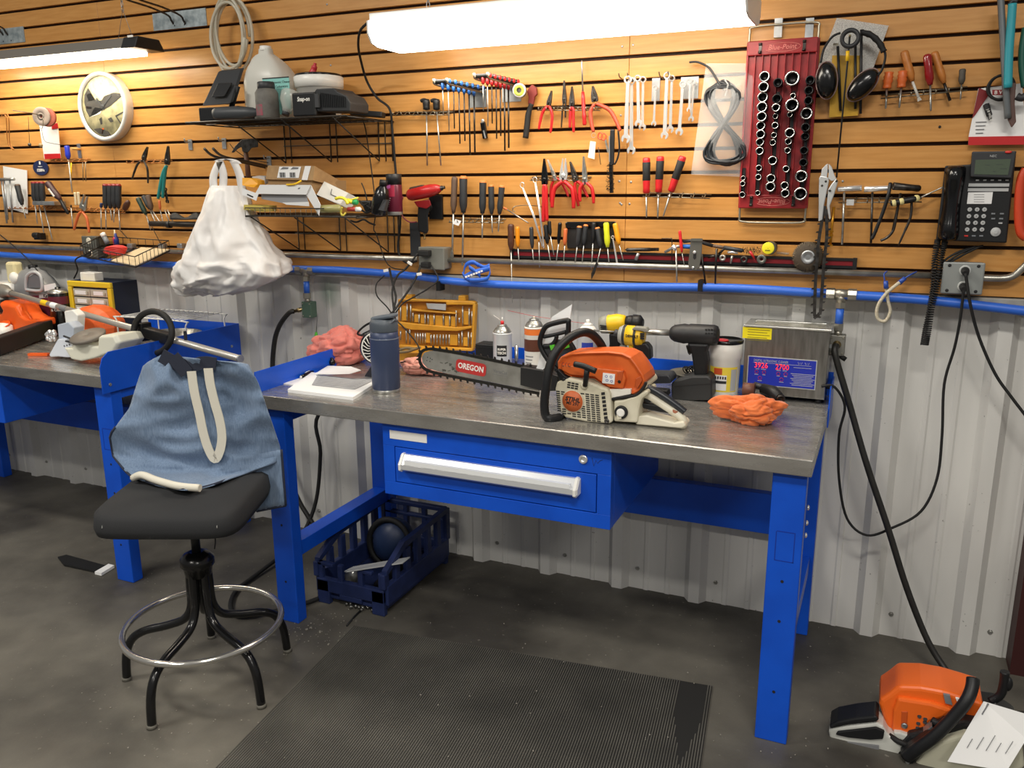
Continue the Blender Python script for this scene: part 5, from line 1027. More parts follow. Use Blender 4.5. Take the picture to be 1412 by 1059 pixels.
driver('slim blue-capped screwdriver beside the tight row of nut drivers', v2(1098, 470, .05), v2(1093, 520, .05), v2(1095, 750, .05), 'navy', .0075, .0025)
tag(MB().lathe(v2(1345, 545, .05), v2(1412, 400, .06)-v2(1345, 545, .05), [(0, .002), (.006, .012), (.03, .014), (.05, .011), (.06, .004)], 10).build('file_handle', 'wood_brown'), 'loose dark wooden file handle leaning in the rack', 'handle')
c = v2(430, 830, .03); tag(MB().cbox(c, (.045, .035, .032)).cyl(c+V((-.018, -.018, .006)), c+V((.02, -.018, .006)), .014).build('pipe_clamp', 'black_plastic', bev=.003), 'black pipe clamp sitting on the conduit at the left', 'clamp')
# pliers near bag
comb('short wire rack with two pairs of pliers under the clock', z1(712, 868), z1(935, 868), 6, m='copper_wire')
pliers('old slip joint pliers with bare dark handles', z1(798, 795, .03), z1(780, 850, .03), z1(715, 968, .03), z1(800, 990, .03), hm='dark_steel', jm='dark_steel', rh=.0045, jw=.011, bulge=.35)
t = pliers('large tongue and groove pliers with long teal handles', z1(910, 790, .04), z1(905, 870, .04), z6(855, 290, .045), z6(880, 285, .04), hm='teal', jm='dark_steel', rh=.0075, jw=.014, bulge=.12)
for i, (x, y, lb) in enumerate(((1030, 765, 'small zinc slat hook nearest the clock'), (1213, 758, 'small zinc slat hook nearest the hammer'), (515, 0, ''))):
    if not lb: p = z2(515, 620, 0)
    else: p = z1(x, y, 0)
    lb = lb or 'small zinc slat hook holding the hammer wire'
    t = thing('slat_hook', lb, 'hook', at(p-ZA*.03)); MB().box((p.x-.011, -.004, p.z-.036), (p.x+.011, 0, p.z+.008)).build('plate', 'zinc', t); MB().tube(smooth_path([p+NY*.004, p+NY*.03-ZA*.004, p+NY*.034+ZA*.012], 3), .003, 6).build('hook', 'zinc', t)
for i, (h, e, tp, m, lb) in enumerate((((745, 285), (790, 375), (815, 460), mat('dark_green', '23382C', .5), 'green handled screwdriver leaning, nearest the nut drivers'), ((775, 275), (810, 345), (850, 440), 'charcoal', 'dark screwdriver leaning behind the green handled one'), ((800, 270), (820, 350), (880, 440), 'brown_grip', 'brown screwdriver leaning beside the teal pliers'))):
    driver(lb, z6(*h, .045), z6(*e, .045), z6(*tp, .045), m, .012, .0026)
driver('orange tipped thin driver hanging below the teal pliers', z6(862, 300, .05), z6(866, 350, .05), z6(890, 450, .05), 'orange_grip', .006, .002); wrench('open wrench hanging below the teal pliers', z6(895, 240, .03), z6(905, 305, .03), .008, .008, 'dark_steel', group=None)
for i, (a, b) in enumerate((((890, 350), (925, 440)), ((905, 350), (948, 440)))): tag(MB().tube([z6(*a, .04), z6(*b, .04)], .0026, 6).build('steel_rod', 'steel'), ['thin steel rod under the open wrench, shorter slant', 'thin steel rod under the open wrench, by the dark pipe'][i], 'rod')
t = thing('grease_gun', 'dark pipe-shaped tool with a ragged cloth resting over the conduit', 'tool', at(z6(950, 450, .05))); MB().tube([z6(815, 425, .05), z6(1100, 430, .05)], .0125, 10).build('barrel', 'dark_wire', t)
b = MB(); b.grid(lambda u, v: z6(920+160*u, 380+22*v-14*math.sin(u*9)*(1-v), .05+.02*v), 10, 3); b.build('cloth', 'black_rubber', t, solid=.004); MB().lathe(z6(905, 430, .05), XA, [(0, .016), (.02, .016)], 10).build('collar', 'black_plastic', t)
# hammer
t = thing('claw_hammer', 'old claw hammer hanging head up beside the wire shelf', 'hammer', at(z2(400, 730, .03)))
MB().tube([z2(385, 575, .05), z2(395, 640, .05), z2(402, 725, .05)], [.009, .01, .011], 8).build('handle', mat('hammer_handle', '6A4A3A', .6), t)
o = [(310, 590), (330, 555), (365, 520), (400, 515), (440, 515), (455, 530), (455, 560), (420, 565), (400, 590), (370, 585), (365, 560), (345, 570), (325, 590)]
MB().hull([z2(x, y, .064) for x, y in o], [z2(x, y, .04) for x, y in o]).build('head', 'dark_steel', t, bev=.002)
t2_ = MB().tube(smooth_path([z2(300, 540, .05), z2(330, 575, .045), z2(400, 620, .03), z2(510, 645, .01)], 4), .0016, 5).build('hanging_wire', 'dark_wire', t)
# ================================================================ wire shelves
DW = 'dark_wire'
def wire_shelf(name, label, x0, x1, z, d, braces, lip=0, drop=.15):
    t = thing(name, label, 'shelf', ((x0+x1)/2, -d/2, z-drop))
    for y in (-.01, -d): MB().tube([(x0, y, z), (x1, y, z)], .0032, 6).build('edge_rail', DW, t)
    for x in (x0, x1): MB().tube([(x, 0, z-.003), (x, -d, z-.003)], .003, 6).build('end_rail', DW, t)
    n = int((x1-x0)/.026)
    for i in range(1, n): MB().tube([(x0+(x1-x0)*i/n, -.004, z+.002), (x0+(x1-x0)*i/n, -d, z+.002)], .0016, 5).build('wire', DW, t)
    for y in (-d*.33, -d*.66): MB().tube([(x0, y, z-.002), (x1, y, z-.002)], .0022, 5).build('cross_wire', DW, t)
    for x in braces:
        MB().tube([(x, -d+.01, z-.004), (x, -.012, z-drop+.004), (x, -.006, z-drop), (x, -.004, z)], .0026, 6).build('brace', DW, t)
        MB().tube([(x+.03, -.005, z-drop), (x+.03, -.005, z), ], .0022, 6).build('upright', DW, t)
    MB().tube([(x0+(.22 if x0 < -2.4 else 0), -.005, z-drop*.55), (x1, -.005, z-drop*.55)], .002, 6).build('wall_wire', DW, t); MB().tube([(x1-.005, -.005, z-drop), (x1-.005, -.005, z)], .0026, 6).build('upright', DW, t)
    if lip:
        MB().tube([(x0, -d, z+lip), (x1-.14, -d, z+lip)], .0022, 6).build('lip_rail', DW, t)
        for i in range(int((x1-x0-.14)/.024)): MB().tube([(x0+.024*i, -d, z), (x0+.024*i, -d, z+lip)], .0013, 5).build('lip_wire', 'wire_steel', t)
    return t
S1, S2 = 1.800, 1.447
wire_shelf('wire_shelf', 'upper black wire shelf carrying the gallon jug and charger', -2.535, -1.788, S1, .31, (-2.309, -2.082, -1.854))
wire_shelf('wire_shelf', 'lower black wire shelf piled with boxes', -2.285, -1.775, S2, .30, (-2.27, -2.06, -1.83), lip=.03)
S1 += .004; S2 += .004
def onshelf(px, py, z=S1):   # point on a shelf plane seen at this pixel, kept inside the shelf depth
    p = F(px, py, z); return p
# items on the upper shelf (zones z2 / v5); each stands at a chosen distance from the wall
def at_off(px, off, z): p = W(px, 160, off); return V((p.x, -off, z))
# open drill case
t = thing('tool_case', 'open black plastic tool case with raised lid on the wire shelf', 'case', at_off(300, .2, S1))
a, b = z2(155, 395, .27), z2(350, 395, .27)
def q3(x, y, o): return z2(x, y, o)
o = [(150, 400), (152, 345), (235, 330), (355, 330), (400, 345), (400, 400)]
MB().box((a.x, -.29, S1), (b.x+.02, -.10, S1+.05)).build('tray', 'black_plastic', t, bev=.004)
o = [(150, 335), (240, 148), (365, 140), (300, 322)]; n_ = V((.3, -.7, .5)).normalized()
P = [z2(150, 340, .29), z2(238, 152, .20), z2(362, 138, .20), z2(302, 325, .29)]; MB().hull([p for p in P], [p+V((0, .022, .008)) for p in P]).build('lid', 'charcoal', t, bev=.004)
P2_ = [z2(205, 290, .283), z2(240, 215, .25), z2(315, 212, .25), z2(275, 285, .283)]; MB().hull([p+NY*.004 for p in P2_], [p+YA*.004 for p in P2_]).build('lid_emboss', 'black_plastic', t, bev=.003)
MB().bar(z2(345, 230, .24), z2(310, 345, .25), .018, .012, NY).build('hinge_arm', 'black_plastic', t, bev=.002)
t = thing('hand_vacuum', 'dark grey rounded tool body lying in front of the open case', 'tool', at_off(330, .28, S1)); a = z2(215, 362, .30); b = z2(462, 362, .28); a.z = b.z = S1+.024
MB().lathe(a, b-a, [(0, .004), (.004, .02), (.02, .0235), (.10, .0235), (.15, .02), ((b-a).length, .012)], 14).build('body', mat('slate', '3C3F42', .5), t)
# gallon jug
def jug(label, c, w, d, h, body, cap, name='gallon_jug', handle_side=1, lbl=None, capd=.02):
    t = thing(name, label, 'jug', at(c)); rings = []
    for f, k, sh in ((0, .92, 0), (.03, 1, 0), (.5, 1, 0), (.56, .97, 0), (.64, .88, -.01), (.72, .76, -.03), (.80, .58, -.05), (.86, .4, -.07), (.9, .27, -.08), (.96, .25, -.08)):
        ring = []
        for i in range(20):
            a_ = 2*PI*i/20; cx = math.copysign(abs(math.cos(a_))**.55, math.cos(a_)); cy = math.copysign(abs(math.sin(a_))**.55, math.sin(a_)); ring.append(c+V((w/2*k*cx+sh*w*handle_side, d/2*min(1, k*1.05)*cy, h*f)))
        rings.append(ring)
    MB().loft(rings).build('body', body, t)
    x = c.x-.08*w*handle_side; MB().lathe((x, c.y, c.z+h*.935), ZA, [(0, capd), (.004, capd*1.05), (h*.062, capd), (h*.065, capd*.6)], 14).build('cap', cap, t)
    hx = c.x+w*.40*handle_side
    MB().tube(smooth_path([(c.x+w*.02*handle_side, c.y-.0, c.z+h*.9), (c.x-w*.30*handle_side, c.y, c.z+h*.86), (c.x-w*.46*handle_side, c.y, c.z+h*.74), (c.x-w*.50*handle_side, c.y, c.z+h*.6), (c.x-w*.46*handle_side, c.y, c.z+h*.48)], 4), .011, 8).build('handle', body, t)
    return t
MILK = mat('milky_plastic', 'DDDCD2', .35, alpha=.86)
b0, e0 = z2(425, 330, .13), z2(645, 330, .13); cx = (b0.x+e0.x)/2; top = z2(515, 12, .13).z
wj = e0.x-b0.x
t = jug('translucent gallon jug with a teal label on the wire shelf', V((cx, -.13, S1)), wj, .15, top-S1, MILK, 'white_plastic', capd=.022)
yF = -.13-.0755; a, b = z2(478, 188, -yF), z2(648, 372, -yF)
MB().box((a.x, yF-.0012, S1+.02), (b.x-.012, yF, a.z)).build('label', mat('teal_label', '8CCBC2', .5), t); MB().box((a.x, yF-.0016, a.z-.004), (b.x-.012, yF, a.z)).build('label_edge', 'ink', t)
text('lettering', 'Ultrasonic Cleaner', .012, 'ink', t, V(((a.x+b.x)/2+.016, yF-.0016, a.z-.018)), XA, ZA, maxw=.09); text('lettering', 'for Carburetors', .012, 'ink', t, V(((a.x+b.x)/2+.012, yF-.0016, a.z-.034)), XA, ZA, maxw=.075)
# grey bottle
c = at_off(330+312/7.844, .26, S1); t = thing('grey_bottle', 'dusty grey wide-mouth bottle with a faded red stain', 'bottle', at(c)); r = (v5(418, 600, .26)-v5(218, 600, .26)).length/2; h = v5(300, 415, .26).z-S1
MB().lathe(c, ZA, [(0, r*.95), (.004, r), (h*.7, r), (h*.79, r*.82), (h*.82, r*.72)], 18).build('body', mat('dusty', '6C6A64', .6, col2='57544F', scale=25), t)
MB().lathe(c+ZA*h*.81, ZA, [(0, r*.72), (.002, r*.76), (h*.17, r*.74), (h*.19, r*.66), (h*.19, .001)], 18).build('cap', 'charcoal', t)
b = MB(); b.grid(lambda u, v: c+V((r*1.01*math.sin(-.55+u*.8), -r*1.01*math.cos(-.55+u*.8), h*(.08+.3*v))), 6, 3); b.build('stain', mat('red_stain', '9C4656', .6, col2='6C6A64', scale=60), t)
# clear bottle lying
t = thing('clear_bottle', 'clear plastic bottle lying tilted behind the charger', 'bottle', at_off(405, .24, S1)); a, b = v5(500, 735, .24), v5(590, 470, .2); a.z = S1+.018
MB().lathe(a, b-a, [(0, .012), (.02, .02), (.045, .036), (.075, .04), (.085, .036)], 16).build('body', mat('pet_clear', 'D9DAD2', .15, alpha=.45), t); MB().lathe(a-(b-a).normalized()*.006, b-a, [(0, .014), (.02, .0145), (.022, .01)], 12).build('cap', 'dark_grey', t)
# tub
b0, e0 = v5(640, 420, .12), v5(1085, 420, .12); c = V(((b0.x+e0.x)/2, -.12, S1)); r = (e0.x-b0.x)/2*.93; h = v5(860, 335, .12).z-S1
t = thing('wipes_tub', 'white plastic tub with a black lid and red spout on the shelf', 'tub', at(c))
MB().lathe(c, ZA, [(0, r*.84), (.004, r*.88), (h*.7, r*.97), (h*.7, r*1.04), (h*.93, r*1.06), (h*.95, r*1.0)], 28).build('body', 'white_plastic', t); MB().lathe(c+ZA*h*.94, ZA, [(0, r*1.0), (.006, r*1.0), (.01, r*.95), (.01, .001)], 28).build('lid', 'black_gloss', t)
p = v5(810, 330, .12); p.y = -.12; MB().tube(smooth_path([V((p.x-.012, p.y, c.z+h*.95)), V((p.x-.004, p.y, c.z+h+.012)), V((p.x+.004, p.y, c.z+h+.03)), V((p.x+.008, p.y, c.z+h+.042))], 4), [.014]*5+[.011]*4+[.006]*4, 8).build('spout', mat('spout_red', 'C4303A', .4), t)
# charger
t = thing('battery_charger', 'black battery charger with ribbed hump on the wire shelf', 'charger', at_off(440, .26, S1))
a, b = v5(575, 735, .30), v5(810, 520, .30); MB().box((a.x, -.30, S1), (b.x, -.17, b.z)).build('front_block', 'black_plastic', t, bev=.006)
o = [(810, 740), (810, 520), (830, 490), (1020, 480), (1060, 520), (1150, 560), (1200, 640), (1195, 745)]; MB().hull([v5(x, min(y, 735), .29) for x, y in o], [v5(x, min(y, 735), .29)+YA*.12 for x, y in o]).build('hump', mat('charcoal2', '232527', .55), t, bev=.004)
for i in range(14): p, q_ = v5(880+20*i, 530+3.2*i, .292), v5(885+20*i, 690, .292); MB().bar(p, q_, .0022, .003, NY).build('rib', 'black_plastic', t)
p, q_ = v5(815, 545, .3), v5(862, 690, .3); MB().box((p.x, -.302, q_.z), (q_.x, -.28, p.z)).build('corner_trim', 'dark_grey', t)
text('lettering', 'Snap-on', .021, 'white_plastic', t, v5(692, 602, .3015), XA, ZA, bold=.0006, shear=.15, maxw=.055); text('lettering', 'CTC620', .008, 'light_grey', t, v5(686, 640, .3015), XA, ZA) if False else None
t = thing('flat_gauge', 'flat black gauge tool lying at the end of the shelf', 'tool', at_off(505, .1, S1)); a = z2(960, 350, .12); b = z2(1135, 385, .08); a.z = S1+.022; b.z = S1+.012
MB().bar(a, b, .06, .02).build('body', 'black_plastic', t, bev=.004)
tag(MB().tube(smooth_path([z2(990, 350, .1), z2(1030, 440, .06), z2(1050, 560, .03), z2(1075, 740, .03), z2(1090, 900, .04), z2(1080, 1000, .05), zone(430, 220, 10.086)(900, 1050, .05), W(535, 365, .05), W(560, 372, .07)], 5), .0024, 6).build('charger_lead', 'black_rubber'), 'thin black lead trailing from the upper shelf to the outlet', 'cord')
# ---------------- lower shelf
t = thing('carton', 'brown carton with a white barcode label on top of the pile', 'box', at(v3(600, 540, .2)))
P = [v3(265, 475, .26), v3(925, 490, .26), v3(945, 290, .26), v3(295, 285, .26)]
Q = [p+V((.0, .22, -.005)) for p in P]; Q[1] = v3(1390, 610, .06); Q[2] = v3(1385, 545, .06); Q[0] = Q[1]+(P[0]-P[1]); Q[3] = Q[2]+(P[3]-P[2])
MB().hull(P, Q).build('carton', 'cardboard', t)
slab([v3(x, y, .2615) for x, y in ((425, 455), (725, 458), (758, 300), (458, 300))], .0006).build('shipping_label', 'paper', t); slab([v3(x, y, .2615) for x, y in ((765, 485), (845, 488), (895, 292), (815, 292))], .0006).build('side_label', 'paper', t)
for x0_ in (465, 605):
    for i in range(7): p = v3(x0_+12*i, 415, .2625); MB().box((p.x-.0012-.0006*(i % 3), p.y-.0004, p.z-.009), (p.x+.0006, p.y, p.z+.009)).build('barcode_bar', 'ink', t)
    slab([v3(x, y, .2625) for x, y in ((x0_+5, 340), (x0_+110, 335), (x0_+120, 310), (x0_+40, 305))], .0004).build('stamp', 'ink_grey', t)
t = thing('carton', 'plain cardboard carton lying beneath the labelled one', 'box', at(v3(600, 600, .2))); P = [v3(295, 640, .25), v3(905, 660, .25), v3(905, 495, .25), v3(300, 480, .25)]; MB().hull(P, [p+V((.03, .18, 0)) for p in P]).build('carton', mat('cardboard_dark', '9A7A52', .8), t)
WB = mat('white_card', 'E6E6E4', .6)
t = thing('open_carton', 'white open carton with flap raised showing a grey inside', 'box', at(v3(550, 900, .25)))
P = [v3(200, 680, .30), v3(830, 700, .30), v3(1000, 960, .29), v3(960, 930, .29), v3(480, 830, .30), v3(205, 760, .30)]
slab([v3(x, y, .30) for x, y in ((120, 678), (190, 552), (895, 555), (830, 690))], .001).build('flap', WB, t); slab([v3(x, y, .295) for x, y in ((830, 690), (895, 555), (1030, 830), (1010, 985))], .001).build('side_panel', WB, t)
slab([v3(x, y, .285) for x, y in ((205, 680), (830, 690), (870, 830), (600, 825), (210, 750))], .001).build('inside_panel', mat('grey_card', '8F9092', .7), t); slab([v3(x, y, .29) for x, y in ((500, 800), (860, 790), (870, 850), (560, 830))], .002).build('fold', WB, t)
slab([v3(x, y, .3015) for x, y in ((710, 612), (725, 592), (748, 592), (735, 612))], .0004).build('print_mark', 'ink_grey', t)
t = thing('open_carton', 'smaller greyish white carton tipped against the pile', 'box', at(v3(1200, 760, .2))); P = [v3(975, 690, .25), v3(1080, 505, .22), v3(1412, 665, .2), v3(1300, 830, .24)]; MB().hull(P, [p+V((.01, .05, -.02)) for p in P]).build('carton', mat('grey_white_card', 'C9C7C0', .7), t)
MB().tube([v3(1185, 610, .232), v3(1170, 685, .236), v3(1250, 720, .232)], .0015, 5).build('tab_slot', 'ink', t)
t = thing('small_box', 'small orange yellow box with a white label by the plastic bag', 'box', at(v3(60, 700, .28))); P = [v3(-60, 560, .3), v3(100, 590, .3), v3(160, 545, .28), v3(150, 490, .28), v3(60, 462, .28), v3(-60, 455, .28)]; MB().hull(P, [p+YA*.05 for p in P]).build('box', mat('box_orange', 'E8A42A', .5), t)
slab([v3(x, y, .302) for x, y in ((-60, 600), (165, 680), (135, 775), (-60, 690))], .001).build('label', 'paper', t); slab([v3(x, y, .3035) for x, y in ((10, 678), (95, 715), (88, 732), (5, 695))], .0004).build('barcode', 'ink', t)
t = thing('small_box', 'pale yellow box low on the shelf beside the plastic bag', 'box', at(v3(100, 880, .28))); P = [v3(-40, 830, .29), v3(230, 850, .29), v3(230, 930, .29), v3(-40, 900, .29)]; MB().hull(P, [p+YA*.08 for p in P]).build('box', mat('box_lemon', 'C9B55A', .6), t)
tag(MB().tube(smooth_path([v3(555, 552, .305), v3(660, 545, .305), v3(720, 520, .3), v3(760, 495, .29)], 4), .0035, 6).build('zip_tie', 'yellow'), 'yellow strip lying over the white open carton', 'strip')
P = [v3(175, 425, .24), v3(250, 440, .24), v3(260, 540, .24), v3(80, 500, .24), v3(75, 440, .24)]; tag(MB().hull(P, [p+YA*.03 for p in P]).build('paper_scrap', 'light_grey'), 'crumpled grey paper scrap beside the labelled carton', 'paper')
# clutter right end of lower shelf
t = thing('squeeze_tube', 'clear brownish tube lying behind the shelf lip', 'tube', at(v4(250, 720, .28))); a, b = v4(110, 690, .28), v4(420, 680, .27); MB().lathe(a, b-a, [(0, .01), (.006, .015), ((b-a).length*.9, .015), ((b-a).length, .008)], 12).build('tube', mat('amber_clear', '9A9560', .3), t)
t = thing('spray_nozzle', 'yellow trigger nozzle with a green tip on the lower shelf', 'nozzle', at(v4(420, 780, .27)))
MB().tube(smooth_path([v4(330, 545, .27), v4(400, 530, .27), v4(470, 560, .27), v4(500, 620, .27)], 4), .006, 7).build('lever', mat('nozzle_yellow', 'F0E23A', .4), t); MB().tube([v4(490, 570, .26), v4(580, 590, .25)], .009, 8).build('body', 'nozzle_yellow', t); MB().lathe(v4(575, 592, .25), XA, [(0, .01), (.014, .011), (.02, .007)], 10).build('tip', mat('tip_green', '2E9E5A', .4), t); MB().tube([v4(480, 580, .262), v4(645, 528, .25)], .003, 6).build('straw', 'nozzle_yellow', t)
MB().tube(smooth_path([v4(420, 660, .29), v4(405, 740, .29), v4(430, 780, .29), v4(470, 740, .28)], 4), .004, 6).build('hook', mat('olive_yellow', 'B8A83A', .5), t)
t = thing('glue_stick', 'small red and white capped tube on the lower shelf', 'tube', at(v4(610, 710, .26))); MB().tube([v4(500, 690, .26), v4(620, 690, .255)], .008, 8).build('body', mat('tube_red', 'A8352C', .4), t); MB().lathe(v4(618, 692, .255), XA, [(0, .009), (.015, .009), (.02, .005)], 10).build('cap', 'white_plastic', t)
t = thing('black_cable_wad', 'wad of black cable ties and wire behind the black bottle', 'wire', at(v4(720, 740, .2)))
for i, pp_ in enumerate((((660, 570), (720, 640), (800, 600), (790, 700)), ((690, 325), (730, 420), (770, 570)), ((690, 700), (760, 740), (840, 700), (760, 640)), ((540, 850), (620, 870), (720, 835), (800, 880), (880, 910)))): MB().tube(smooth_path([v4(x, y, .2) for x, y in pp_], 4), .0035 if i != 1 else .0022, 6).build('strand', 'black_rubber', t)
P = [v4(670, 570, .18), v4(820, 575, .18), v4(830, 740, .18), v4(740, 735, .18)]; tag(MB().hull(P, [p+YA*.06 for p in P]).build('black_pouch', 'black_plastic', bev=.004), 'soft black pouch slumped behind the black bottle', 'pouch')
# bottle and spray can
c = at_off(430+930/10.086, .22, S2); t = thing('squeeze_bottle', 'leaning black squeeze bottle beside the maroon spray can', 'bottle', at(c)); a, b = v4(930, 740, .22), v4(1000, 285, .22); a.z = S2+.004
L = (b-a).length; MB().lathe(a, b-a, [(0, .028), (.004, .032), (L*.5, .031), (L*.72, .024), (L*.82, .013), (L*.86, .012)], 16).build('body', 'black_gloss', t); MB().lathe(a+(b-a)*.84, b-a, [(0, .0145), (L*.15, .0145), (L*.16, .01)], 14).build('cap', 'black_plastic', t)
P = [v4(990, 560, .262), v4(1040, 560, .258), v4(1000, 715, .262), v4(925, 700, .262)]; MB().hull(P, [p+YA*.02 for p in P]).build('label', 'dark_grey', t)
c = at_off(430+1105/10.086, .16, S2); r = (v4(1200, 600, .16)-v4(1010, 600, .16)).length/2; h = v4(1050, 200, .16).z-S2
t = thing('spray_can', 'maroon spray can with a black cap on the lower shelf', 'spray can', at(c)); MB().lathe(c, ZA, [(0, r*.95), (.004, r), (h*.72, r), (h*.76, r*.9)], 22).build('body', mat('can_maroon', '5E1B2E', .3, .2), t); MB().lathe(c, ZA, [(0, r*.96), (.006, r*1.03), (.012, r*1.01)], 22, caps=False).build('base_rim', 'steel', t); MB().lathe(c+ZA*h*.74, ZA, [(0, r*.98), (h*.25, r*.98), (h*.26, r*.9), (h*.26, .001)], 22).build('cap', 'black_plastic', t)
b = MB(); b.grid(lambda u, v: c+V((r*1.012*math.sin(-.9+u*1.5), -r*1.012*math.cos(-.9+u*1.5), h*(.45+.27*v))), 8, 2); b.build('print_band', mat('can_red', 'A22A44', .35), t); b = MB(); b.grid(lambda u, v: c+V((r*1.02*math.sin(-.6+u*.7), -r*1.02*math.cos(-.6+u*.7), h*(.62+.08*v+.04*u))), 6, 2); b.build('print_flash', mat('can_pink', 'C060A8', .4), t)
for i in range(5): b = MB(); b.grid(lambda u, v: c+V((r*1.02*math.sin(-.5+u*(.6-.08*i)), -r*1.02*math.cos(-.5+u*(.6-.08*i)), h*(.40-.05*i+.015*v))), 4, 1); b.build('fine_print', 'light_grey', t)
# ================================================================ plastic carrier bag
t = thing('peg_hook', 'pair of long dark pegs that hold the plastic carrier bag', 'hook', at(V((-2.41, -.18, 1.68))))
for x, px, py in ((-2.425, 145, 592), (-2.39, 212, 590)):
    tip = X(240+px/3.922, 60+py/3.922, x); tip.y = max(tip.y, -.34)
    MB().tube(smooth_path([V((x, 0, 1.635)), V((x, -.15, 1.655)), V((x, tip.y+.05, 1.672)), V((x, tip.y, 1.70))], 4), .0052, 8).build('peg', mat('peg_brown', '3A3128', .5), t)
BM = mat('bag_white', 'F1EFEC', .45, col2='E9E4DF', scale=9, bump=.25, bscale=22)
from mathutils import noise as mnoise
prof = [(256, 288, 339), (264, 287, 343), (285, 283, 347), (310, 274, 356), (335, 265, 372), (358, 257, 388), (376, 250, 393), (390, 247, 375), (400, 248, 350), (406, 260, 320)]
def bagpt(f, a, sq=1.0):
    k = f*(len(prof)-1); j = min(int(k), len(prof)-2); g = k-j
    y, xl, xr = (prof[j][i]*(1-g)+prof[j+1][i]*g for i in range(3))
    yy = y - (6*math.sin(math.pi*(xr-xl)/300))*0
    l, r = W(xl, y, .25), W(xr, y-.14*(xr-xl)*max(0, f-.7), .25); c = (l+r)/2; rx = (r-l).length/2
    dpt = (.035+.075*math.sin(PI*min(1, f*1.05)**1.3))*(1 if f < .96 else .35)
    fold = 1+.10*math.sin(7*a+9*f)*math.sin(PI*f)+.05*math.sin(13*a-14*f)
    e = V((math.cos(a)*2.2, math.sin(a)*2.2, f*5)); cr_ = (.5-abs(mnoise.noise(e*1.1)))*.05+(.5-abs(mnoise.noise(e*2.3+V((3, 1, 7)))))*.03
    cr_ *= min(1, f*1.6)*(1.3 if f > .55 else .8)
    return V((c.x, -.25, c.z)) + (r-l).normalized()*((rx-.012+cr_*.6)*math.cos(a)) + V((0, (dpt*fold+cr_)*math.sin(a), .012*math.sin(4*a+f*9)*f))
b = MB(); NA = 90; NF = 60
b.loft([[bagpt(i/NF, 2*PI*k/NA) for k in range(NA)] for i in range(NF+1)], True, True)
t = thing('carrier_bag', 'crumpled white plastic carrier bag hanging from two pegs', 'bag', at(W(320, 405, .25)))
b.build('bag_body', BM, t)
for pts in (((303, 222), (297, 235), (294, 250), (298, 280)), ((322, 222), (330, 240), (334, 262), (338, 290)), ((300, 222), (310, 219), (322, 221), (328, 226)), ((303, 223), (308, 240), (307, 262), (304, 275))):
    P = [W(x, y, .275) for x, y in pts]; pt = smooth_path(P, 4); w = .019; bb = MB(); bb.add([p+s for p in pt for s in (XA*-w, XA*w)], [(2*i, 2*i+1, 2*i+3, 2*i+2) for i in range(len(pt)-1)], True); bb.build('handle_loop', BM, t, solid=.003)
# ================================================================ wire basket on the conduit (left)
t = thing('wire_basket', 'flat wire basket with paper liner on the conduit under the pliers', 'basket', at(W(165, 368, .15)))
A0, A1, B0, B1 = V((-3.36, -.02, 1.29)), V((-2.93, -.02, 1.30)), V((-3.32, -.24, 1.245)), V((-2.86, -.24, 1.25))
P = [z6(440, 600, .2), z6(735, 660, .2), z6(918, 572, .06), z6(550, 545, .03)]
for p, q_ in zip(P, P[1:]+P[:1]): MB().tube([p, q_], .003, 6).build('floor_rail', DW, t); MB().tube([p+ZA*.045, q_+ZA*.045], .0024, 6).build('rim_rail', DW, t)
for i in range(1, 14):
    f = i/14; MB().tube([P[0]*(1-f)+P[1]*f, P[3]*(1-f)+P[2]*f], .0013, 5).build('floor_wire', DW, t)
for e in range(4):
    for i in range(9): p = P[e]+(P[(e+1) % 4]-P[e])*(i/9); MB().tube([p, p+ZA*.045], .0013, 5).build('side_wire', DW, t)
MB().hull([p+ZA*.004 for p in (P[0]*.45+P[1]*.55, P[1], P[2], P[3]*.4+P[2]*.6)], [p+ZA*.007 for p in (P[0]*.45+P[1]*.55, P[1], P[2], P[3]*.4+P[2]*.6)]).build('paper_liner', mat('kraft_liner', 'C9B592', .8), t)
MB().tube([z6(640, 450, .0), z6(690, 505, .06)], .002, 6).build('hanger', DW, t); MB().tube([z6(800, 400, .0), z6(872, 540, .05)], .002, 6).build('hanger', DW, t)
c = z6(620, 583, .14); b = MB()
for i in range(5): b.tube([c+V((.052*math.cos(a)+.003*i, .03*math.sin(a), .006*i+.004*math.sin(2*a+i))) for a in [2*PI*k/24 for k in range(24)]], .006, 7, True)
tag(b.build('red_cord_coil', mat('cord_red', 'D83A34', .45)), 'red cord coiled up in the wire basket', 'cord')
t, a, b = outlet('old grey junction box by the wire basket with a plug', 112, 326, 135, 355, .06, mat('old_box', '5F605A', .55, .3))
for z in (a.z-.02, b.z+.018): MB().lathe(((a.x+b.x)/2, -.06, z), NY, [(0, .0155), (.002, .0155), (.0025, .012)], 16).build('receptacle', mat('bone', 'D6CFBD', .5), t)
plug(t, V(((a.x+b.x)/2, -.062, b.z+.018)), NY)
MB().tube(smooth_path([V(((a.x+b.x)/2, -.09, b.z+.012)), W(104, 358, .08), W(107, 372, .06), W(102, 384, .05)], 4), .0035, 6).build('cord', 'black_rubber', t)
c = v2(1130, 850, .05); t = thing('small_bottle', 'small white-capped bottle on the conduit next to the junction box', 'bottle', at(c-ZA*.03)); MB().lathe(v2(1165, 905, .05), v2(1110, 805, .05)-v2(1165, 905, .05), [(0, .012), (.02, .012), (.021, .011), (.045, .011), (.046, .006)], 10).build('bottle', 'grey_plastic', t); MB().lathe(v2(1128, 835, .05), v2(1110, 805, .05)-v2(1165, 905, .05), [(0, .0125), (.018, .0125), (.02, .006)], 10).build('cap', 'white_plastic', t)
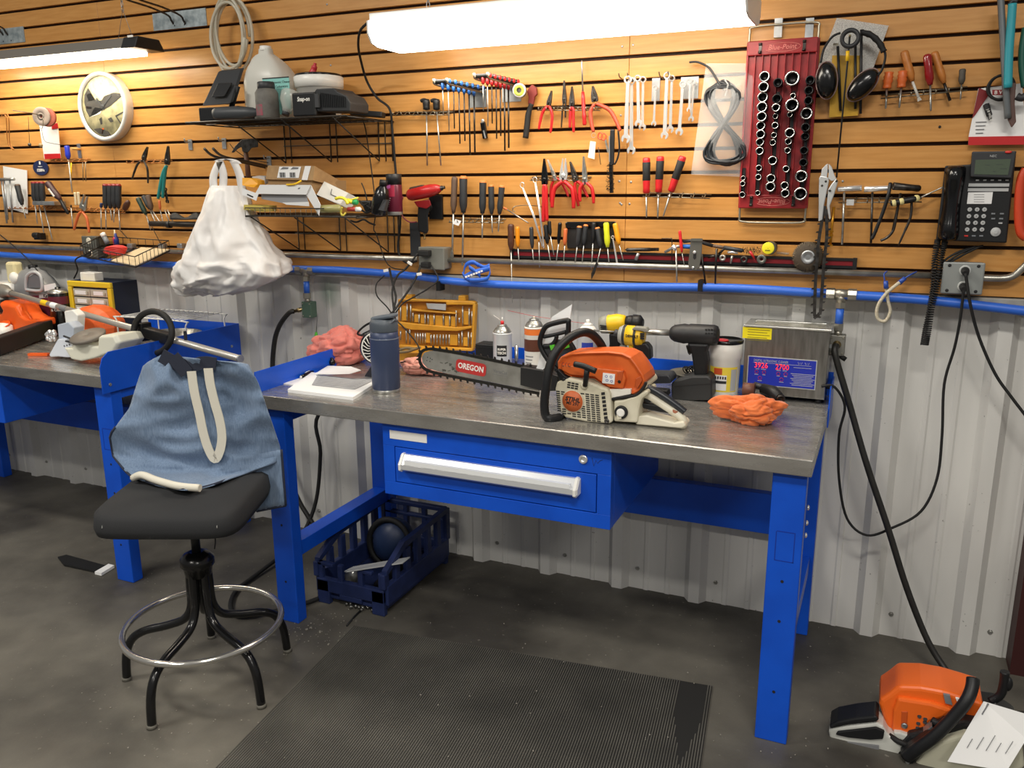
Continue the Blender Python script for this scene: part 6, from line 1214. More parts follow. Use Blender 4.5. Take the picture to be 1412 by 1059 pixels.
t = thing('threadlock_bottle', 'tiny red and blue nozzle bottle standing by the red cord', 'bottle', at(v2(1255, 920, .05))); a = v2(1255, 920, .05); MB().lathe(a, ZA, [(0, .012), (.03, .013), (.036, .008)], 10).build('bottle', mat('bottle_red', 'B02A3A', .4), t); MB().lathe(a+XA*.004, ZA, [(.0, .0125), (.024, .0125), (.04, .0065), (.052, .005)], 10).build('label', mat('bottle_blue', '27347E', .4), t); MB().lathe(a+ZA*.04, ZA, [(0, .006), (.01, .005), (.028, .002)], 8).build('nozzle', 'bone_plastic', t)
for i, px in enumerate((712, 880, 982)): p = z6(px, 545, .04); tag(MB().cbox(p, (.03, .03, .022)).build('conduit_clip', 'zinc', bev=.004), ['zinc conduit clip at the wire basket hanger', 'zinc conduit clip at the far basket rim', 'zinc conduit clip beside the carrier bag'][i], 'clip')
# centre outlet with plugs and leads
t, a, b = outlet('old grey outlet box under the impact wrench crowded with plugs', 577, 341, 612, 372, .07, mat('box_worn', '7E7F78', .5, .3))
cx = (a.x+b.x)/2-.01
MB().cbox((cx-.01, -.085, a.z-.02), (.05, .03, .022)).build('plug', 'black_rubber', t, bev=.004); MB().cbox((cx-.005, -.085, b.z+.018), (.032, .03, .022)).build('plug', 'black_rubber', t, bev=.004)
lead = [('thin black lead arching from the outlet box to the fan', [V((cx+.02, -.09, b.z+.018)), W(604, 385, .12), W(590, 398, .14), W(570, 410, .16), W(556, 418, .18), W(545, 432, .2)], .0028), ('black lead with a white tag running from the outlet to the bench', [V((cx-.02, -.1, b.z+.018)), W(575, 380, .12), W(565, 398, .15), W(553, 415, .18), W(540, 432, .22), W(525, 440, .22), W(505, 448, .22), W(493, 460, .2), W(505, 462, .2), W(520, 455, .2)], .0042), ('black lead hanging from the shelf cord past the bench bottle', [W(537, 370, .06), W(541, 390, .12), W(546, 410, .16), W(543, 430, .2), W(548, 450, .2)], .0045), ('black looping lead beside the yellow tool case', [W(530, 380, .05), W(519, 392, .08), W(520, 408, .1), W(535, 425, .15), W(545, 440, .2), W(560, 455, .2), W(578, 480, .2), W(572, 495, .22), W(552, 500, .25)], .0026), ('black lead from the outlet toward the shelf cord', [V((cx-.03, -.1, a.z-.02)), W(560, 370, .12), W(548, 380, .14), W(541, 400, .16), W(543, 428, .2)], .004)]
for lb, pts, r in lead: tag(MB().tube(smooth_path(pts, 6), r, 7).build('power_lead', 'black_rubber'), lb, 'cord')
for i, (x, y) in enumerate(((565, 363), (578, 378), (532, 373))): p = W(x, y, .13 if i < 2 else .1); tag(MB().cbox(p, (.022, .003, .011), MX.Rotation(.5 if i == 0 else -.2, 3, 'Y')).build('cord_tag', 'white_plastic', bev=.001), ['white cord tag beside the upper plug', 'white cord tag below the outlet box', 'white cord tag on the lead near the green fitting'][i], 'tag')
# ================================================================ things on the drawer bench
from mathutils import noise
TZ = .864
y4, y5, y6 = zone(560, 400, 5.23), zone(720, 400, 5.043), zone(900, 400, 5.043)
w1, w2, w3, w4, w5, w6 = zone(755, 525, 14.12), zone(820, 425, 14.12), zone(970, 455, 10.09), zone(1025, 480, 11.77), zone(670, 425, 8.825), zone(360, 490, 7.844)
def slabz(z, pts, o0, o1): return MB().hull([z(x, y, o0) for x, y in pts], [z(x, y, o0)+YA*(o0-o1) for x, y in pts])
def shape(t, name, z, pts, o0, o1, m, bev=.003, seg=2, label=None): return slabz(z, pts, o0, o1).build(name, m, t, bev=bev, seg=seg, label=label)
CREAM = mat('saw_cream', 'D8D2BC', .45, col2='C6BFA6', scale=12); SORG = mat('saw_orange', 'DD6A2C', .42, col2='CC5A20', scale=14)
t = thing('chainsaw', 'orange and cream chainsaw with a printed steel bar lying on the drawer bench', 'chainsaw', (-.72, -.53, TZ))
# housing
shape(t, 'fuel_housing', y5, [(240, 700), (620, 740), (800, 720), (870, 680), (850, 640), (700, 600), (330, 600), (245, 640)], .575, .44, CREAM, .006)
shape(t, 'base', y5, [(285, 850), (630, 900), (800, 915), (800, 760), (620, 745), (250, 720), (245, 800)], .572, .44, CREAM, .006)
cv = shape(t, 'starter_cover', y5, [(228, 690), (240, 640), (325, 612), (470, 640), (595, 690), (612, 725), (628, 918), (600, 930), (450, 918), (300, 888), (250, 830)], .605, .565, CREAM, .006)
b = MB()
for r in range(15):
    for c in range(9):
        x = 165+c*95+r*3; yy = 150+r*46+c*14-(8-c)*0; 
        yb = 205+r*42+(c-2)*11
        if c < 2: yb += 10
        if c == 0 and (r > 11): continue
        if yb > 560+ c*28+40: continue
        if (x+38-495)**2+(yb+12-393)**2 < 218**2: continue
        if yb > 770-(8-c)*2 and c < 3: continue
        if yb > 795: continue
        if x+72 > 1040: continue
        p0, p1, p2, p3 = (w1(x+dx, yb+dy, .6065) for dx, dy in ((0, 0), (70, 9), (71, 29), (1, 20)))
        b.hull([p0, p1, p2, p3], [p+YA*.003 for p in (p0, p1, p2, p3)])
for r in range(3):
    for c in range(3):
        x, yb = 390+c*75+r*-6, 20+r*45+c*14
        P = [w1(x+dx, yb+dy, .6065) for dx, dy in ((0, 0), (58, 8), (58, 34), (0, 26))]; b.hull(P, [p+YA*.003 for p in P])
b.build('grille_slots', 'ink', cv)
for i in range(7):
    P = [w1(1045+i*9+dx, 230+i*78+dy, .6065) for dx, dy in ((0, 0), (66, -8), (70, 45), (2, 52))]; MB().hull(P, [p+YA*.003 for p in P]).build('vent_slot', 'ink', cv)
c = w1(492, 395, .607); MB().lathe(c, NY, [(-.003, .0345), (.002, .0345), (.0025, .0335)], 32).build('badge_ring', CREAM, cv)
bd = MB().lathe(c+NY*.002, NY, [(0, .0325), (.0012, .0325), (.0012, .0005)], 32).build('badge', mat('badge_orange', 'C8622E', .5), cv)
sl = (w1(640, 400, .607)-w1(340, 345, .607)).normalized(); sv = sl.cross(NY)*-1; sv = sv if sv.z > 0 else -sv
text('lettering', 'STIHL', .0185, 'ink', cv, w1(485, 368, .6105), sl, sv, bold=.0007, shear=.2, maxw=.054); text('lettering', 'MS 291', .0135, 'ink', cv, w1(485, 447, .6105), sl, sv, bold=.0003, shear=.1, maxw=.048)
MB().lathe(w1(1155, 785, .605), NY, [(0, .0075), (.003, .0075), (.003, .004), (.001, .004), (.001, .001)], 12).build('cover_screw', 'dark_steel', cv)
# shroud: lofted dome across the saw
prof = [(248, 560), (243, 500), (268, 462), (330, 440), (430, 432), (600, 428), (700, 440), (760, 468), (800, 520), (845, 590), (858, 635), (820, 700), (775, 728), (730, 700), (610, 690), (500, 615), (330, 600)]
cx_, cy_ = 560, 600
rings = []
for o, k in ((.578, .86), (.588, .96), (.582, 1.0), (.545, 1.0), (.50, 1.0), (.455, .97), (.44, .85)):
    rings.append([y5(cx_+(x-cx_)*k, cy_+(y-cy_)*k, .585)+YA*(.585-o)+(ZA*-.006 if o < .46 else V()) for x, y in prof])
MB().loft(rings, True, False).build('top_shroud', SORG, t, bev=.004)
shape(t, 'shroud_panel', y5, [(268, 520), (420, 530), (700, 560), (720, 620), (700, 690), (600, 675), (500, 605), (330, 590), (275, 560)], .592, .57, SORG, .004)
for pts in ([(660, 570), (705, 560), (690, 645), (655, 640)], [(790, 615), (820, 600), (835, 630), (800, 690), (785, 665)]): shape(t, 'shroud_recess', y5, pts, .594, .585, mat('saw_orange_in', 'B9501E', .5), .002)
MB().lathe(y5(675, 637, .594), NY, [(0, .005), (.002, .004)], 8).build('shroud_latch', 'dark_steel', t)
shape(t, 'warning_sticker', y5, [(562, 576), (645, 586), (640, 656), (556, 646)], .5955, .592, 'paper', 0)
for dx, dy in ((585, 600), (618, 604), (590, 628), (622, 634)): p = y5(dx, dy, .5958); MB().tube([p+V((.0035*math.cos(a), 0, .0035*math.sin(a))) for a in [k*PI/4 for k in range(8)]], .0007, 4, True).build('sticker_icon', 'hook_blue', t)
shape(t, 'plate_light', y5, [(600, 690), (755, 690), (755, 725), (680, 740), (605, 760)], .592, .57, mat('saw_white', 'E6E2D6', .5), .002)
for i, (x0_, s) in enumerate(((285, 'G'), (308, 'A'), (328, 'S'))): p = y5(x0_, 517+i*2, .5935); MB().tube([p+V((.0038*math.cos(a), 0, .0055*math.sin(a))) for a in [.8+k*.7 for k in range(8 if i != 1 else 6)]], .0007, 4).build('cast_mark', 'dark_grey', t)
# seam band, throttle housing, choke knob
MB().tube(smooth_path([y5(630, 905, .592), y5(612, 780, .592), y5(640, 755, .592), y5(740, 740, .592), y5(800, 725, .592), y5(850, 670, .592), y5(862, 640, .592)], 4), .0045, 7).build('rubber_seal', 'black_rubber', t)
shape(t, 'rear_housing', y5, [(636, 770), (700, 765), (800, 730), (860, 695), (880, 720), (830, 760), (812, 830), (800, 925), (720, 920), (636, 915)], .595, .49, CREAM, .006)
c = y5(688, 850, .6); k = MB().lathe(c+YA*.005, NY, [(0, .020), (.007, .020), (.009, .017)], 20).build('choke_ring', 'black_plastic', t); MB().lathe(c+NY*.003, NY, [(0, .0125), (.004, .0125), (.005, .009)], 16).build('choke_knob', 'white_plastic', k); shape(k, 'choke_notch', y5, [(655, 870), (685, 862), (690, 895), (660, 900)], .6055, .6, CREAM, 0)
# rear handle
CRt = mat('saw_cream2', 'DCD6C2', .42)
MB().tube(smooth_path([y5(820, 720, .555), y5(880, 735, .555), y5(980, 800, .555), y5(1080, 865, .555), y5(1118, 900, .555), y5(1120, 935, .555), y5(1090, 947, .555), y5(960, 930, .555), y5(800, 912, .555)], 5), .0125, 10).build('rear_handle', CRt, t)
MB().tube(smooth_path([y5(858, 678, .555), y5(900, 690, .555), y5(1000, 750, .555), y5(1090, 815, .555), y5(1132, 848, .555)], 5), .0105, 10).build('handle_grip', mat('grip_black', '22252C', .35), t)
shape(t, 'handle_floor', y5, [(800, 880), (860, 870), (1060, 925), (1120, 915), (1140, 945), (1110, 962), (790, 935)], .585, .525, CRt, .004)
shape(t, 'throttle_trigger', y5, [(830, 780), (860, 790), (960, 805), (1050, 835), (1080, 850), (1050, 862), (960, 850), (840, 825)], .565, .545, 'black_plastic', .003)
shape(t, 'trigger_lock', y5, [(840, 755), (880, 750), (900, 775), (880, 790), (850, 780)], .565, .548, 'black_plastic', .002); shape(t, 'trigger_tip', y5, [(1045, 830), (1082, 848), (1065, 862), (1045, 858)], .567, .545, mat('tip_brown', 'A8674A', .5), .002)
# front handle
MB().tube(smooth_path([y5(265, 885, .61), y5(200, 895, .635), y5(163, 870, .64), y5(155, 780, .64), y5(172, 640, .635), y5(192, 530, .625), y5(235, 430, .61), y5(320, 340, .58), y5(410, 295, .55), y5(480, 305, .52), y5(540, 365, .49), y5(575, 440, .47)], 5), .0135, 12).build('front_handle', 'black_plastic', t)
shape(t, 'handle_bracket', y5, [(230, 560), (250, 550), (300, 600), (322, 610), (318, 632), (290, 642), (255, 620)], .60, .57, 'black_plastic', .003); MB().lathe(y5(290, 622, .602), NY, [(0, .006), (.002, .006), (.002, .002)], 10).build('bracket_screw', 'ink', t)
shape(t, 'handle_foot', y5, [(160, 925), (250, 885), (280, 880), (270, 905), (200, 930)], .62, .57, 'black_rubber', .002)
# hand guard
for pts, r in (((( 250, 560), (190, 500), (135, 410), (125, 350), (150, 275), (190, 240), (310, 212), (322, 225), (318, 310), (300, 318)), .0085), (((150, 325), (220, 312), (305, 290)), .006), (((240, 315), (232, 350), (200, 385), (150, 390)), .007), (((320, 345), (352, 395), (372, 440)), .008)):
    MB().tube(smooth_path([y5(x, y, .515) for x, y in pts], 4), r, 8).build('hand_guard', 'black_plastic', t)
shape(t, 'guard_web', y5, [(130, 400), (240, 345), (330, 350), (372, 440), (300, 470), (245, 540), (180, 490)], .515, .505, 'charcoal', .002); shape(t, 'green_patch', y5, [(190, 385), (225, 378), (220, 408), (200, 420)], .522, .514, 'green', 0); shape(t, 'green_patch', y5, [(285, 388), (325, 375), (330, 398), (288, 410)], .522, .514, 'green', 0)
shape(t, 'blue_patch', y5, [(275, 455), (350, 430), (362, 438), (300, 462)], .53, .50, 'blue_plastic', .002)
shape(t, 'chain_cover', y5, [(-12, 535), (150, 560), (250, 600), (250, 700), (150, 705), (-14, 662)], .50, .445, mat('cover_black', '1B1B1C', .5), .002)
# starter pull
MB().tube(smooth_path([y5(365, 515, .63), y5(430, 530, .635), y5(515, 565, .63)], 4), .0088, 10).build('pull_handle', 'black_plastic', t); MB().tube([y5(452, 550, .632), y5(438, 665, .612)], [.0085, .0075], 10).build('pull_stem', 'black_plastic', t); MB().lathe(y5(438, 660, .600), NY, [(0, .012), (.008, .012), (.012, .0085)], 14).build('pull_collar', CREAM, t)
# bar and chain
def bp(x, y, o=.478): return y4(x, y, o)
outl = [(960, 590), (820, 556), (600, 512), (400, 470), (250, 445), (175, 438), (130, 452), (112, 485), (118, 525), (150, 560), (220, 585), (400, 622), (600, 660), (820, 705), (960, 730)]
MB().hull([bp(x, y) for x, y in outl], [bp(x, y)+YA*.0045 for x, y in outl]).build('guide_bar', mat('bar_steel', 'A4A39D', .42, .55, col2='85847D', scale=14, detail=6), t)
BAR = [x for x in t.children if x.name.startswith('guide_bar')][0]
bd = (bp(820, 556)-bp(400, 470)).normalized(); bu = (bp(820, 630)-bp(400, 546)).normalized(); bv = bu.cross(NY); bv = bv if bv.z > 0 else -bv
c = bp(467, 560, .4788); L = .056; H = .0215; poly = []
for sx_, sy_, a0 in ((1, 1, 0), (-1, 1, 90), (-1, -1, 180), (1, -1, 270)):
    for k in range(5): a = math.radians(a0+22.5*k); poly.append((sx_*(L-.012)+.012*math.cos(a)*1.0, sy_*(H-.012)+.012*math.sin(a)))
MB().prism(poly, c, bu, bv, NY*.0006).build('logo_plate', mat('logo_red', 'B8302E', .45), BAR); text('lettering', 'OREGON', .027, 'white_plastic', BAR, c+NY*.001, bu, bv, bold=.0007, maxw=.094)
text('lettering', 'VersaCut', .0165, 'ink_grey', BAR, bp(678, 592, .4786), bu, bv, depth=.0003, maxw=.05); MB().bar(bp(622, 605, .4785), bp(732, 624, .4785), .0004, .0008).build('underline', 'ink_grey', BAR)
for x, y in ((155, 485), (175, 492), (150, 508), (172, 515), (188, 500)): MB().cyl(bp(x, y, .4786), bp(x, y, .477), .0019, n=8).build('tip_rivet', 'ink', BAR)
rnd = random.Random(2)
for i in range(16): x, y = rnd.uniform(240, 360), rnd.uniform(520, 590); p = bp(x, y, .4783); MB().bar(p, p+bu*rnd.uniform(.006, .016)+bv*rnd.uniform(-.004, .006), .0004, rnd.uniform(.001, .005)).build('scuff', mat('scuff_grey', '55554F', .6), BAR)
ch = [bp(x, y, .4775) for x, y in [(960, 572), (820, 545), (600, 500), (400, 458), (250, 433), (172, 424), (118, 440), (98, 485), (106, 532), (142, 572), (218, 598), (400, 636), (600, 674), (820, 718), (975, 748)]]
sawchain(None, ch, .0085, .0095, parent=t, m=mat('chain_dark', '3B3A37', .4, .8))
# work order papers on the saw
t = thing('work_order', 'white paper sheets tucked into the chainsaw hand guard', 'paper', at(y5(70, 612, .5)))
b = MB(); P = [y5(60, 612, .505), y5(95, 520, .505), y5(150, 240, .5), y5(195, 190, .49), y5(333, 104, .48), y5(318, 210, .49), y5(245, 400, .5), y5(165, 520, .505), y5(105, 590, .508)]
b.hull([p+YA*.018 for p in P], [p+YA*.0195 for p in P]).build('sheet', 'paper', t); P = [y5(130, 560, .5), y5(158, 480, .497), y5(175, 545, .5), y5(150, 565, .5)]; MB().hull([p+YA*.016 for p in P], [p+YA*.017 for p in P]).build('fold', 'light_grey', t)
for i in range(6): p, q_ = y5(175+i*3, 245+i*16, .475), y5(285-i*2, 215+i*16, .472); MB().bar(p, q_, .0003, .0012 if i % 2 else .003).build('handwriting', 'ink_grey', t)
# ---------------------------------------------------------------- tumbler
def rad(z, xa, xb, y, off): return (z(xb, y, off)-z(xa, y, off)).length/2
c = F(533, 539, TZ); off = -c.y; px = zone(0, 0, 1); r = rad(px, 516, 549, 500, off); h = px(530, 432, off).z-TZ
t = thing('tumbler', 'tall navy steel tumbler with a grey flip lid on the bench', 'bottle', at(c))
MB().lathe(c, ZA, [(0, r*.94), (.003, r*.96), (.011, r*.96), (.012, r*.93)], 28).build('base_ring', 'steel', t)
MB().lathe(c, ZA, [(.011, r*.96), (.014, r), (h*.66, r*1.03), (h*.70, r*1.0), (h*.79, r*.97)], 28).build('body', mat('tumbler_navy', '35415F', .42, .1), t); MB().lathe(c, ZA, [(h*.685, r*1.035), (h*.692, r*1.045), (h*.70, r*1.03)], 28, caps=False).build('ridge', mat('ridge_grey', '8A93A8', .3, .5), t)
MB().lathe(c, ZA, [(h*.78, r*.99), (h*.79, r*1.0), (h*.87, r*1.0), (h*.9, r*.95), (h*.93, r*.85), (h*.93, .001)], 28).build('lid', mat('lid_grey', '4B535C', .5), t)
MB().cbox(c+ZA*(h*.955)+V((.004, 0, 0)), (r*1.7, r*1.1, h*.05), MX.Rotation(-.18, 3, 'Y')).build('flip_cap', mat('cap_grey', '5A636C', .45), t, bev=.006); MB().tube([c+V((r*.7, -r*.5, h*.87)), c+V((r*1.0, -r*.2, h*.93)), c+V((r*.8, r*.5, h*.9))], .004, 6).build('loop', 'lid_grey', t)
# paper pad, papers, pens, socket
P = [F(397, 541, TZ), F(487, 552, TZ), F(520, 531, TZ), F(430, 517, TZ)]
t = thing('paper_pad', 'thick white paper pad with a grey clipboard sheet on the bench corner', 'paper', at(P[0])); MB().hull(P, [p+ZA*.011 for p in P]).build('pad', 'paper', t); Q = [F(430, 531, TZ+.012), F(489, 537, TZ+.012), F(519, 523, TZ+.012), F(440, 514, TZ+.012)]; MB().hull([p+ZA*.0003 for p in Q], [p+ZA*.0012 for p in Q]).build('grey_form', mat('form_grey', '9D9FA2', .6, col2='B0B2B4', scale=9), t)
for i in range(7): a, b = Q[0]+(Q[3]-Q[0])*(i+1)/8, Q[1]+(Q[2]-Q[1])*(i+1)/8; MB().bar(a+(b-a)*.08+ZA*.0015, a+(b-a)*.9+ZA*.0015, .0016, .0004).build('form_line', 'ink_grey', t)
P = [F(366, 526, TZ), F(407, 532, TZ), F(441, 515, TZ), F(424, 506, TZ)]; tag(MB().hull(P, [p+ZA*.003 for p in P]).build('loose_sheet', 'paper'), 'loose white sheet under the pen beside the pad', 'paper')
P = [F(434, 516, TZ+.012), F(452, 505, TZ+.014), F(484, 506, TZ+.016), F(498, 511, TZ+.013), F(480, 517, TZ+.013)]; tag(MB().hull(P, [p+ZA*.002 for p in P]).build('loose_sheet', 'paper'), 'white slip lying on top of the grey clipboard', 'paper')
P = [F(436, 518, TZ+.013), F(486, 523, TZ+.013), F(520, 523, TZ+.013), F(505, 516, TZ+.013)]; tag(MB().hull(P, [p+ZA*.003 for p in P]).build('clipboard_edge', 'zinc'), 'thin metal clip strip lying on the paper pad', 'clip')
a, b = F(389, 519, TZ+.012), F(405, 520, TZ+.012); t = thing('socket', 'chrome deep socket lying on the loose sheet by the pen', 'socket', at(a)); MB().lathe(a, b-a, [(0, .009), (.018, .009), (.02, .0115), (.045, .0115), (.045, .008), (.03, .0075)], 14, caps=False).build('body', 'chrome', t)
a, b = F(415, 520, TZ+.009), F(442, 506, TZ+.012); t = thing('marker_pen', 'black marker pen with a white end lying across the sheets', 'pen', at(a)); MB().lathe(a, b-a, [(0, .006), (.03, .0068), ((b-a).length, .006)], 10).build('barrel', 'black_gloss', t); MB().lathe(a-(b-a).normalized()*.002, b-a, [(0, .003), (.001, .0055), (.002, .004)], 10).build('end', 'white_plastic', t); MB().tube([a+(b-a)*.2+ZA*.008, b+(b-a)*-.1+ZA*.008], .0018, 6).build('clip', 'zinc', t)
a = F(458, 503, TZ+.014); tag(MB().lathe(a, ZA, [(0, .008), (.006, .013), (.016, .013), (.02, .008), (.028, .006), (.028, .001)], 14).build('valve_cap', 'black_gloss'), 'small black knob with a bright tip by the pink rag', 'knob')
# ---------------------------------------------------------------- rags
def rag(label, c, size, seed, m, rz=0, fold=1.0, arms=()):
    b = MB(); R = rotz(rz); n, mm = 110, 54; rings = []
    for i in range(mm+1):
        th = PI*(.02+.96*i/mm); ring = []
        for k in range(n):
            a = 2*PI*k/n; d = V((math.sin(th)*math.cos(a), math.sin(th)*math.sin(a), -math.cos(th)))
            q = d*1.15+V((seed*3.1, seed, 0)); q2 = q+V((noise.noise(q*1.7), noise.noise(q*1.7+V((5, 0, 0))), noise.noise(q*1.7+V((0, 7, 0)))))*.35
            rg = max(0, 1-abs(noise.noise(q2*1.3))*3.2); rg2 = max(0, 1-abs(noise.noise(q2*2.6+V((9, 2, 4))))*3)
            w = noise.noise(q)*.26+.05-(rg**1.6*.20+rg2**1.6*.09)*fold
            for (ax_, amp, kk) in arms: w += amp*max(0, math.cos(a-ax_))**kk*math.sin(th)**2
            p = d*(1+w); ring.append(c+R @ V((p.x*size[0], p.y*size[1], 0))+ZA*max(.001, size[2]*(.78+p.z*.9)))
        rings.append(ring)
    b.loft(rings); return tag(b.build('shop_rag', m), label, 'rag')
ORR = mat('rag_orange', 'E0763C', .85, col2='D56A30', scale=20, bump=.4, bscale=160, sheen=.3); PNK = mat('rag_pink', 'DB7F72', .85, col2='D07266', scale=20, bump=.4, bscale=160, sheen=.3)
c = F(1040, 590, TZ)+V((-.018, .06, 0)); rag('crumpled orange shop rag beside the cleaner', c, (.09, .064, .05), 2, ORR, .1, arms=((PI*1.0, .5, 18),))
c = F(462, 508, TZ)+V((-.03, .10, 0)); rag('pink shop rag heaped beside the small fan', c, (.115, .085, .085), 5, PNK, .5, arms=((PI*.97, .3, 8),))
c = F(637, 497, TZ)+V((-.02, .12, 0)); rag('pale pink rag lying behind the chainsaw bar', V((c.x, -.22, TZ)), (.09, .05, .038), 8, mat('rag_pale', 'EBA796', .85), 0)
# fan
t = thing('desk_fan', 'small black desk fan with white grille behind the tumbler', 'fan', at(F(515, 512, TZ))); c = px(522, 478, .36)
ax = V((.42, -.9, .0)).normalized()
MB().lathe(c-ax*.03, ax, [(-.02, .03), (0, .055), (.02, .066), (.045, .066), (.05, .062)], 28).build('shell', mat('fan_black', '15151E', .25), t)
MB().lathe(c+ax*.021, ax, [(0, .061), (.001, .02), (.001, .0005)], 28, caps=False).build('dark_core', 'ink', t)
sdx = ax.cross(ZA).normalized(); up_ = sdx.cross(ax)
for k in range(22):
    a = 2*PI*k/22; e = sdx*math.cos(a)+up_*math.sin(a); e2 = sdx*math.cos(a+.5)+up_*math.sin(a+.5); MB().tube([c+ax*.024+e*.014, c+ax*.026+(e+e2)*.019, c+ax*.024+e2*.056], .0017, 5).build('grille_bar', 'white_plastic', t)
MB().tube([c+ax*.024+(sdx*math.cos(a)+up_*math.sin(a))*.057 for a in [2*PI*k/28 for k in range(28)]], .0026, 6, True).build('grille_ring', 'white_plastic', t); MB().lathe(c+ax*.022, ax, [(0, .015), (.004, .014), (.005, .001)], 16).build('grille_hub', 'white_plastic', t)
fb = V((c.x, c.y, TZ)); MB().hull([fb+V((-.045, -.04, .014)), fb+V((.05, -.04, .014)), fb+V((.05, .045, .014)), fb+V((-.045, .045, .014))], [fb+V((-.02, -.02, .06)), fb+V((.025, -.02, .06)), fb+V((.025, .02, .06)), fb+V((-.02, .02, .06))]).build('stand', 'fan_black', t, bev=.005)
MB().box(fb+V((-.05, -.055, 0)), fb+V((.055, .05, .014))).build('base_plate', 'light_grey', t, bev=.004)
MB().tube(smooth_path([c-ax*.05+ZA*.03, px(500, 462, .25), px(512, 455, .24), px(535, 445, .22)], 4), .0035, 6).build('cable', 'black_rubber', t)
t = driver('green and black stubby tool hanging from the green air fitting', px(436, 482, .03), px(436, 458, .03), px(438, 432, .036), 'green', .0085, .0018, name='tyre_gauge', grip='black_plastic'); t['category'] = 'gauge'
# yellow tool kit case, open against the wall
v7 = zone(540, 395, 8.825); YK = mat('kit_yellow', 'D59A2C', .5, col2='C68B22', scale=10); YD = mat('kit_amber', 'B87A20', .55)
t = thing('bit_case', 'open yellow plastic bit case standing against the metal wall', 'case', at(v7(500, 800, .01)))
shape(t, 'case_back', v7, [(75, 160), (990, 190), (1015, 215), (985, 780), (75, 740)], .012, -.01, YD, .004)
for a, b in (((75, 155), (400, 185)), ((660, 180), (1015, 225))): shape(t, 'case_top', v7, [a, (b[0], a[1]+12), b, (a[0], b[1])], .036, .012, YK, .003)
shape(t, 'case_handle', v7, [(130, 150), (990, 180), (1010, 205), (660, 195), (400, 185), (130, 180)], .036, .012, YK, .003)
shape(t, 'case_edge', v7, [(985, 190), (1020, 220), (990, 770), (965, 770)], .036, .012, YK, .003); shape(t, 'case_bottom', v7, [(75, 715), (985, 755), (982, 790), (75, 750)], .036, .012, YK, .003)
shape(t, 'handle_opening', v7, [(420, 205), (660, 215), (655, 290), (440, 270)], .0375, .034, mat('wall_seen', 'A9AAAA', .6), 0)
for pts in ([(75, 430), (240, 450), (810, 500), (975, 480), (975, 510), (800, 545), (240, 530), (75, 480)], [(240, 270), (420, 290), (780, 320), (780, 340), (240, 300)]): shape(t, 'tool_ledge', v7, pts, .034, .012, YK, .003)
for x, y0_, y1_ in [(110, 240, 420), (190, 210, 420), (232, 215, 430), (262, 320, 430), (335, 335, 460), (408, 330, 470), (445, 340, 470), (518, 340, 480), (632, 340, 490), (708, 350, 490), (785, 290, 495), (825, 380, 440), (866, 240, 480), (945, 260, 480), (978, 300, 480), (110, 540, 650), (180, 500, 690), (222, 500, 690)] + [(290+30*i, 565, 695) for i in range(5)] + [(480+37*i, 585, 710) for i in range(7)] + [(820, 570, 720), (858, 540, 720), (935, 550, 740), (972, 560, 740)]:
    MB().tube([v7(x, y0_, .026), v7(x, y1_, .026)], .0032, 6).build('bit', 'steel', t)
for x0_, x1_, y0_, y1_ in [(125, 180, 240, 420), (275, 325, 340, 440), (350, 400, 345, 455), (455, 510, 350, 470), (530, 620, 355, 480), (645, 700, 360, 485), (720, 775, 365, 490), (875, 935, 300, 470), (410, 465, 565, 690), (700, 800, 590, 720), (870, 925, 620, 730)]: shape(t, 'bit_slot', v7, [(x0_, y0_), (x1_, y0_+4), (x1_, y1_), (x0_, y1_-4)], .026, .012, YK, .002)
shape(t, 'case_lower_half', v7, [(70, 790), (330, 800), (345, 905), (75, 935)], .14, .03, YK, .004)
for x, y in ((850, 110), (200, 100)): shape(t, 'case_latch', v7, [(x-40, y), (x+45, y+4), (x+50, y+70), (x-40, y+66)], .03, .0, YK, .003)
b = MB(); rnd = random.Random(8)
tag(MB().tube(smooth_path([v7(75, 780, .17), v7(180, 750, .17), v7(290, 760, .17), v7(340, 740, .17), v7(200, 790, .175), v7(80, 800, .175)], 5), .006, 6).build('wire_clump', mat('clump', '7A6A4C', .6)), 'dusty twisted wire lying at the foot of the yellow case', 'wire')
# blue folder and black box behind the bar
P = [w5(-130, 520, .2), w5(-60, 480, .1), w5(300, 485, .1), w5(420, 560, .2)]; zf = TZ+.03
t = thing('blue_toolbox', 'low blue case behind the chainsaw bar', 'case', (-1.35, -.12, TZ)); MB().box((px(655, 500, .2).x, -.21, TZ), (px(716, 500, .2).x, -.06, TZ+.055)).build('case', mat('case_blue', '2D3E80', .4), t, bev=.004); MB().box((px(655, 500, .2).x, -.213, TZ+.03), (px(716, 500, .2).x, -.209, TZ+.033)).build('lid_seam', 'navy', t)
a, b = px(660, 472, .13), px(690, 486, .13); t = thing('small_black_box', 'small black box stacked on the low blue case', 'box', at(a)); MB().box((a.x, -.16, TZ+.0555), (b.x, -.09, a.z)).build('box', 'black_plastic', t, bev=.003); MB().box((a.x-.001, -.162, a.z-.012), (b.x+.001, -.088, a.z-.0105)).build('lid_line', 'ink', t)
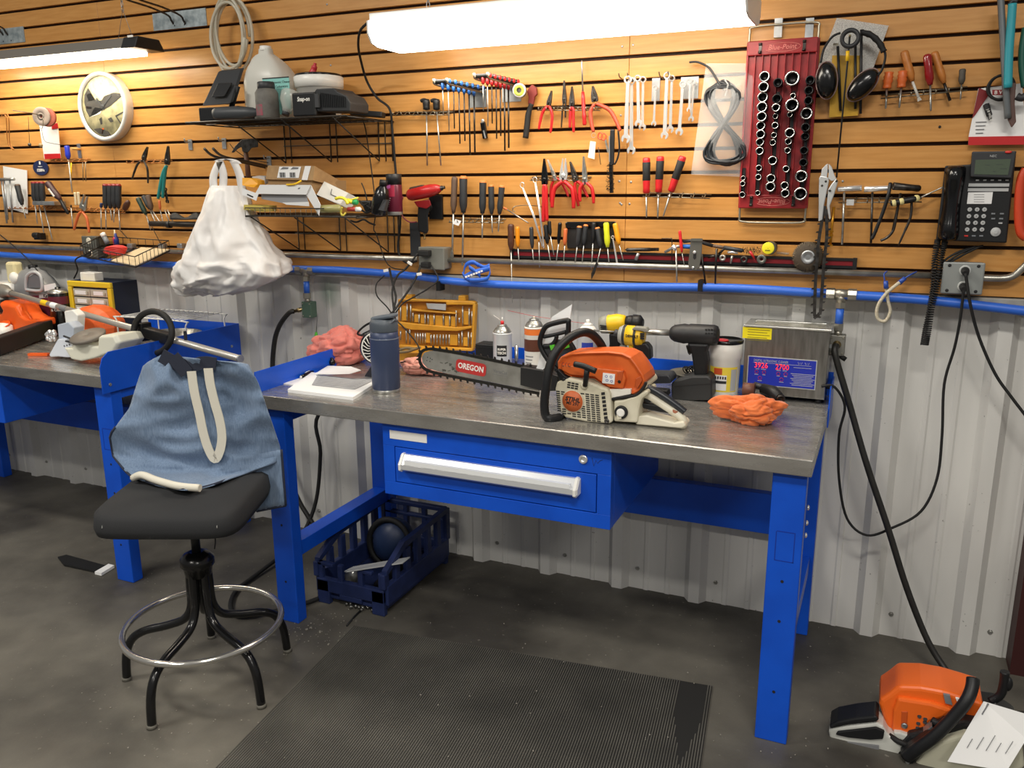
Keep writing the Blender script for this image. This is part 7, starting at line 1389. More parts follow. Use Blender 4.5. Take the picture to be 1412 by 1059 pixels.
def can(label, pxa, pxb, ytop_body, off, name, body, parts, dome='steel', hd=None):
    c = px((pxa+pxb)/2, 490, off); c.z = TZ; r = rad(px, pxa, pxb, 470, off); h = px((pxa+pxb)/2, ytop_body, off).z-TZ; t = thing(name, label, 'spray can', at(c))
    MB().lathe(c, ZA, [(0, r*.96), (.003, r*1.02), (.007, r*.99), (h-.006, r*.99), (h-.003, r*1.03), (h, r*.97)], 24).build('body', body, t)
    MB().lathe(c+ZA*h, ZA, [(0, r*.96), (.004, r*.92), (.016, r*.72), (.022, r*.5), (.024, r*.48), (.026, r*.52), (.03, r*.3), (.03, .001)], 20).build('dome', dome, t)
    for nm, z0, z1_, a0, a1, m in parts:
        b = MB(); b.grid(lambda u, v: c+V((r*1.006*math.sin(a0+(a1-a0)*u), -r*1.006*math.cos(a0+(a1-a0)*u), h*(z0+(z1_-z0)*v))), 10, 1); b.build(nm, m, t)
    return t, c, r, h
t, c, r, h = can('white spray can with a black hexagon logo and red band', 681, 705, 458, .15, 'spray_can', mat('can_white', 'D5D8DA', .3, .2), [('logo_hexagon', .50, .74, -.2, .88, 'ink'), ('red_band', .12, .34, -.45, 1.1, mat('band_red', 'A8283A', .4))])
va = V((.35, -1, 0)).normalized(); tx = V((1, .35, 0)).normalized()
text('lettering', 'SUPER', .011, 'white_plastic', t, c+va*(r*1.03)+ZA*h*.655, tx, ZA, bold=.0004, maxw=.034); text('lettering', 'TECH', .013, 'white_plastic', t, c+va*(r*1.03)+ZA*h*.575, tx, ZA, bold=.0004, maxw=.032)
for i in range(2): b = MB(); b.grid(lambda u, v: c+V((r*1.014*math.sin(-.2+(.95-.2*i)*u), -r*1.014*math.cos(-.2+(.95-.2*i)*u), h*(.265-.07*i+.035*v))), 8, 1); b.build('band_print', 'white_plastic', t)
MB().lathe(c+ZA*(h+.029), ZA, [(0, .0065), (.012, .006), (.013, .001)], 10).build('nozzle', 'bright_red', t); MB().tube([c+ZA*(h+.042), c+ZA*(h+.055)], .002, 5).tube([c+ZA*(h+.04), c+V((-.03, -.01, h+.062))], .0008, 4).build('straw', 'white_plastic', t)
t, c, r, h = can('spray can with orange and brown bands behind the paper', 724, 749, 450, .15, 'spray_can', mat('can_pale', 'E4E2DC', .35), [('orange_band', .86, .97, -1.3, 1.3, mat('band_orange', 'E87A34', .4)), ('brown_band', .56, .78, -1.3, 1.3, mat('band_brown', '5C3324', .45))])
for i in range(5): b = MB(); b.grid(lambda u, v: c+V((r*1.012*math.sin(-.6+(.9-.1*(i % 3))*u), -r*1.012*math.cos(-.6+(.9-.1*(i % 3))*u), h*(.46-.06*i+.018*v))), 6, 1); b.build('fine_print', 'ink_grey', t)
MB().tube([c+ZA*(h+.028), c+V((-.0, 0, h+.036))], .004, 6).build('nozzle', 'bone', t); MB().tube([px(700, 428, .15), px(736, 436, .15), px(806, 446, .15)], .0007, 4).build('red_straw', 'red', t)
t, c, r, h = can('white bottle with a blue oval badge behind the saw handle', 797, 823, 457, .14, 'spray_can', mat('bottle_haze', 'C9CCD0', .4), [('badge_oval', .58, .82, -.3, .9, mat('badge_blue', '2B3F9E', .4))], dome='white_plastic'); text('lettering', "MAC'S", .014, 'white_plastic', t, c+va*(r*1.03)+ZA*h*.70, tx, ZA, bold=.0004, maxw=.036)
MB().lathe(c+ZA*(h+.028), ZA, [(0, .007), (.014, .006), (.015, .001)], 10).build('nozzle', 'white_plastic', t)
tag(MB().cyl(V((px(712, 480, .1).x, -.1, TZ)), px(712, 476, .1), .0075, n=8).build('steel_pin', 'steel'), 'steel pin standing between the two spray cans', 'pin')
# ---------------------------------------------------------------- drills
def drill_base(t, z, foot, o0, o1, m): pass
DY = mat('drill_yellow', 'E8BC1C', .42)
o = .17; t = thing('drill_driver', 'yellow and black cordless drill pointing right behind the saw', 'drill', (px(850, 500, o).x, -o+.03, TZ))
a, b = w2(130, 330, o), w2(620, 270, o); L = (b-a).length; MB().lathe(a, b-a, [(0, .01), (.004, .026), (L*.3, .032), (L*.7, .032), (L*.95, .025), (L, .016)], 16).build('body', DY, t); MB().lathe(a-(b-a).normalized()*.004, b-a, [(0, .016), (.003, .029), (L*.36, .0335), (L*.37, .02)], 16).build('motor_cap', mat('drill_grey', '8C8C82', .5), t)
for i in range(3): p, q_ = w2(105+i*8, 335+i*38, o+.034), w2(225, 350+i*38, o+.036); MB().bar(p, q_, .004, .004, NY).build('vent', 'ink', t)
c0, c1 = w2(615, 265, o), w2(950, 285, o); L = (c1-c0).length; MB().lathe(c0, c1-c0, [(0, .02), (L*.3, .024), (L*.34, .02), (L*.4, .027), (L*.8, .026), (L, .012)], 16).build('chuck', 'black_plastic', t)
shape(t, 'grip', w2, [(270, 500), (480, 500), (470, 640), (500, 830), (490, 1000), (240, 1000), (280, 700)], o+.02, o-.02, 'black_plastic', .006); MB().box((px(836, 500, o).x, -o-.035, TZ), (px(868, 500, o).x, -o+.035, TZ+.075)).build('battery', 'black_plastic', t, bev=.006)
o = .25; t = thing('impact_driver', 'yellow impact driver with grey nose in front of the other drill', 'drill', (px(880, 500, o).x, -o+.03, TZ))
a, b = w2(470, 510, o), w2(985, 560, o); L = (b-a).length; MB().lathe(a, b-a, [(0, .012), (.003, .026), (L*.18, .034), (L*.3, .034)], 18).build('nose', mat('nose_grey', 'A3A69F', .4), t); MB().lathe(a+(b-a)*.28, b-a, [(0, .0335), (L*.5, .0335), (L*.66, .0305), (L*.7, .02)], 18).build('body', DY, t)
for k in (.20, .62): MB().lathe(a+(b-a)*k, b-a, [(0, .0345), (L*.09, .0345)], 18).build('rubber_band', 'charcoal', t)
for i in range(3): p = w2(925, 500+i*45, o+.031); MB().cbox(p, (.013, .004, .006)).build('vent', 'ink', t)
text('lettering', 'DEWALT', .012, 'ink', t, w2(722, 550, o+.0355), b-a, ZA, bold=.0005, maxw=.042)
shape(t, 'grip', w2, [(760, 680), (1000, 680), (1080, 780), (1090, 1000), (860, 1020), (770, 880)], o+.02, o-.02, 'black_plastic', .006); shape(t, 'trigger', w2, [(640, 670), (745, 670), (745, 850), (690, 870), (665, 850), (660, 760)], o+.012, o-.012, DY, .003); shape(t, 'trigger_guard', w2, [(480, 720), (600, 700), (605, 860), (470, 860)], o+.012, o-.01, 'drill_grey', .004)
shape(t, 'top_rail', w2, [(720, 400), (770, 365), (1000, 385), (1040, 450), (990, 470), (880, 440), (730, 430)], o+.03, o+.0, 'drill_grey', .003); MB().box((px(880, 500, o).x-.03, -o-.04, TZ), (px(880, 500, o).x+.045, -o+.04, TZ+.09)).build('battery', 'black_plastic', t, bev=.006); MB().tube([w2(390, 470, o), w2(475, 500, o)], .012, 8).build('collet', 'dark_grey', t); MB().tube([w2(-20, 430, o), w2(390, 460, o)], .003, 6).build('bit', 'steel', t)
# black impact
o = .19; t = thing('impact_wrench', 'matte black cordless impact wrench standing on its battery', 'power tool', (px(950, 550, o).x, -o+.03, TZ))
a, b = y6(122, 298, o), y6(460, 315, o); L = (b-a).length; MB().lathe(a, b-a, [(0, .016), (.004, .021), (L*.10, .028), (L*.30, .0335), (L*.38, .031), (L*.42, .034), (L*.9, .034), (L*.97, .03), (L, .02)], 20).build('body', mat('matte_black', '232426', .5), t)
for r_ in range(4):
    for c_ in range(4): p = y6(372+c_*20, 275+r_*26, o+.0335-.004*abs(r_-1.2)); MB().cbox(p, (.006, .004, .005)).build('vent', 'ink', t)
MB().tube([y6(-110, 290, o), y6(125, 297, o)], .0105, 12).build('extension', 'steel', t); MB().tube([y6(-130, 288, o), y6(-105, 290, o)], .013, 12).build('extension_collar', 'chrome', t)
shape(t, 'grip', y6, [(235, 370), (390, 375), (375, 430), (385, 500), (375, 600), (285, 600), (275, 500), (265, 440)], o+.022, o-.02, 'black_plastic', .008); shape(t, 'trigger', y6, [(228, 385), (275, 390), (270, 440), (255, 455), (243, 440)], o+.012, o-.01, 'black_gloss', .003)
shape(t, 'battery', y6, [(128, 650), (150, 630), (270, 598), (385, 598), (410, 620), (412, 735), (395, 768), (150, 775), (130, 745)], o+.045, o-.045, mat('battery_black', '2A2B2C', .5), .006); shape(t, 'battery_line', y6, [(150, 668), (300, 655), (405, 650), (405, 656), (300, 661), (150, 674)], o+.0465, o+.044, 'ink', 0)
# bowl with o-rings, flat gun
c = px(952, 514, .12); t = thing('funnel_bowl', 'dented metal bowl full of black rubber rings behind the impact wrench', 'bowl', (c.x, c.y, TZ)); z0 = c.z; b = MB(); b.lathe((c.x, c.y, TZ), ZA, [(0, .02), (.004, .026), (z0-TZ-.02, .034), (z0-TZ, .068), (z0-TZ+.004, .07), (z0-TZ-.004, .06), (.02, .024), (.02, .001)], 24).build('bowl', mat('dull_zinc', '8F8A7E', .4, .6), t)
for i in range(8): e = V((c.x+.008+.025*math.cos(i*2.4)*(.3+i/10), c.y+.02*math.sin(i*2.4), z0+.004+.004*(i % 3))); A_ = V((math.cos(i*1.9), math.sin(i*1.9), .6)).normalized(); u = A_.orthogonal().normalized(); w = A_.cross(u); tag(MB().tube([e+(u*math.cos(q)+w*math.sin(q))*.017 for q in [2*PI*k/16 for k in range(16)]], .0022, 5, True).build('rubber_ring', 'black_rubber'), 'black rubber ring in the dented bowl, '+ORD[i]+' ring from the bottom of the heap', 'ring', group='rubber rings in the bowl')
t = thing('heat_gun', 'flat dark tool lying between the saw and the black impact wrench', 'tool', at(y6(0, 640, .3))); shape(t, 'body', y6, [(-95, 585), (110, 590), (130, 620), (125, 650), (-80, 655), (-95, 640)], .27, .19, mat('navy_black', '23262E', .45), .006); shape(t, 'nozzle', y6, [(-60, 690), (100, 700), (105, 740), (40, 745), (-50, 720)], .36, .32, 'black_plastic', .003)
# tub
c = px(998, 520, .12); c.z = TZ; r = rad(px, 975, 1021, 490, .12); h = px(998, 468, .12).z-TZ; t = thing('wipes_bucket', 'white bucket of hand wipes with black lid and yellow label', 'bucket', at(c))
MB().lathe(c, ZA, [(0, r*.86), (.004, r*.88), (h*.68, r*.96), (h*.7, r*1.02), (h*.95, r*1.04), (h*.96, r)], 32).build('body', 'white_plastic', t); MB().lathe(c+ZA*h*.95, ZA, [(0, r*1.04), (.004, r*1.07), (.01, r*1.07), (.012, r*1.0), (.007, r*.95), (.009, .001)], 32).build('lid', 'black_gloss', t); MB().lathe(c+ZA*(h*.95+.009)+V((-.012, -.02, 0)), ZA, [(0, .026), (.003, .024), (.003, .001)], 16).build('lid_flap', 'spout_red', t)
def curved(nm, z0, z1_, a0, a1, m, k=1.01): b = MB(); b.grid(lambda u, v: c+V((r*(.885+.1*(z0+(z1_-z0)*v))*k*math.sin(a0+(a1-a0)*u), -r*(.885+.1*(z0+(z1_-z0)*v))*k*math.cos(a0+(a1-a0)*u), h*(z0+(z1_-z0)*v))), 10, 1); return b.build(nm, m, t)
curved('label', .12, .56, -.9, 1.1, mat('label_yellow', 'EFD648', .5)); curved('label_text_panel', .14, .52, .62, 1.05, 'light_grey', 1.02); curved('label_white', .15, .42, -.6, .35, 'paper', 1.02); curved('label_bar', .27, .32, -.5, .34, 'charcoal', 1.03)
curved('flame_mark', .43, .54, -.5, .05, mat('flame', 'D0552A', .5), 1.02); ve = V((-.15, -1, 0)).normalized(); text('lettering', 'X-KLEEN', .011, 'ink', t, c+ve*(r*.97)+ZA*h*.375, V((1, -.15, 0)), ZA, maxw=.04) if False else [MB().cbox(c+V((-.018+.008*i, -r*.955, h*.375)), (.0045, .001, .009)).build('print_mark', 'ink', t) for i in range(5)]
# ---------------------------------------------------------------- ultrasonic cleaner
o = .12; STN = mat('brushed_stainless', '9C9A95', .3, .85, col2='7F7D78', scale=18, detail=6, stretch=(4, 4, .5))
A, B = px(1023, 540, o), px(1137, 550, o); x0, x1 = A.x, B.x; zb = TZ+.016; ztop = px(1023, 447, o).z
t = thing('ultrasonic_cleaner', 'stainless ultrasonic cleaner with a blue control panel on the bench end', 'cleaner', ((x0+x1)/2, -.05, TZ))
for xx in (x0+.02, x1-.02):
    for yy in (-.10, .0): MB().cyl((xx, yy, TZ), (xx, yy, zb), .01, n=10).build('foot', 'black_rubber', t)
MB().box((x0, -o, zb), (x1, .012, ztop-.004)).build('body', STN, t, bev=.002)
for a, b in (((x0-.005, -o-.006), (x1+.005, -o+.018)), ((x0-.005, -.006), (x1+.005, .017)), ((x0-.005, -o+.018), (x0+.02, -.006)), ((x1-.02, -o+.018), (x1+.005, -.006))): MB().box((*a, ztop-.007), (*b, ztop)).build('rim', mat('rim_steel', 'C9C8C2', .25, .7), t, bev=.002)
MB().box((x0+.02, -o+.018, ztop-.0045), (x1-.02, -.006, ztop-.003)).build('bath', mat('bath_murk', 'B9B6A8', .15, .3, col2='8E8A78', scale=14), t)
P = [w4(70, 125, o), w4(1200, 185, o)]; pa, pb = w4(75, 120, o), w4(1180, 670, o); pz0, pz1 = (w4(60, 585, o).z+w4(1165, 685, o).z)/2, (w4(80, 128, o).z+w4(1200, 190, o).z)/2; pxa, pxb = w4(68, 300, o).x, w4(1188, 400, o).x
MB().box((pxa, -o-.0015, pz0), (pxb, -o+.001, pz1)).build('panel_border', 'light_grey', t); pn = MB().box((pxa+.003, -o-.0022, pz0+.003), (pxb-.003, -o, pz1-.003)).build('control_panel', mat('panel_blue', '2433A8', .35), t)
pw, phh = pxb-pxa, pz1-pz0
def PP(u, v, d=.0026): return V((pxa+pw*u, -o-d, pz1-phh*v))
text('lettering', 'DIGITAL ULTRASONIC CLEANER', .011, 'light_grey', pn, PP(.34, .14), XA, ZA, maxw=pw*.5, depth=.0003)
MB().box(PP(.08, .205), PP(.92, .215, .002)).build('panel_rule', 'light_grey', pn)
LED = mat('led_red', 'FF2A20', .4, emit='FF3A2C', estr=.8)
text('lettering', '3926', .025, LED, pn, PP(.20, .31), XA, ZA, maxw=.042); text('lettering', '2700', .025, LED, pn, PP(.51, .32), XA, ZA, maxw=.042)
for uc in (.14, .25): 
    for du, v, ui in ((0, .53, 0),): MB().tube([PP(uc, v)+V((.0055*math.cos(a), 0, .0055*math.sin(a))) for a in [k*PI/6 for k in range(12)]], .0007, 4, True).build('button_ring', 'red', pn)
for u, v in ((.195, .74), (.46, .54), (.565, .54), (.51, .73)): MB().tube([PP(u, v)+V((.0055*math.cos(a), 0, .0055*math.sin(a))) for a in [k*PI/6 for k in range(12)]], .0007, 4, True).build('button_ring', 'red', pn)
for u, v, w_ in [(.14, .62, .012), (.25, .62, .010), (.195, .83, .014), (.46, .62, .010), (.565, .62, .01), (.51, .82, .014), (.15, .43, .012), (.24, .43, .016), (.46, .43, .014), (.55, .43, .014)] + [(.81, .5+.055*i, .075-.01*(i % 3)) for i in range(8)]: MB().cbox(PP(u, v), (w_, .0004, .0016)).build('panel_print', 'light_grey', pn)
MB().cbox(PP(.80, .29), (.055, .0004, .0012)).build('panel_print', 'light_grey', pn)
for u in (.76, .86): MB().tube([PP(u-.03, .1), PP(u-.015, .19), PP(u, .11), PP(u+.015, .19), PP(u+.03, .1)], .0005, 4).build('panel_print', 'light_grey', pn)
ya, yb = y6(628, 255, o), y6(825, 345, o); st = MB().box((ya.x, -o-.0012, yb.z), (yb.x, -o+.001, ya.z)).build('warning_label', mat('label_yel', 'F4E21C', .5), t)
for i in range(5): z_ = ya.z-.007-.0085*i; MB().box((ya.x+.016, -o-.0016, z_-.001), (yb.x-.006-.008*(i % 2), -o-.001, z_+.001)).build('label_line', mat('print_ochre', '8E8420', .6), st)
MB().cbox((x1+.003, -o+.04, ztop-.06), (.006, .01, .012)).build('side_knob', 'zinc', t); MB().cyl((x1, -o+.03, TZ+.055), (x1+.02, -o+.025, TZ+.055), .008, n=8).build('power_inlet', 'black_rubber', t)
# grease gun under rag
o = .30; t = thing('ratchet_gun', 'dark pneumatic ratchet lying behind the orange rag', 'tool', at(w3(600, 960, o))); a, b = w3(270, 885, o), w3(900, 880, o); a.z = b.z = TZ+.024; L = (b-a).length; MB().lathe(a, b-a, [(0, .018), (.001, .0225), (L*.2, .0235), (L*.24, .02), (L*.75, .019), (L*.8, .023), (L, .02)], 16).build('barrel', 'charcoal', t); MB().lathe(a-XA*.001, XA, [(0, .018), (.004, .015), (.008, .001)], 14).build('end_recess', 'ink', t)
a = px(1066, 540, .30); b = px(1076, 549, .36); MB().tube([px(1052, 536, .28), a, b], [.017, .019, .014], 12).build('angle_head', 'black_plastic', t); MB().lathe(b, V((.4, -1, -.25)), [(-.002, .013), (.008, .0135), (.01, .009), (.006, .007), (.006, .001)], 12).build('drive_collar', 'dark_steel', t); MB().tube([px(1040, 531, .27), px(1056, 535, .28)], .011, 8).build('lever', 'charcoal', t)
MB().lathe(a-XA*.09+V((0, 0, -.0)), XA, [(0, .0205), (.035, .0205)], 14).build('brown_band', mat('band_rust', '6A4436', .5), t)
# ================================================================ things on the left bench
v8 = zone(0, 350, 7.06)
BOR = mat('blower_orange', 'F2661E', .35, col2='E95A12', scale=10)
t = thing('leaf_blower', 'orange leaf blower body at the frame edge on the left bench', 'leaf blower', at(v8(150, 740, .3)))
P = [(-60, 580), (0, 590), (90, 570), (110, 520), (70, 450), (150, 455), (250, 480), (300, 580), (370, 625), (450, 630), (460, 690), (280, 760), (160, 795), (-60, 770)]
rings = []
for o, k in ((.27, .8), (.26, .93), (.235, 1), (.17, 1), (.15, .9)): rings.append([v8(180+(x-180)*k, 640+(y-640)*k, .22)+YA*(.22-o) for x, y in P])
MB().loft(rings, True, False).build('body', BOR, t, bev=.006)
for x0_, y0_, x1_, y1_ in ((200, 520, 250, 700), (250, 560, 350, 700)): MB().tube([v8(x0_, y0_, .252), v8(x1_, y1_, .25)], .006, 6).build('rib', BOR, t)
shape(t, 'rear_cover', v8, [(-60, 440), (60, 450), (105, 520), (80, 570), (-60, 575)], .22, .12, 'black_plastic', .006)
c = v8(55, 790, .30); MB().lathe(c+ZA*.02, V((.15, -.5, -1)), [(-.03, .03), (0, .036), (.03, .037)], 18).build('fuel_cap', 'white_plastic', t); MB().lathe(c+ZA*.05, V((.15, -.5, 1)), [(0, .03), (.004, .028), (.005, .001)], 18).build('cap_disc', BOR, t)
a, b = v8(-60, 960, .62), v8(480, 775, .2); a.z = TZ+.04; b.z = TZ+.045; tag(MB().bar(a, b, .05, .075).build('guide_cover', 'black_plastic', bev=.006), 'long black plastic cover lying in front of the orange blower', 'cover')
# jug and can, tub
jx = v8(370, 400, .05); h = v8(350, 120, .05).z-TZ; SIL = mat('jug_silver', '8F9092', .4, .2); t = thing('gallon_jug', 'silver grey gallon jug with maroon label on the left bench', 'jug', (jx.x, -.05, TZ)); w = (v8(545, 400, .05)-v8(200, 400, .05)).length/2
rings = []
for f, k in ((0, .95), (.02, 1), (.62, 1), (.7, .95), (.82, .78), (.93, .5), (.95, .3), (.98, .3)): rings.append([V((jx.x+w*k*math.copysign(abs(math.cos(a))**.6, math.cos(a))-(.01 if f > .8 else 0), -.05+.06*min(1, k*1.1)*math.copysign(abs(math.sin(a))**.6, math.sin(a)), TZ+h*f)) for a in [2*PI*i/22 for i in range(22)]])
MB().loft(rings).build('body', SIL, t); MB().lathe((jx.x-.01, -.05, TZ+h*.965), ZA, [(0, .022), (.016, .022), (.017, .001)], 14).build('cap', 'black_plastic', t)
MB().tube(smooth_path([v8(x, y, .128) for x, y in ((255, 340), (262, 220), (330, 178), (395, 215), (412, 330), (380, 360), (270, 350))], 4, True), .008, 8, True).build('handle_rim', mat('jug_light', 'B9BBBD', .4), t); shape(t, 'handle_recess', v8, [(268, 335), (275, 230), (330, 195), (385, 225), (400, 330)], .124, .118, mat('recess_grey', '707276', .5), 0)
shape(t, 'label', v8, [(240, 410), (545, 400), (545, 620), (260, 640)], .114, .108, mat('label_maroon', '5E1E30', .45), 0); shape(t, 'label_band', v8, [(380, 395), (545, 390), (545, 425), (380, 432)], .1155, .112, 'light_grey', 0); text('lettering', 'Kinetix', .024, 'ink', t, v8(470, 412, .1165), XA, ZA, bold=.0006); shape(t, 'price_sticker', v8, [(425, 305), (530, 285), (545, 335), (435, 365)], .124, .12, 'paper', 0)
c = v8(580, 480, .13); c.z = TZ; r = rad(v8, 515, 645, 450, .13); h = v8(580, 380, .13).z-TZ; t = thing('spray_can', 'black and maroon cleaner can beside the silver jug', 'spray can', at(c)); MB().lathe(c, ZA, [(0, r), (h, r), (h+.004, r*.95), (h+.015, r*.75), (h+.018, r*.3), (h+.028, r*.25)], 20).build('body', 'black_gloss', t); MB().lathe(c+ZA*h, ZA, [(0, r*1.01), (.004, r), (.016, r*.76), (.02, r*.5)], 20).build('dome', 'steel', t); ve = V((.75, -1, 0)).normalized(); text('lettering', '& Choke', .017, 'white_plastic', t, c+ve*(r*1.03)+ZA*h*.62, V((1, .75, 0)), ZA, maxw=.055); MB().lathe(c, ZA, [(h*.75, r*1.004), (h*.93, r*1.004)], 20, caps=False).build('band', 'label_maroon', t)
c = v8(110, 320, .06); c.z = TZ; r = rad(v8, 5, 225, 300, .06); h = v8(110, 280, .06).z-TZ; t = thing('plastic_tub', 'white lidded tub against the wall behind the blower', 'tub', at(c)); MB().lathe(c, ZA, [(0, r*.85), (h*.8, r*.95), (h*.8, r*1.03), (h, r*1.03), (h+.004, r*.9), (h+.004, .001)], 26).build('tub', 'white_plastic', t)
t = thing('pump_bottle', 'cream bottle standing on the white lidded tub', 'bottle', (c.x+.01, c.y, c.z+h)); a, b = v8(95, 75, .06), v8(215, 275, .06); MB().box((a.x, -.09, c.z+h+.0045), (b.x, -.04, a.z)).build('bottle', mat('cream_bottle', 'E2D6A8', .45), t, bev=.012); MB().ball(v8(140, 235, .095), (.03, .02, .03), 12, 8).build('pump_head', 'white_plastic', t)
# drawer cabinet
o = .1; A, B, Cc = v8(668, 260, o), v8(1090, 280, o), v8(1100, 590, o); x0, x1, zt, zb = A.x, B.x, (A.z+B.z)/2, TZ; t = thing('drawer_cabinet', 'small parts cabinet with yellow frame and clear drawers', 'cabinet', ((x0+x1)/2, -.03, TZ))
MB().box((x0, -o+.004, zb), (x1, .045, zt)).build('body', mat('cabinet_navy', '1B2338', .45), t, bev=.003)
for a, b in (((x0, zt-.026), (x1, zt)), ((x0, zb), (x1, zb+.026)), ((x0, zb+.026), (x0+.026, zt-.026)), ((x1-.026, zb+.026), (x1, zt-.026))): MB().box((a[0], -o-.012, a[1]), (b[0], -o+.004, b[1])).build('frame', mat('frame_yellow', 'E5C22A', .4), t, bev=.004)
dwm = mat('drawer_clear', 'CFC7B4', .25, alpha=.8); nr_, nc_ = 5, 2
for r_ in range(nr_):
    for c_ in range(nc_):
        xa = x0+.03+(x1-x0-.06)*c_/nc_; xb = x0+.03+(x1-x0-.06)*(c_+1)/nc_-.004; za = zb+.03+(zt-zb-.06)*r_/nr_; zc = za+(zt-zb-.06)/nr_-.006
        d = MB().box((xa, -o-.006, za), (xb, -o+.004, zc)).build('drawer', dwm, t, bev=.002); MB().box((xa+.012+.01*((r_+c_) % 2), -o-.0075, za+.008), (xb-.025, -o-.006, zc-.008)).build('drawer_label', 'paper', d); MB().box((xb-.02, -o-.012, za+.01), (xb-.008, -o-.006, zc-.012)).build('pull', dwm, d)
a, b = v8(830, 195, .06), v8(975, 245, .06); tag(MB().box((a.x, -.09, zt), (b.x, -.04, zt+.04)).build('small_white_box', 'white_plastic', bev=.003), 'small white box on top of the parts cabinet', 'box')
# trimmer shaft
S0, S1_ = V((-3.9, -.2, 1.07)), V((-2.18, -.51, .93)); sd = (S1_-S0).normalized()
t = thing('string_trimmer', 'aluminium trimmer shaft with a black loop handle laid across the left bench', 'trimmer', at(S1_)); MB().tube([S0, S1_], .0135, 12).build('shaft', mat('shaft_alu', 'C9C5BE', .3, .6), t); MB().tube([S1_-sd*.004, S1_+sd*.003], .0155, 12).build('shaft_end', 'zinc', t)
MB().lathe(S0-sd*.05, sd, [(0, .02), (.02, .032), (.06, .034), (.09, .022), (.13, .0165)], 14).build('gear_head', mat('gear_grey', '8A8780', .45, .4), t); MB().cyl(S0-sd*.02-ZA*.02, S0-sd*.02-ZA*.07, .028, n=14).build('gear_neck', 'gear_grey', t)
b = MB(); p = S0+sd*.42
for i in range(3): q = S0+sd*(.36+.08*i); MB().lathe(q, sd, [(0, .0138), (.05, .0138)], 12, caps=False).build('decal', ['yellow', 'paper', 'ink_grey'][i], t)
hc = z7(825, 425, .46); R = MX.Rotation(-.12, 3, 'Z')
hp_ = [hc+R @ V((.118*math.cos(a), .02*math.sin(a), .082*math.sin(a))) for a in [2*PI*k/36 for k in range(-7, 27)]]
MB().tube(hp_, .0125, 10).build('loop_handle', 'black_rubber', t); q = S0+sd*((-2.72-S0.x)/sd.x); MB().bar(q-sd*.06, q+sd*.13, .04, .045).build('handle_clamp', 'black_plastic', t, bev=.006); MB().cbox(q-sd*.05+ZA*.0, (.03, .05, .075), R).build('clamp_block', 'black_plastic', t, bev=.004)
MB().bar(S0+sd*((-2.50-S0.x)/sd.x)+ZA*.01, S0+sd*((-2.50-S0.x)/sd.x)+ZA*.05, .012, .006, NY).build('hang_tab', 'charcoal', t)
# wire rack + pan
WW = mat('rack_white', 'E4E4DF', .4); zr = z7(670, 310, .05).z; xa, xb = -3.10, -2.70; t = thing('wire_rack', 'white wire rack standing over the steel pan', 'rack', (-2.9, -.1, TZ)); ya_, yb_ = -.25, -.02; zr = 1.0
for y in (ya_, yb_): MB().tube(smooth_path([V((xa, y, TZ)), V((xa, y, zr-.02)), V((xa+.012, y, zr)), V((xb-.012, y, zr)), V((xb, y, zr-.02)), V((xb, y, TZ))], 3), .0034, 7).build('leg_frame', WW, t)
for i in range(13): x = xa+.025+(xb-xa-.05)*i/12; MB().tube([(x, ya_-.008, zr+.003), (x, yb_+.008, zr+.003)], .002, 5).build('wire', WW, t)
c = V((-2.9, -.14, TZ)); t = thing('steel_pan', 'shallow steel pan under the white wire rack', 'pan', at(c)); MB().lathe(c, ZA, [(0, .10), (.03, .115), (.055, .125), (.057, .13), (.053, .122), (.01, .1), (.01, .001)], 30).build('pan', 'steel', t)
# engine shroud, trimmer parts
t = thing('engine_shroud', 'orange finned engine cover behind the trimmer shaft', 'engine cover', at(v8(970, 800, .16))); c = v8(970, 690, .16); rings = []
for o, k in ((-.03, .95), (.0, 1), (.04, .96), (.07, .8), (.085, .5)): rings.append([c+V((.145*k*math.cos(a)*(1 if math.cos(a) > 0 else .95), -o, .095*k*math.sin(a)*(1 if math.sin(a) > 0 else .9))) for a in [2*PI*i/22 for i in range(22)]])
MB().loft(rings, True, False).build('cover', mat('shroud_orange', 'E8652A', .45), t, bev=.004)
for i in range(9): z_ = -.06+.015*i; w_ = .11*math.sqrt(max(.05, 1-(z_/.088)**2)); MB().bar(c+V((-w_*.2, -.078, z_)), c+V((w_*.85, -.07, z_-.008)), .006, .005).build('fin', mat('fin_dark', 'A8421A', .5), t)
MB().ball(v8(870, 560, .18), (.03, .03, .02), 12, 8).build('knob', 'black_plastic', t)
t = thing('trimmer_housing', 'cream plastic trimmer housing with grey disc at the bench front', 'housing', at(v8(950, 1025, .55))); CH = mat('housing_cream', 'DDDCCB', .4)
rings = []
for o, k in ((.6, .9), (.59, 1), (.5, 1), (.46, .9)): rings.append([v8(960+(x-960)*k, 950+(y-950)*k, .56)+YA*(.56-o) for x, y in ((690, 900), (780, 905), (790, 850), (930, 840), (960, 880), (1040, 890), (1050, 780), (1200, 775), (1240, 850), (1190, 930), (1000, 1000), (860, 1030), (760, 1010))])
MB().loft(rings, True, False).build('shell', CH, t, bev=.005)
for i in range(9): p = v8(975+20*i, 940-9*i, .592); MB().bar(p, p+V((.003, 0, .016)), .004, .004, NY).build('rib', CH, t)
c = v8(870, 790, .56); MB().lathe(c-ZA*.03, V((0, -.3, 1)), [(-.02, .035), (.0, .038), (.02, .04), (.02, .066), (.03, .07), (.034, .066), (.036, .008), (.03, .001)], 26).build('disc', mat('disc_taupe', '6E675E', .5), t); MB().lathe(c-ZA*.03, V((0, -.3, 1)), [(-.012, .041), (.0, .041)], 20, caps=False).build('seal', 'ink', t)
for a, b in (((620, 800), (780, 860)), ((640, 850), (780, 875))): MB().tube([v8(*a, .57), v8(*b, .57)], .004, 6).build('prong', 'charcoal', t)
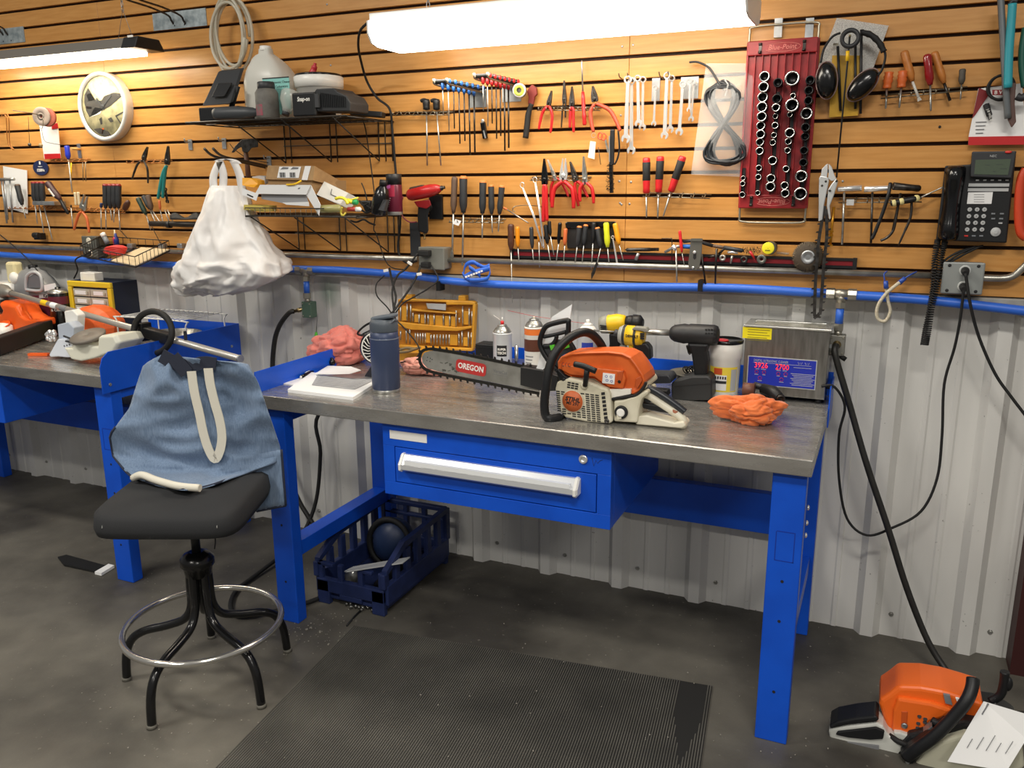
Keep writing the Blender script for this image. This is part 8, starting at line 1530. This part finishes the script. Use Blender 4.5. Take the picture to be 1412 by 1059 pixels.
t = thing('white_deflector', 'white plastic deflector and trigger piece beside the trimmer housing', 'plastic part', at(v8(600, 1005, .5)))
shape(t, 'foot', v8, [(475, 985), (560, 830), (690, 830), (700, 900), (735, 1005), (650, 1010), (560, 1000), (490, 1005)], .56, .5, mat('part_white', 'DCE1EA', .4), .004); shape(t, 'stem', v8, [(620, 560), (700, 545), (755, 600), (745, 770), (700, 780), (640, 700)], .5, .46, 'white_plastic', .005); shape(t, 'block', v8, [(555, 690), (660, 665), (720, 720), (715, 840), (570, 830)], .54, .49, mat('part_grey', 'B4BCC8', .45), .004)
for i in range(3): p = v8(625+25*i, 897-6*i, .562); MB().cbox(p, (.004, .002, .005)).build('slot', 'ink', t)
b = MB(); rnd = random.Random(6)
for i in range(24): p = v8(505+rnd.uniform(-45, 45), 800+rnd.uniform(-40, 40), .5); b.ball(p, rnd.uniform(.006, .012), 6, 4)
b.build('crumpled_foil', mat('foil', 'D9DADA', .25, .6), t)
a = F(60, 590, TZ); a = v8(320, 910, .55); tag(MB().bar(V((a.x-.03, a.y, TZ+.006)), V((a.x+.05, a.y+.03, TZ+.006)), .02, .01).build('orange_strip', BOR), 'flat orange strip on the left bench under the black cover', 'strip')
tag(MB().tube(smooth_path([W(-15, 312, .05), W(20, 340, .05), W(45, 365, .06), W(60, 385, .08)], 4), .0028, 6).build('thin_lead', 'black_rubber'), 'thin dark lead hanging from the wall behind the silver jug', 'cord')
# ================================================================ stool with apron
SCN = V((-1.897, -1.086, 0)); t = thing('shop_stool', 'black padded swivel stool with a chrome foot ring', 'stool', at(SCN))
for fx, fy in ((-1.867, -1.356), (-1.636, -1.141), (-2.139, -1.198), (-1.766, -.852), (-2.077, -.883)):
    d = (V((fx, fy, 0))-SCN).normalized(); P = [(.028, .40), (.030, .33), (.034, .26), (.06, .215), (.12, .192), (.19, .175), (.235, .145), (.258, .09), (.266, .008)]
    l = MB().tube(smooth_path([SCN+d*r+ZA*z for r, z in P], 4), .0135, 10).build('leg', mat('stool_black', '121213', .22), t); MB().cyl(SCN+d*.267, SCN+d*.266+ZA*.012, .0155, n=12).build('foot_cap', mat('foot_grey', '6A675E', .6), l)
MB().tube([SCN+V((.24*math.cos(a), .24*math.sin(a), .2)) for a in [2*PI*k/56 for k in range(56)]], .0105, 10, True).build('foot_ring', mat('ring_chrome', 'D6D3CC', .16, .9), t)
MB().lathe(SCN, ZA, [(.37, .04), (.40, .045), (.405, .052), (.425, .052), (.44, .04), (.448, .022)], 20).build('hub', 'stool_black', t); MB().cyl(SCN+ZA*.44, SCN+ZA*.56, .014, n=12).build('post', 'black_plastic', t); MB().cbox(SCN+V((-.02, .01, .563)), (.16, .12, .022), rotz(.41)).build('swivel_plate', 'black_plastic', t)
ang = math.radians(23.5); R = rotz(ang); SEAT = V((-1.915, -1.085, 0)); rings = []
def rr(w, d, z, n=40, p=.32): return [SEAT+R @ V((w*math.copysign(abs(math.cos(a))**p, math.cos(a)), d*math.copysign(abs(math.sin(a))**p, math.sin(a)), z+.012*math.cos(a)**2*(1 if z > .62 else 0))) for a in [2*PI*(k+.5)/n for k in range(n)]]
st = MB().loft([rr(.185, .19, .572), rr(.212, .212, .578), rr(.218, .215, .60), rr(.214, .21, .628), rr(.198, .196, .642), rr(.12, .12, .646), rr(.01, .01, .646)]).build('seat', mat('seat_fabric', '232426', .85, bump=.4, scale=500), t)
for s in (-1, 1): MB().tube(smooth_path([SEAT+R @ V((s*.198, -.06, .643)), SEAT+R @ V((s*.185, -.13, .645)), SEAT+R @ V((s*.165, -.188, .636)), SEAT+R @ V((s*.165, -.207, .61))], 5), .0018, 5).build('piping', mat('piping_grey', '8D8D8A', .6), st)
MB().cbox(SEAT+R @ V((-.03, .02, .6475)), (.05, .012, .001), R).build('brand_tab', 'black_gloss', st)
FR = R @ V((0, -1, 0)); BP = SEAT-FR*.215; bk = MB(); rings = []
for o, k in ((0, .9), (.02, 1), (.04, .92)): rings.append([BP-FR*o+R @ V((.15*k*math.copysign(abs(math.cos(a))**.6, math.cos(a)), 0, 0))+ZA*(.86+.13*k*math.copysign(abs(math.sin(a))**.6, math.sin(a))) for a in [2*PI*i/28 for i in range(28)]])
bk.loft(rings).build('backrest', 'seat_fabric', t); MB().bar(BP-FR*.045+ZA*.57, BP-FR*.045+ZA*.86, .05, .008, FR).build('back_bracket', 'black_plastic', t)
MB().tube(smooth_path([SEAT+R @ V((.13, -.15, .575)), SEAT+R @ V((.135, -.15, .55)), SEAT+R @ V((.13, -.15, .52))], 3), .002, 5).build('loose_thread', 'ink', t)
DEN = mat('denim', '7A8EA8', .9, col2='667B95', scale=260, stretch=(1, 1, .12), bump=.3, bscale=420, sheen=.2)
t = thing('apron', 'blue denim apron with white straps draped over the stool back', 'apron', at(BP+ZA*.65))
ROW = [(0, 222, 489, 303, 498), (.06, 198, 503, 342, 501), (.2, 188, 532, 356, 528), (.38, 179, 562, 368, 562), (.55, 151, 600, 378, 592), (.7, 156, 629, 386, 616), (.85, 172, 649, 386, 637), (.94, 182, 658, 350, 650), (1, 200, 664, 318, 660)]
def apx(u, v):
    for i in range(len(ROW)-1):
        if ROW[i][0] <= v <= ROW[i+1][0]+1e-6:
            g = (v-ROW[i][0])/(ROW[i+1][0]-ROW[i][0]); a = [ROW[i][k]*(1-g)+ROW[i+1][k]*g for k in range(1, 5)]; break
    return a[0]+(a[2]-a[0])*u, a[1]+(a[3]-a[1])*u+ (6*math.sin(PI*u) if v < .1 else 0)*0 + (14*math.sin(PI*u)*v*v)
def apr(u, v):
    x, y = apx(u, v); p = PLN(x, y, BP+FR*.03, FR)
    f = .030*math.sin(PI*u)*(1-v*.3)+.05*noise.noise(V((u*2.2+v*2.4, v*4.2-u*1.8, 1.7)))+.03*(.5-abs(noise.noise(V((u*3.5+2*v, v*6-u*2, 4)))))*2+.03*math.sin(u*9-v*5)*math.sin(PI*v)*u - .035*max(0, abs(u-.5)*2-.7)
    dr = (p-CPOS).normalized(); p = p-dr*(f+.02)
    if p.z < .668: q = F(x, y, .664+.006*math.sin(u*17)); w = min(1, (.668-p.z)/.03+.0); p = q if w >= 1 else p*(1-w)+q*w
    return p
MB().grid(apr, 44, 44).build('cloth', DEN, t, solid=.003)
hem = mat('hem_navy', '262C3E', .8)
P = [apr(0, v) for v in [.5+.47*i/14 for i in range(15)]]; MB().tube(P, .004, 6).build('hem', hem, t); P = [apr(i/20, .995)+ZA*.002 for i in range(21)]; MB().tube(P, .0042, 6).build('hem', hem, t)
def side(u, v): x = 348+(388-348)*u; y = 620+(697-620)*v+8*(1-u); p = PLN(x+6*v, y, BP+FR*.03, FR); dr = (p-CPOS).normalized(); return p-dr*(.022+.02*math.sin(u*7+v*2)*v)
MB().grid(side, 8, 10).build('side_flap', DEN, t, solid=.003); MB().tube([side(1, i/12) for i in range(13)]+[side(1-i/6, 1) for i in range(7)], .0042, 6).build('hem', hem, t)
NV = mat('band_navy', '272C3B', .8, bump=.3, scale=300)
def band(pts, w, m, nm, lift): 
    pt = smooth_path([PLN(x, y, BP+FR*(.03+lift), FR) for x, y in pts], 5); b = MB(); vs = []
    for i, p in enumerate(pt):
        d = (pt[min(i+1, len(pt)-1)]-pt[max(i-1, 0)]).normalized(); s = d.cross(FR).normalized(); vs += [p+s*w/2, p-s*w/2]
    b.add(vs, [(2*i, 2*i+1, 2*i+3, 2*i+2) for i in range(len(pt)-1)]); b.build(nm, m, t, solid=.003)
band([(222, 490), (240, 500), (256, 506), (262, 512)], .045, NV, 'waistband', .065); band([(298, 502), (284, 500), (272, 502), (262, 508)], .04, NV, 'waistband', .07); band([(238, 492), (250, 505), (258, 515)], .045, NV, 'waistband', .075)
ST = mat('strap_white', 'DDD8C8', .85, bump=.3, scale=250)
band([(264, 512), (268, 540), (275, 570), (280, 595), (287, 618), (296, 633), (303, 622), (306, 603), (303, 580), (296, 555), (290, 530), (287, 508)], .028, ST, 'strap', .085)
b = MB(); P = smooth_path([F(184, 659, .672), F(196, 655, .69), F(215, 662, .682), F(245, 670, .676), F(276, 673, .674)], 5); b.tube(P, .012, 8); b.build('tie_string', ST, t)
# ================================================================ bottle crate under the bench
CB = mat('crate_navy', '22305E', .5, col2='1B2850', scale=20); x0, x1, ya_, yb_ = -1.885, -1.585, -.51, -.03
t = thing('bottle_crate', 'dark blue plastic crate of saw parts on the floor under the bench', 'crate', ((x0+x1)/2, (ya_+yb_)/2, 0))
def cr(a, b): return MB().box(a, b).build('wall_panel', CB, t, bev=.004)
for y, hh in ((ya_, .17), (yb_, .25)):
    for xa, xb in ((x0, x0+.055), (x1-.055, x1)): cr((xa, y-.012, 0), (xb, y+.012, .10))
    cr((x0, y-.012, .05), (x1, y+.012, .105)); cr((x0+.1, y-.012, .03), (x1-.1, y+.012, .052))
    for i in range(4): x = x0+.006+(x1-x0-.03)*i/3; cr((x, y-.01, .10), (x+.022, y+.01, hh))
    if hh > .2: cr((x0, y-.012, .19), (x1, y+.012, .205)); cr((x0, y-.012, .235), (x1, y+.012, .255))
    else: cr((x0, y-.01, .155), (x0+.075, y+.01, .17)); cr((x1-.095, y-.01, .155), (x1-.05, y+.01, .17))
for x in (x0, x1):
    cr((x-.012, ya_, .04), (x+.012, yb_, .12))
    for i in range(7): y = ya_+(yb_-ya_)*i/6; cr((x-.01, y-.016, .11), (x+.01, y+.016, .17+.08*min(1, i/4)))
    MB().prism([(ya_, .16), (ya_+.14, .22), (yb_, .235), (yb_, .255), (ya_+.13, .245), (ya_, .18)], (x-.011, 0, 0), YA, ZA, XA*.022).build('top_rail', CB, t)
cr((x0, ya_, .02), (x1, yb_, .035))
a, b = F(482, 786, .17), F(560, 772, .2); d = (b-a).normalized(); o = [a-d*.02, a+V((0, -.02, .004)), b+V((0, -.025, 0)), b+V((0, .03, .0)), a+V((0, .025, .004))]; tag(MB().hull(o, [p-ZA*.005 for p in o]).build('old_guide_bar', 'light_grey', bev=.001), 'worn chainsaw bar lying across the blue crate', 'saw bar')
c = V((-1.74, -.2, .15)); t2_ = thing('saw_housing', 'dark blue engine housing leaning in the crate', 'engine part', at(c-ZA*.11)); MB().ball(c, (.085, .075, .10), 16, 10, MX.Rotation(.5, 3, 'Y')).build('housing', mat('housing_navy', '1C2C4C', .45), t2_); MB().tube([c+MX.Rotation(.5, 3, 'Y') @ V((.092*math.cos(a), -.03, .105*math.sin(a))) for a in [2*PI*k/24 for k in range(24)]], .012, 7, True).build('gasket_ring', 'black_rubber', t2_)
for i, (x, y, r, m) in enumerate(((-1.80, -.40, .035, 'steel'), (-1.66, -.42, .03, 'dark_steel'), (-1.68, -.28, .04, 'black_plastic'))): t2_ = thing('engine_part', ['small steel drum part in the crate', 'dark gear part in the crate beside the drum', 'round black part in the crate middle'][i], 'engine part', (x, y, .035)); MB().lathe((x, y, .036), V((.3, -.5, 1)), [(0, r*.6), (.01, r), (.05, r), (.06, r*.6), (.09, r*.4), (.09, .001)], 14).build('part', m, t2_)
a = F(498, 838, .01); rnd = random.Random(12); b = MB()
for i in range(26): p = a+V((rnd.gauss(0, .035), rnd.gauss(0, .02), .004)); b.ball(p, rnd.uniform(.003, .008), 6, 4)
tag(b.build('chain_scrap', mat('scrap_bright', '8A8A86', .35, .8)), 'pile of bright metal chain scrap by the crate', 'scrap', kind='stuff'); tag(MB().tube([F(497, 842, .004), F(487, 852, .004), F(478, 863, .003)], .004, 5).build('scrap_stick', 'ink'), 'dark stick beside the metal scrap on the floor', 'stick')
# floor strip, paper, debris
P = [F(80, 770, .004), F(92, 767, .004), F(150, 783, .004), F(134, 790, .004), F(88, 780, .004)]; tag(MB().hull(P, [p+ZA*.008 for p in P]).build('rubber_strip', 'black_rubber'), 'black ribbed rubber strip on the floor by the bench leg', 'strip')
P = [F(131, 792, .002), F(150, 781, .002), F(158, 783, .002), F(140, 794, .002)]; tag(MB().hull(P, [p+ZA*.012 for p in P]).build('paper_scrap', 'paper'), 'white paper scrap at the end of the rubber strip', 'paper')
rnd = random.Random(21); b = MB()
for i in range(300):
    if i < 90: p = F(rnd.gauss(440, 35), rnd.gauss(868, 12), .002)
    else: p = F(rnd.uniform(60, 1150), rnd.uniform(790, 1050), .002 if rnd.random() < .5 else .011)
    s = rnd.uniform(.0008, .0022)*(2 if i < 8 else 1); b.cbox(p+ZA*s*.3, (s*2, s*1.3, s), rotz(rnd.uniform(0, 3)))
tag(b.build('floor_debris', mat('debris', '9A958A', .8)), 'fine pale grit and chips scattered over the floor', 'debris', kind='stuff')
# ================================================================ floor chainsaw
u1 = zone(1130, 920, 5.007); o = .52; WS = mat('saw2_white', 'D3D4CE', .45, col2='BFC0B8', scale=12)
u1_ = u1; lo = CPOS+ray(1200, 1000)*0
t = thing('chainsaw', 'orange and white chainsaw with a paper sheet on the floor by the wall', 'chainsaw', at(V((.18, -.5, 0))))
shape(t, 'top_shroud', u1, [(410, 260), (420, 225), (480, 185), (545, 132), (700, 138), (850, 165), (1000, 210), (1140, 255), (1080, 400), (960, 390), (850, 360), (760, 440), (680, 500), (600, 475), (485, 465), (450, 390)], .56, .42, mat('saw2_orange', 'EE6A1E', .38), .012, 3)
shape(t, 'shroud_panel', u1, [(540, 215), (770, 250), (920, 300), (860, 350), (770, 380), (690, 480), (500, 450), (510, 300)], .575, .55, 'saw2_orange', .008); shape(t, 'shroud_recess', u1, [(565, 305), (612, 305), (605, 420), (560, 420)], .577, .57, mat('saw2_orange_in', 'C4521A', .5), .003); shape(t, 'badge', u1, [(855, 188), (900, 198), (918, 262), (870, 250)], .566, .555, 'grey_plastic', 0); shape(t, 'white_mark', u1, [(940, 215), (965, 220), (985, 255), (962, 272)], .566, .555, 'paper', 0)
for x, y in ((690, 340), (730, 358), (682, 388), (728, 380), (678, 420)): MB().cyl(u1(x, y, .577), u1(x, y, .57), .0055, n=8).build('vent_hole', 'ink', t)
MB().lathe(u1(587, 403, .578), NY, [(0, .009), (.003, .008), (.004, .004)], 10).build('latch_screw', 'zinc', t)
shape(t, 'rear_handle', u1, [(60, 440), (80, 420), (390, 380), (440, 410), (475, 470), (520, 490), (610, 540), (560, 640), (640, 690), (500, 670), (330, 640), (150, 590), (75, 520)], .60, .53, WS, .008, 3); shape(t, 'handle_grip', u1, [(65, 405), (120, 375), (250, 350), (390, 335), (415, 365), (390, 382), (200, 400), (75, 430)], .605, .525, 'black_plastic', .006); shape(t, 'trigger', u1, [(110, 470), (125, 445), (390, 415), (450, 440), (440, 500), (350, 505), (200, 490)], .608, .6, 'black_plastic', .004)
shape(t, 'data_plate', u1, [(150, 515), (410, 545), (410, 570), (155, 535)], .606, .6, 'ink_grey', 0); shape(t, 'data_plate', u1, [(190, 550), (410, 575), (410, 597), (190, 575)], .606, .6, mat('plate_pink', 'DCC5B8', .5), 0)
MB().tube(smooth_path([u1(600, 620, .63), u1(680, 560, .64), u1(800, 470, .64), u1(920, 350, .63), u1(1010, 240, .62), u1(1050, 150, .60), u1(1060, 80, .58)], 5), .0165, 12).build('front_handle', 'black_plastic', t); shape(t, 'handle_mount', u1, [(555, 600), (640, 540), (760, 460), (800, 490), (720, 590), (640, 680), (570, 640)], .635, .60, 'black_plastic', .006)
for x, y in ((665, 600), (608, 655)): MB().lathe(u1(x, y, .636), NY, [(0, .006), (.002, .005)], 8).build('mount_screw', 'zinc', t)
shape(t, 'clutch_cover', u1, [(640, 690), (720, 590), (850, 510), (1000, 465), (1250, 460), (1400, 520), (1420, 700), (1300, 760), (640, 760)], .625, .56, mat('cover_bone', 'BDBBA6', .5), .01, 3); shape(t, 'body', u1, [(620, 470), (1000, 380), (1250, 420), (1400, 520), (1400, 740), (650, 740), (500, 600)], .60, .42, 'black_plastic', .01)
shape(t, 'fuel_cap_area', u1, [(510, 450), (560, 455), (680, 495), (640, 535), (520, 480)], .59, .56, WS, .004); MB().tube([u1(480, 470, .59), u1(540, 510, .6), u1(620, 545, .61)], .008, 6).build('rubber_seal', 'black_rubber', t); MB().tube(smooth_path([u1(780, 370, .58), u1(830, 390, .59), u1(880, 360, .59)], 3), .012, 8).build('decomp_valve', 'black_plastic', t); shape(t, 'nut_plate', u1, [(715, 455), (775, 405), (785, 425), (730, 470)], .61, .58, 'zinc', .002)
MB().tube(smooth_path([u1(1180, 235, .5), u1(1250, 190, .5), u1(1275, 100, .5), u1(1280, 30, .5)], 4), .012, 8).build('hand_guard', 'black_plastic', t); MB().ball(u1(1302, 115, .5), (.012, .01, .022), 10, 8).build('guard_tip', 'black_plastic', t); shape(t, 'bright_bolt', u1, [(1180, 245), (1215, 215), (1220, 260), (1190, 270)], .51, .49, 'zinc', 0)
P = [u1(880, 655, .66), u1(1130, 240, .60), u1(1415, 325, .62), u1(1425, 500, .64), u1(1290, 720, .68)]; t = thing('work_order', 'creased white paper sheet resting on the floor chainsaw', 'paper', at(u1(1000, 690, .65)))
MB().hull([p+V((0, -.004, .004)) for p in P], [p+V((0, -.0055, .0055)) for p in P]).build('sheet', 'paper', t); bu = (P[1]-P[0])
for i in range(5): a = P[0]+(P[4]-P[0])*(.18+.16*i)+bu*.25+V((0, -.0075, .0075)); MB().bar(a, a+bu*(.15+.05*(i % 3)), .0014, .0008).build('print_line', 'ink_grey', t)
a = P[1]*.8+P[0]*.2+V((.012, -.0075, .0075)); MB().bar(a, a+bu*.18, .006, .0008).build('letterhead', 'ink_grey', t)
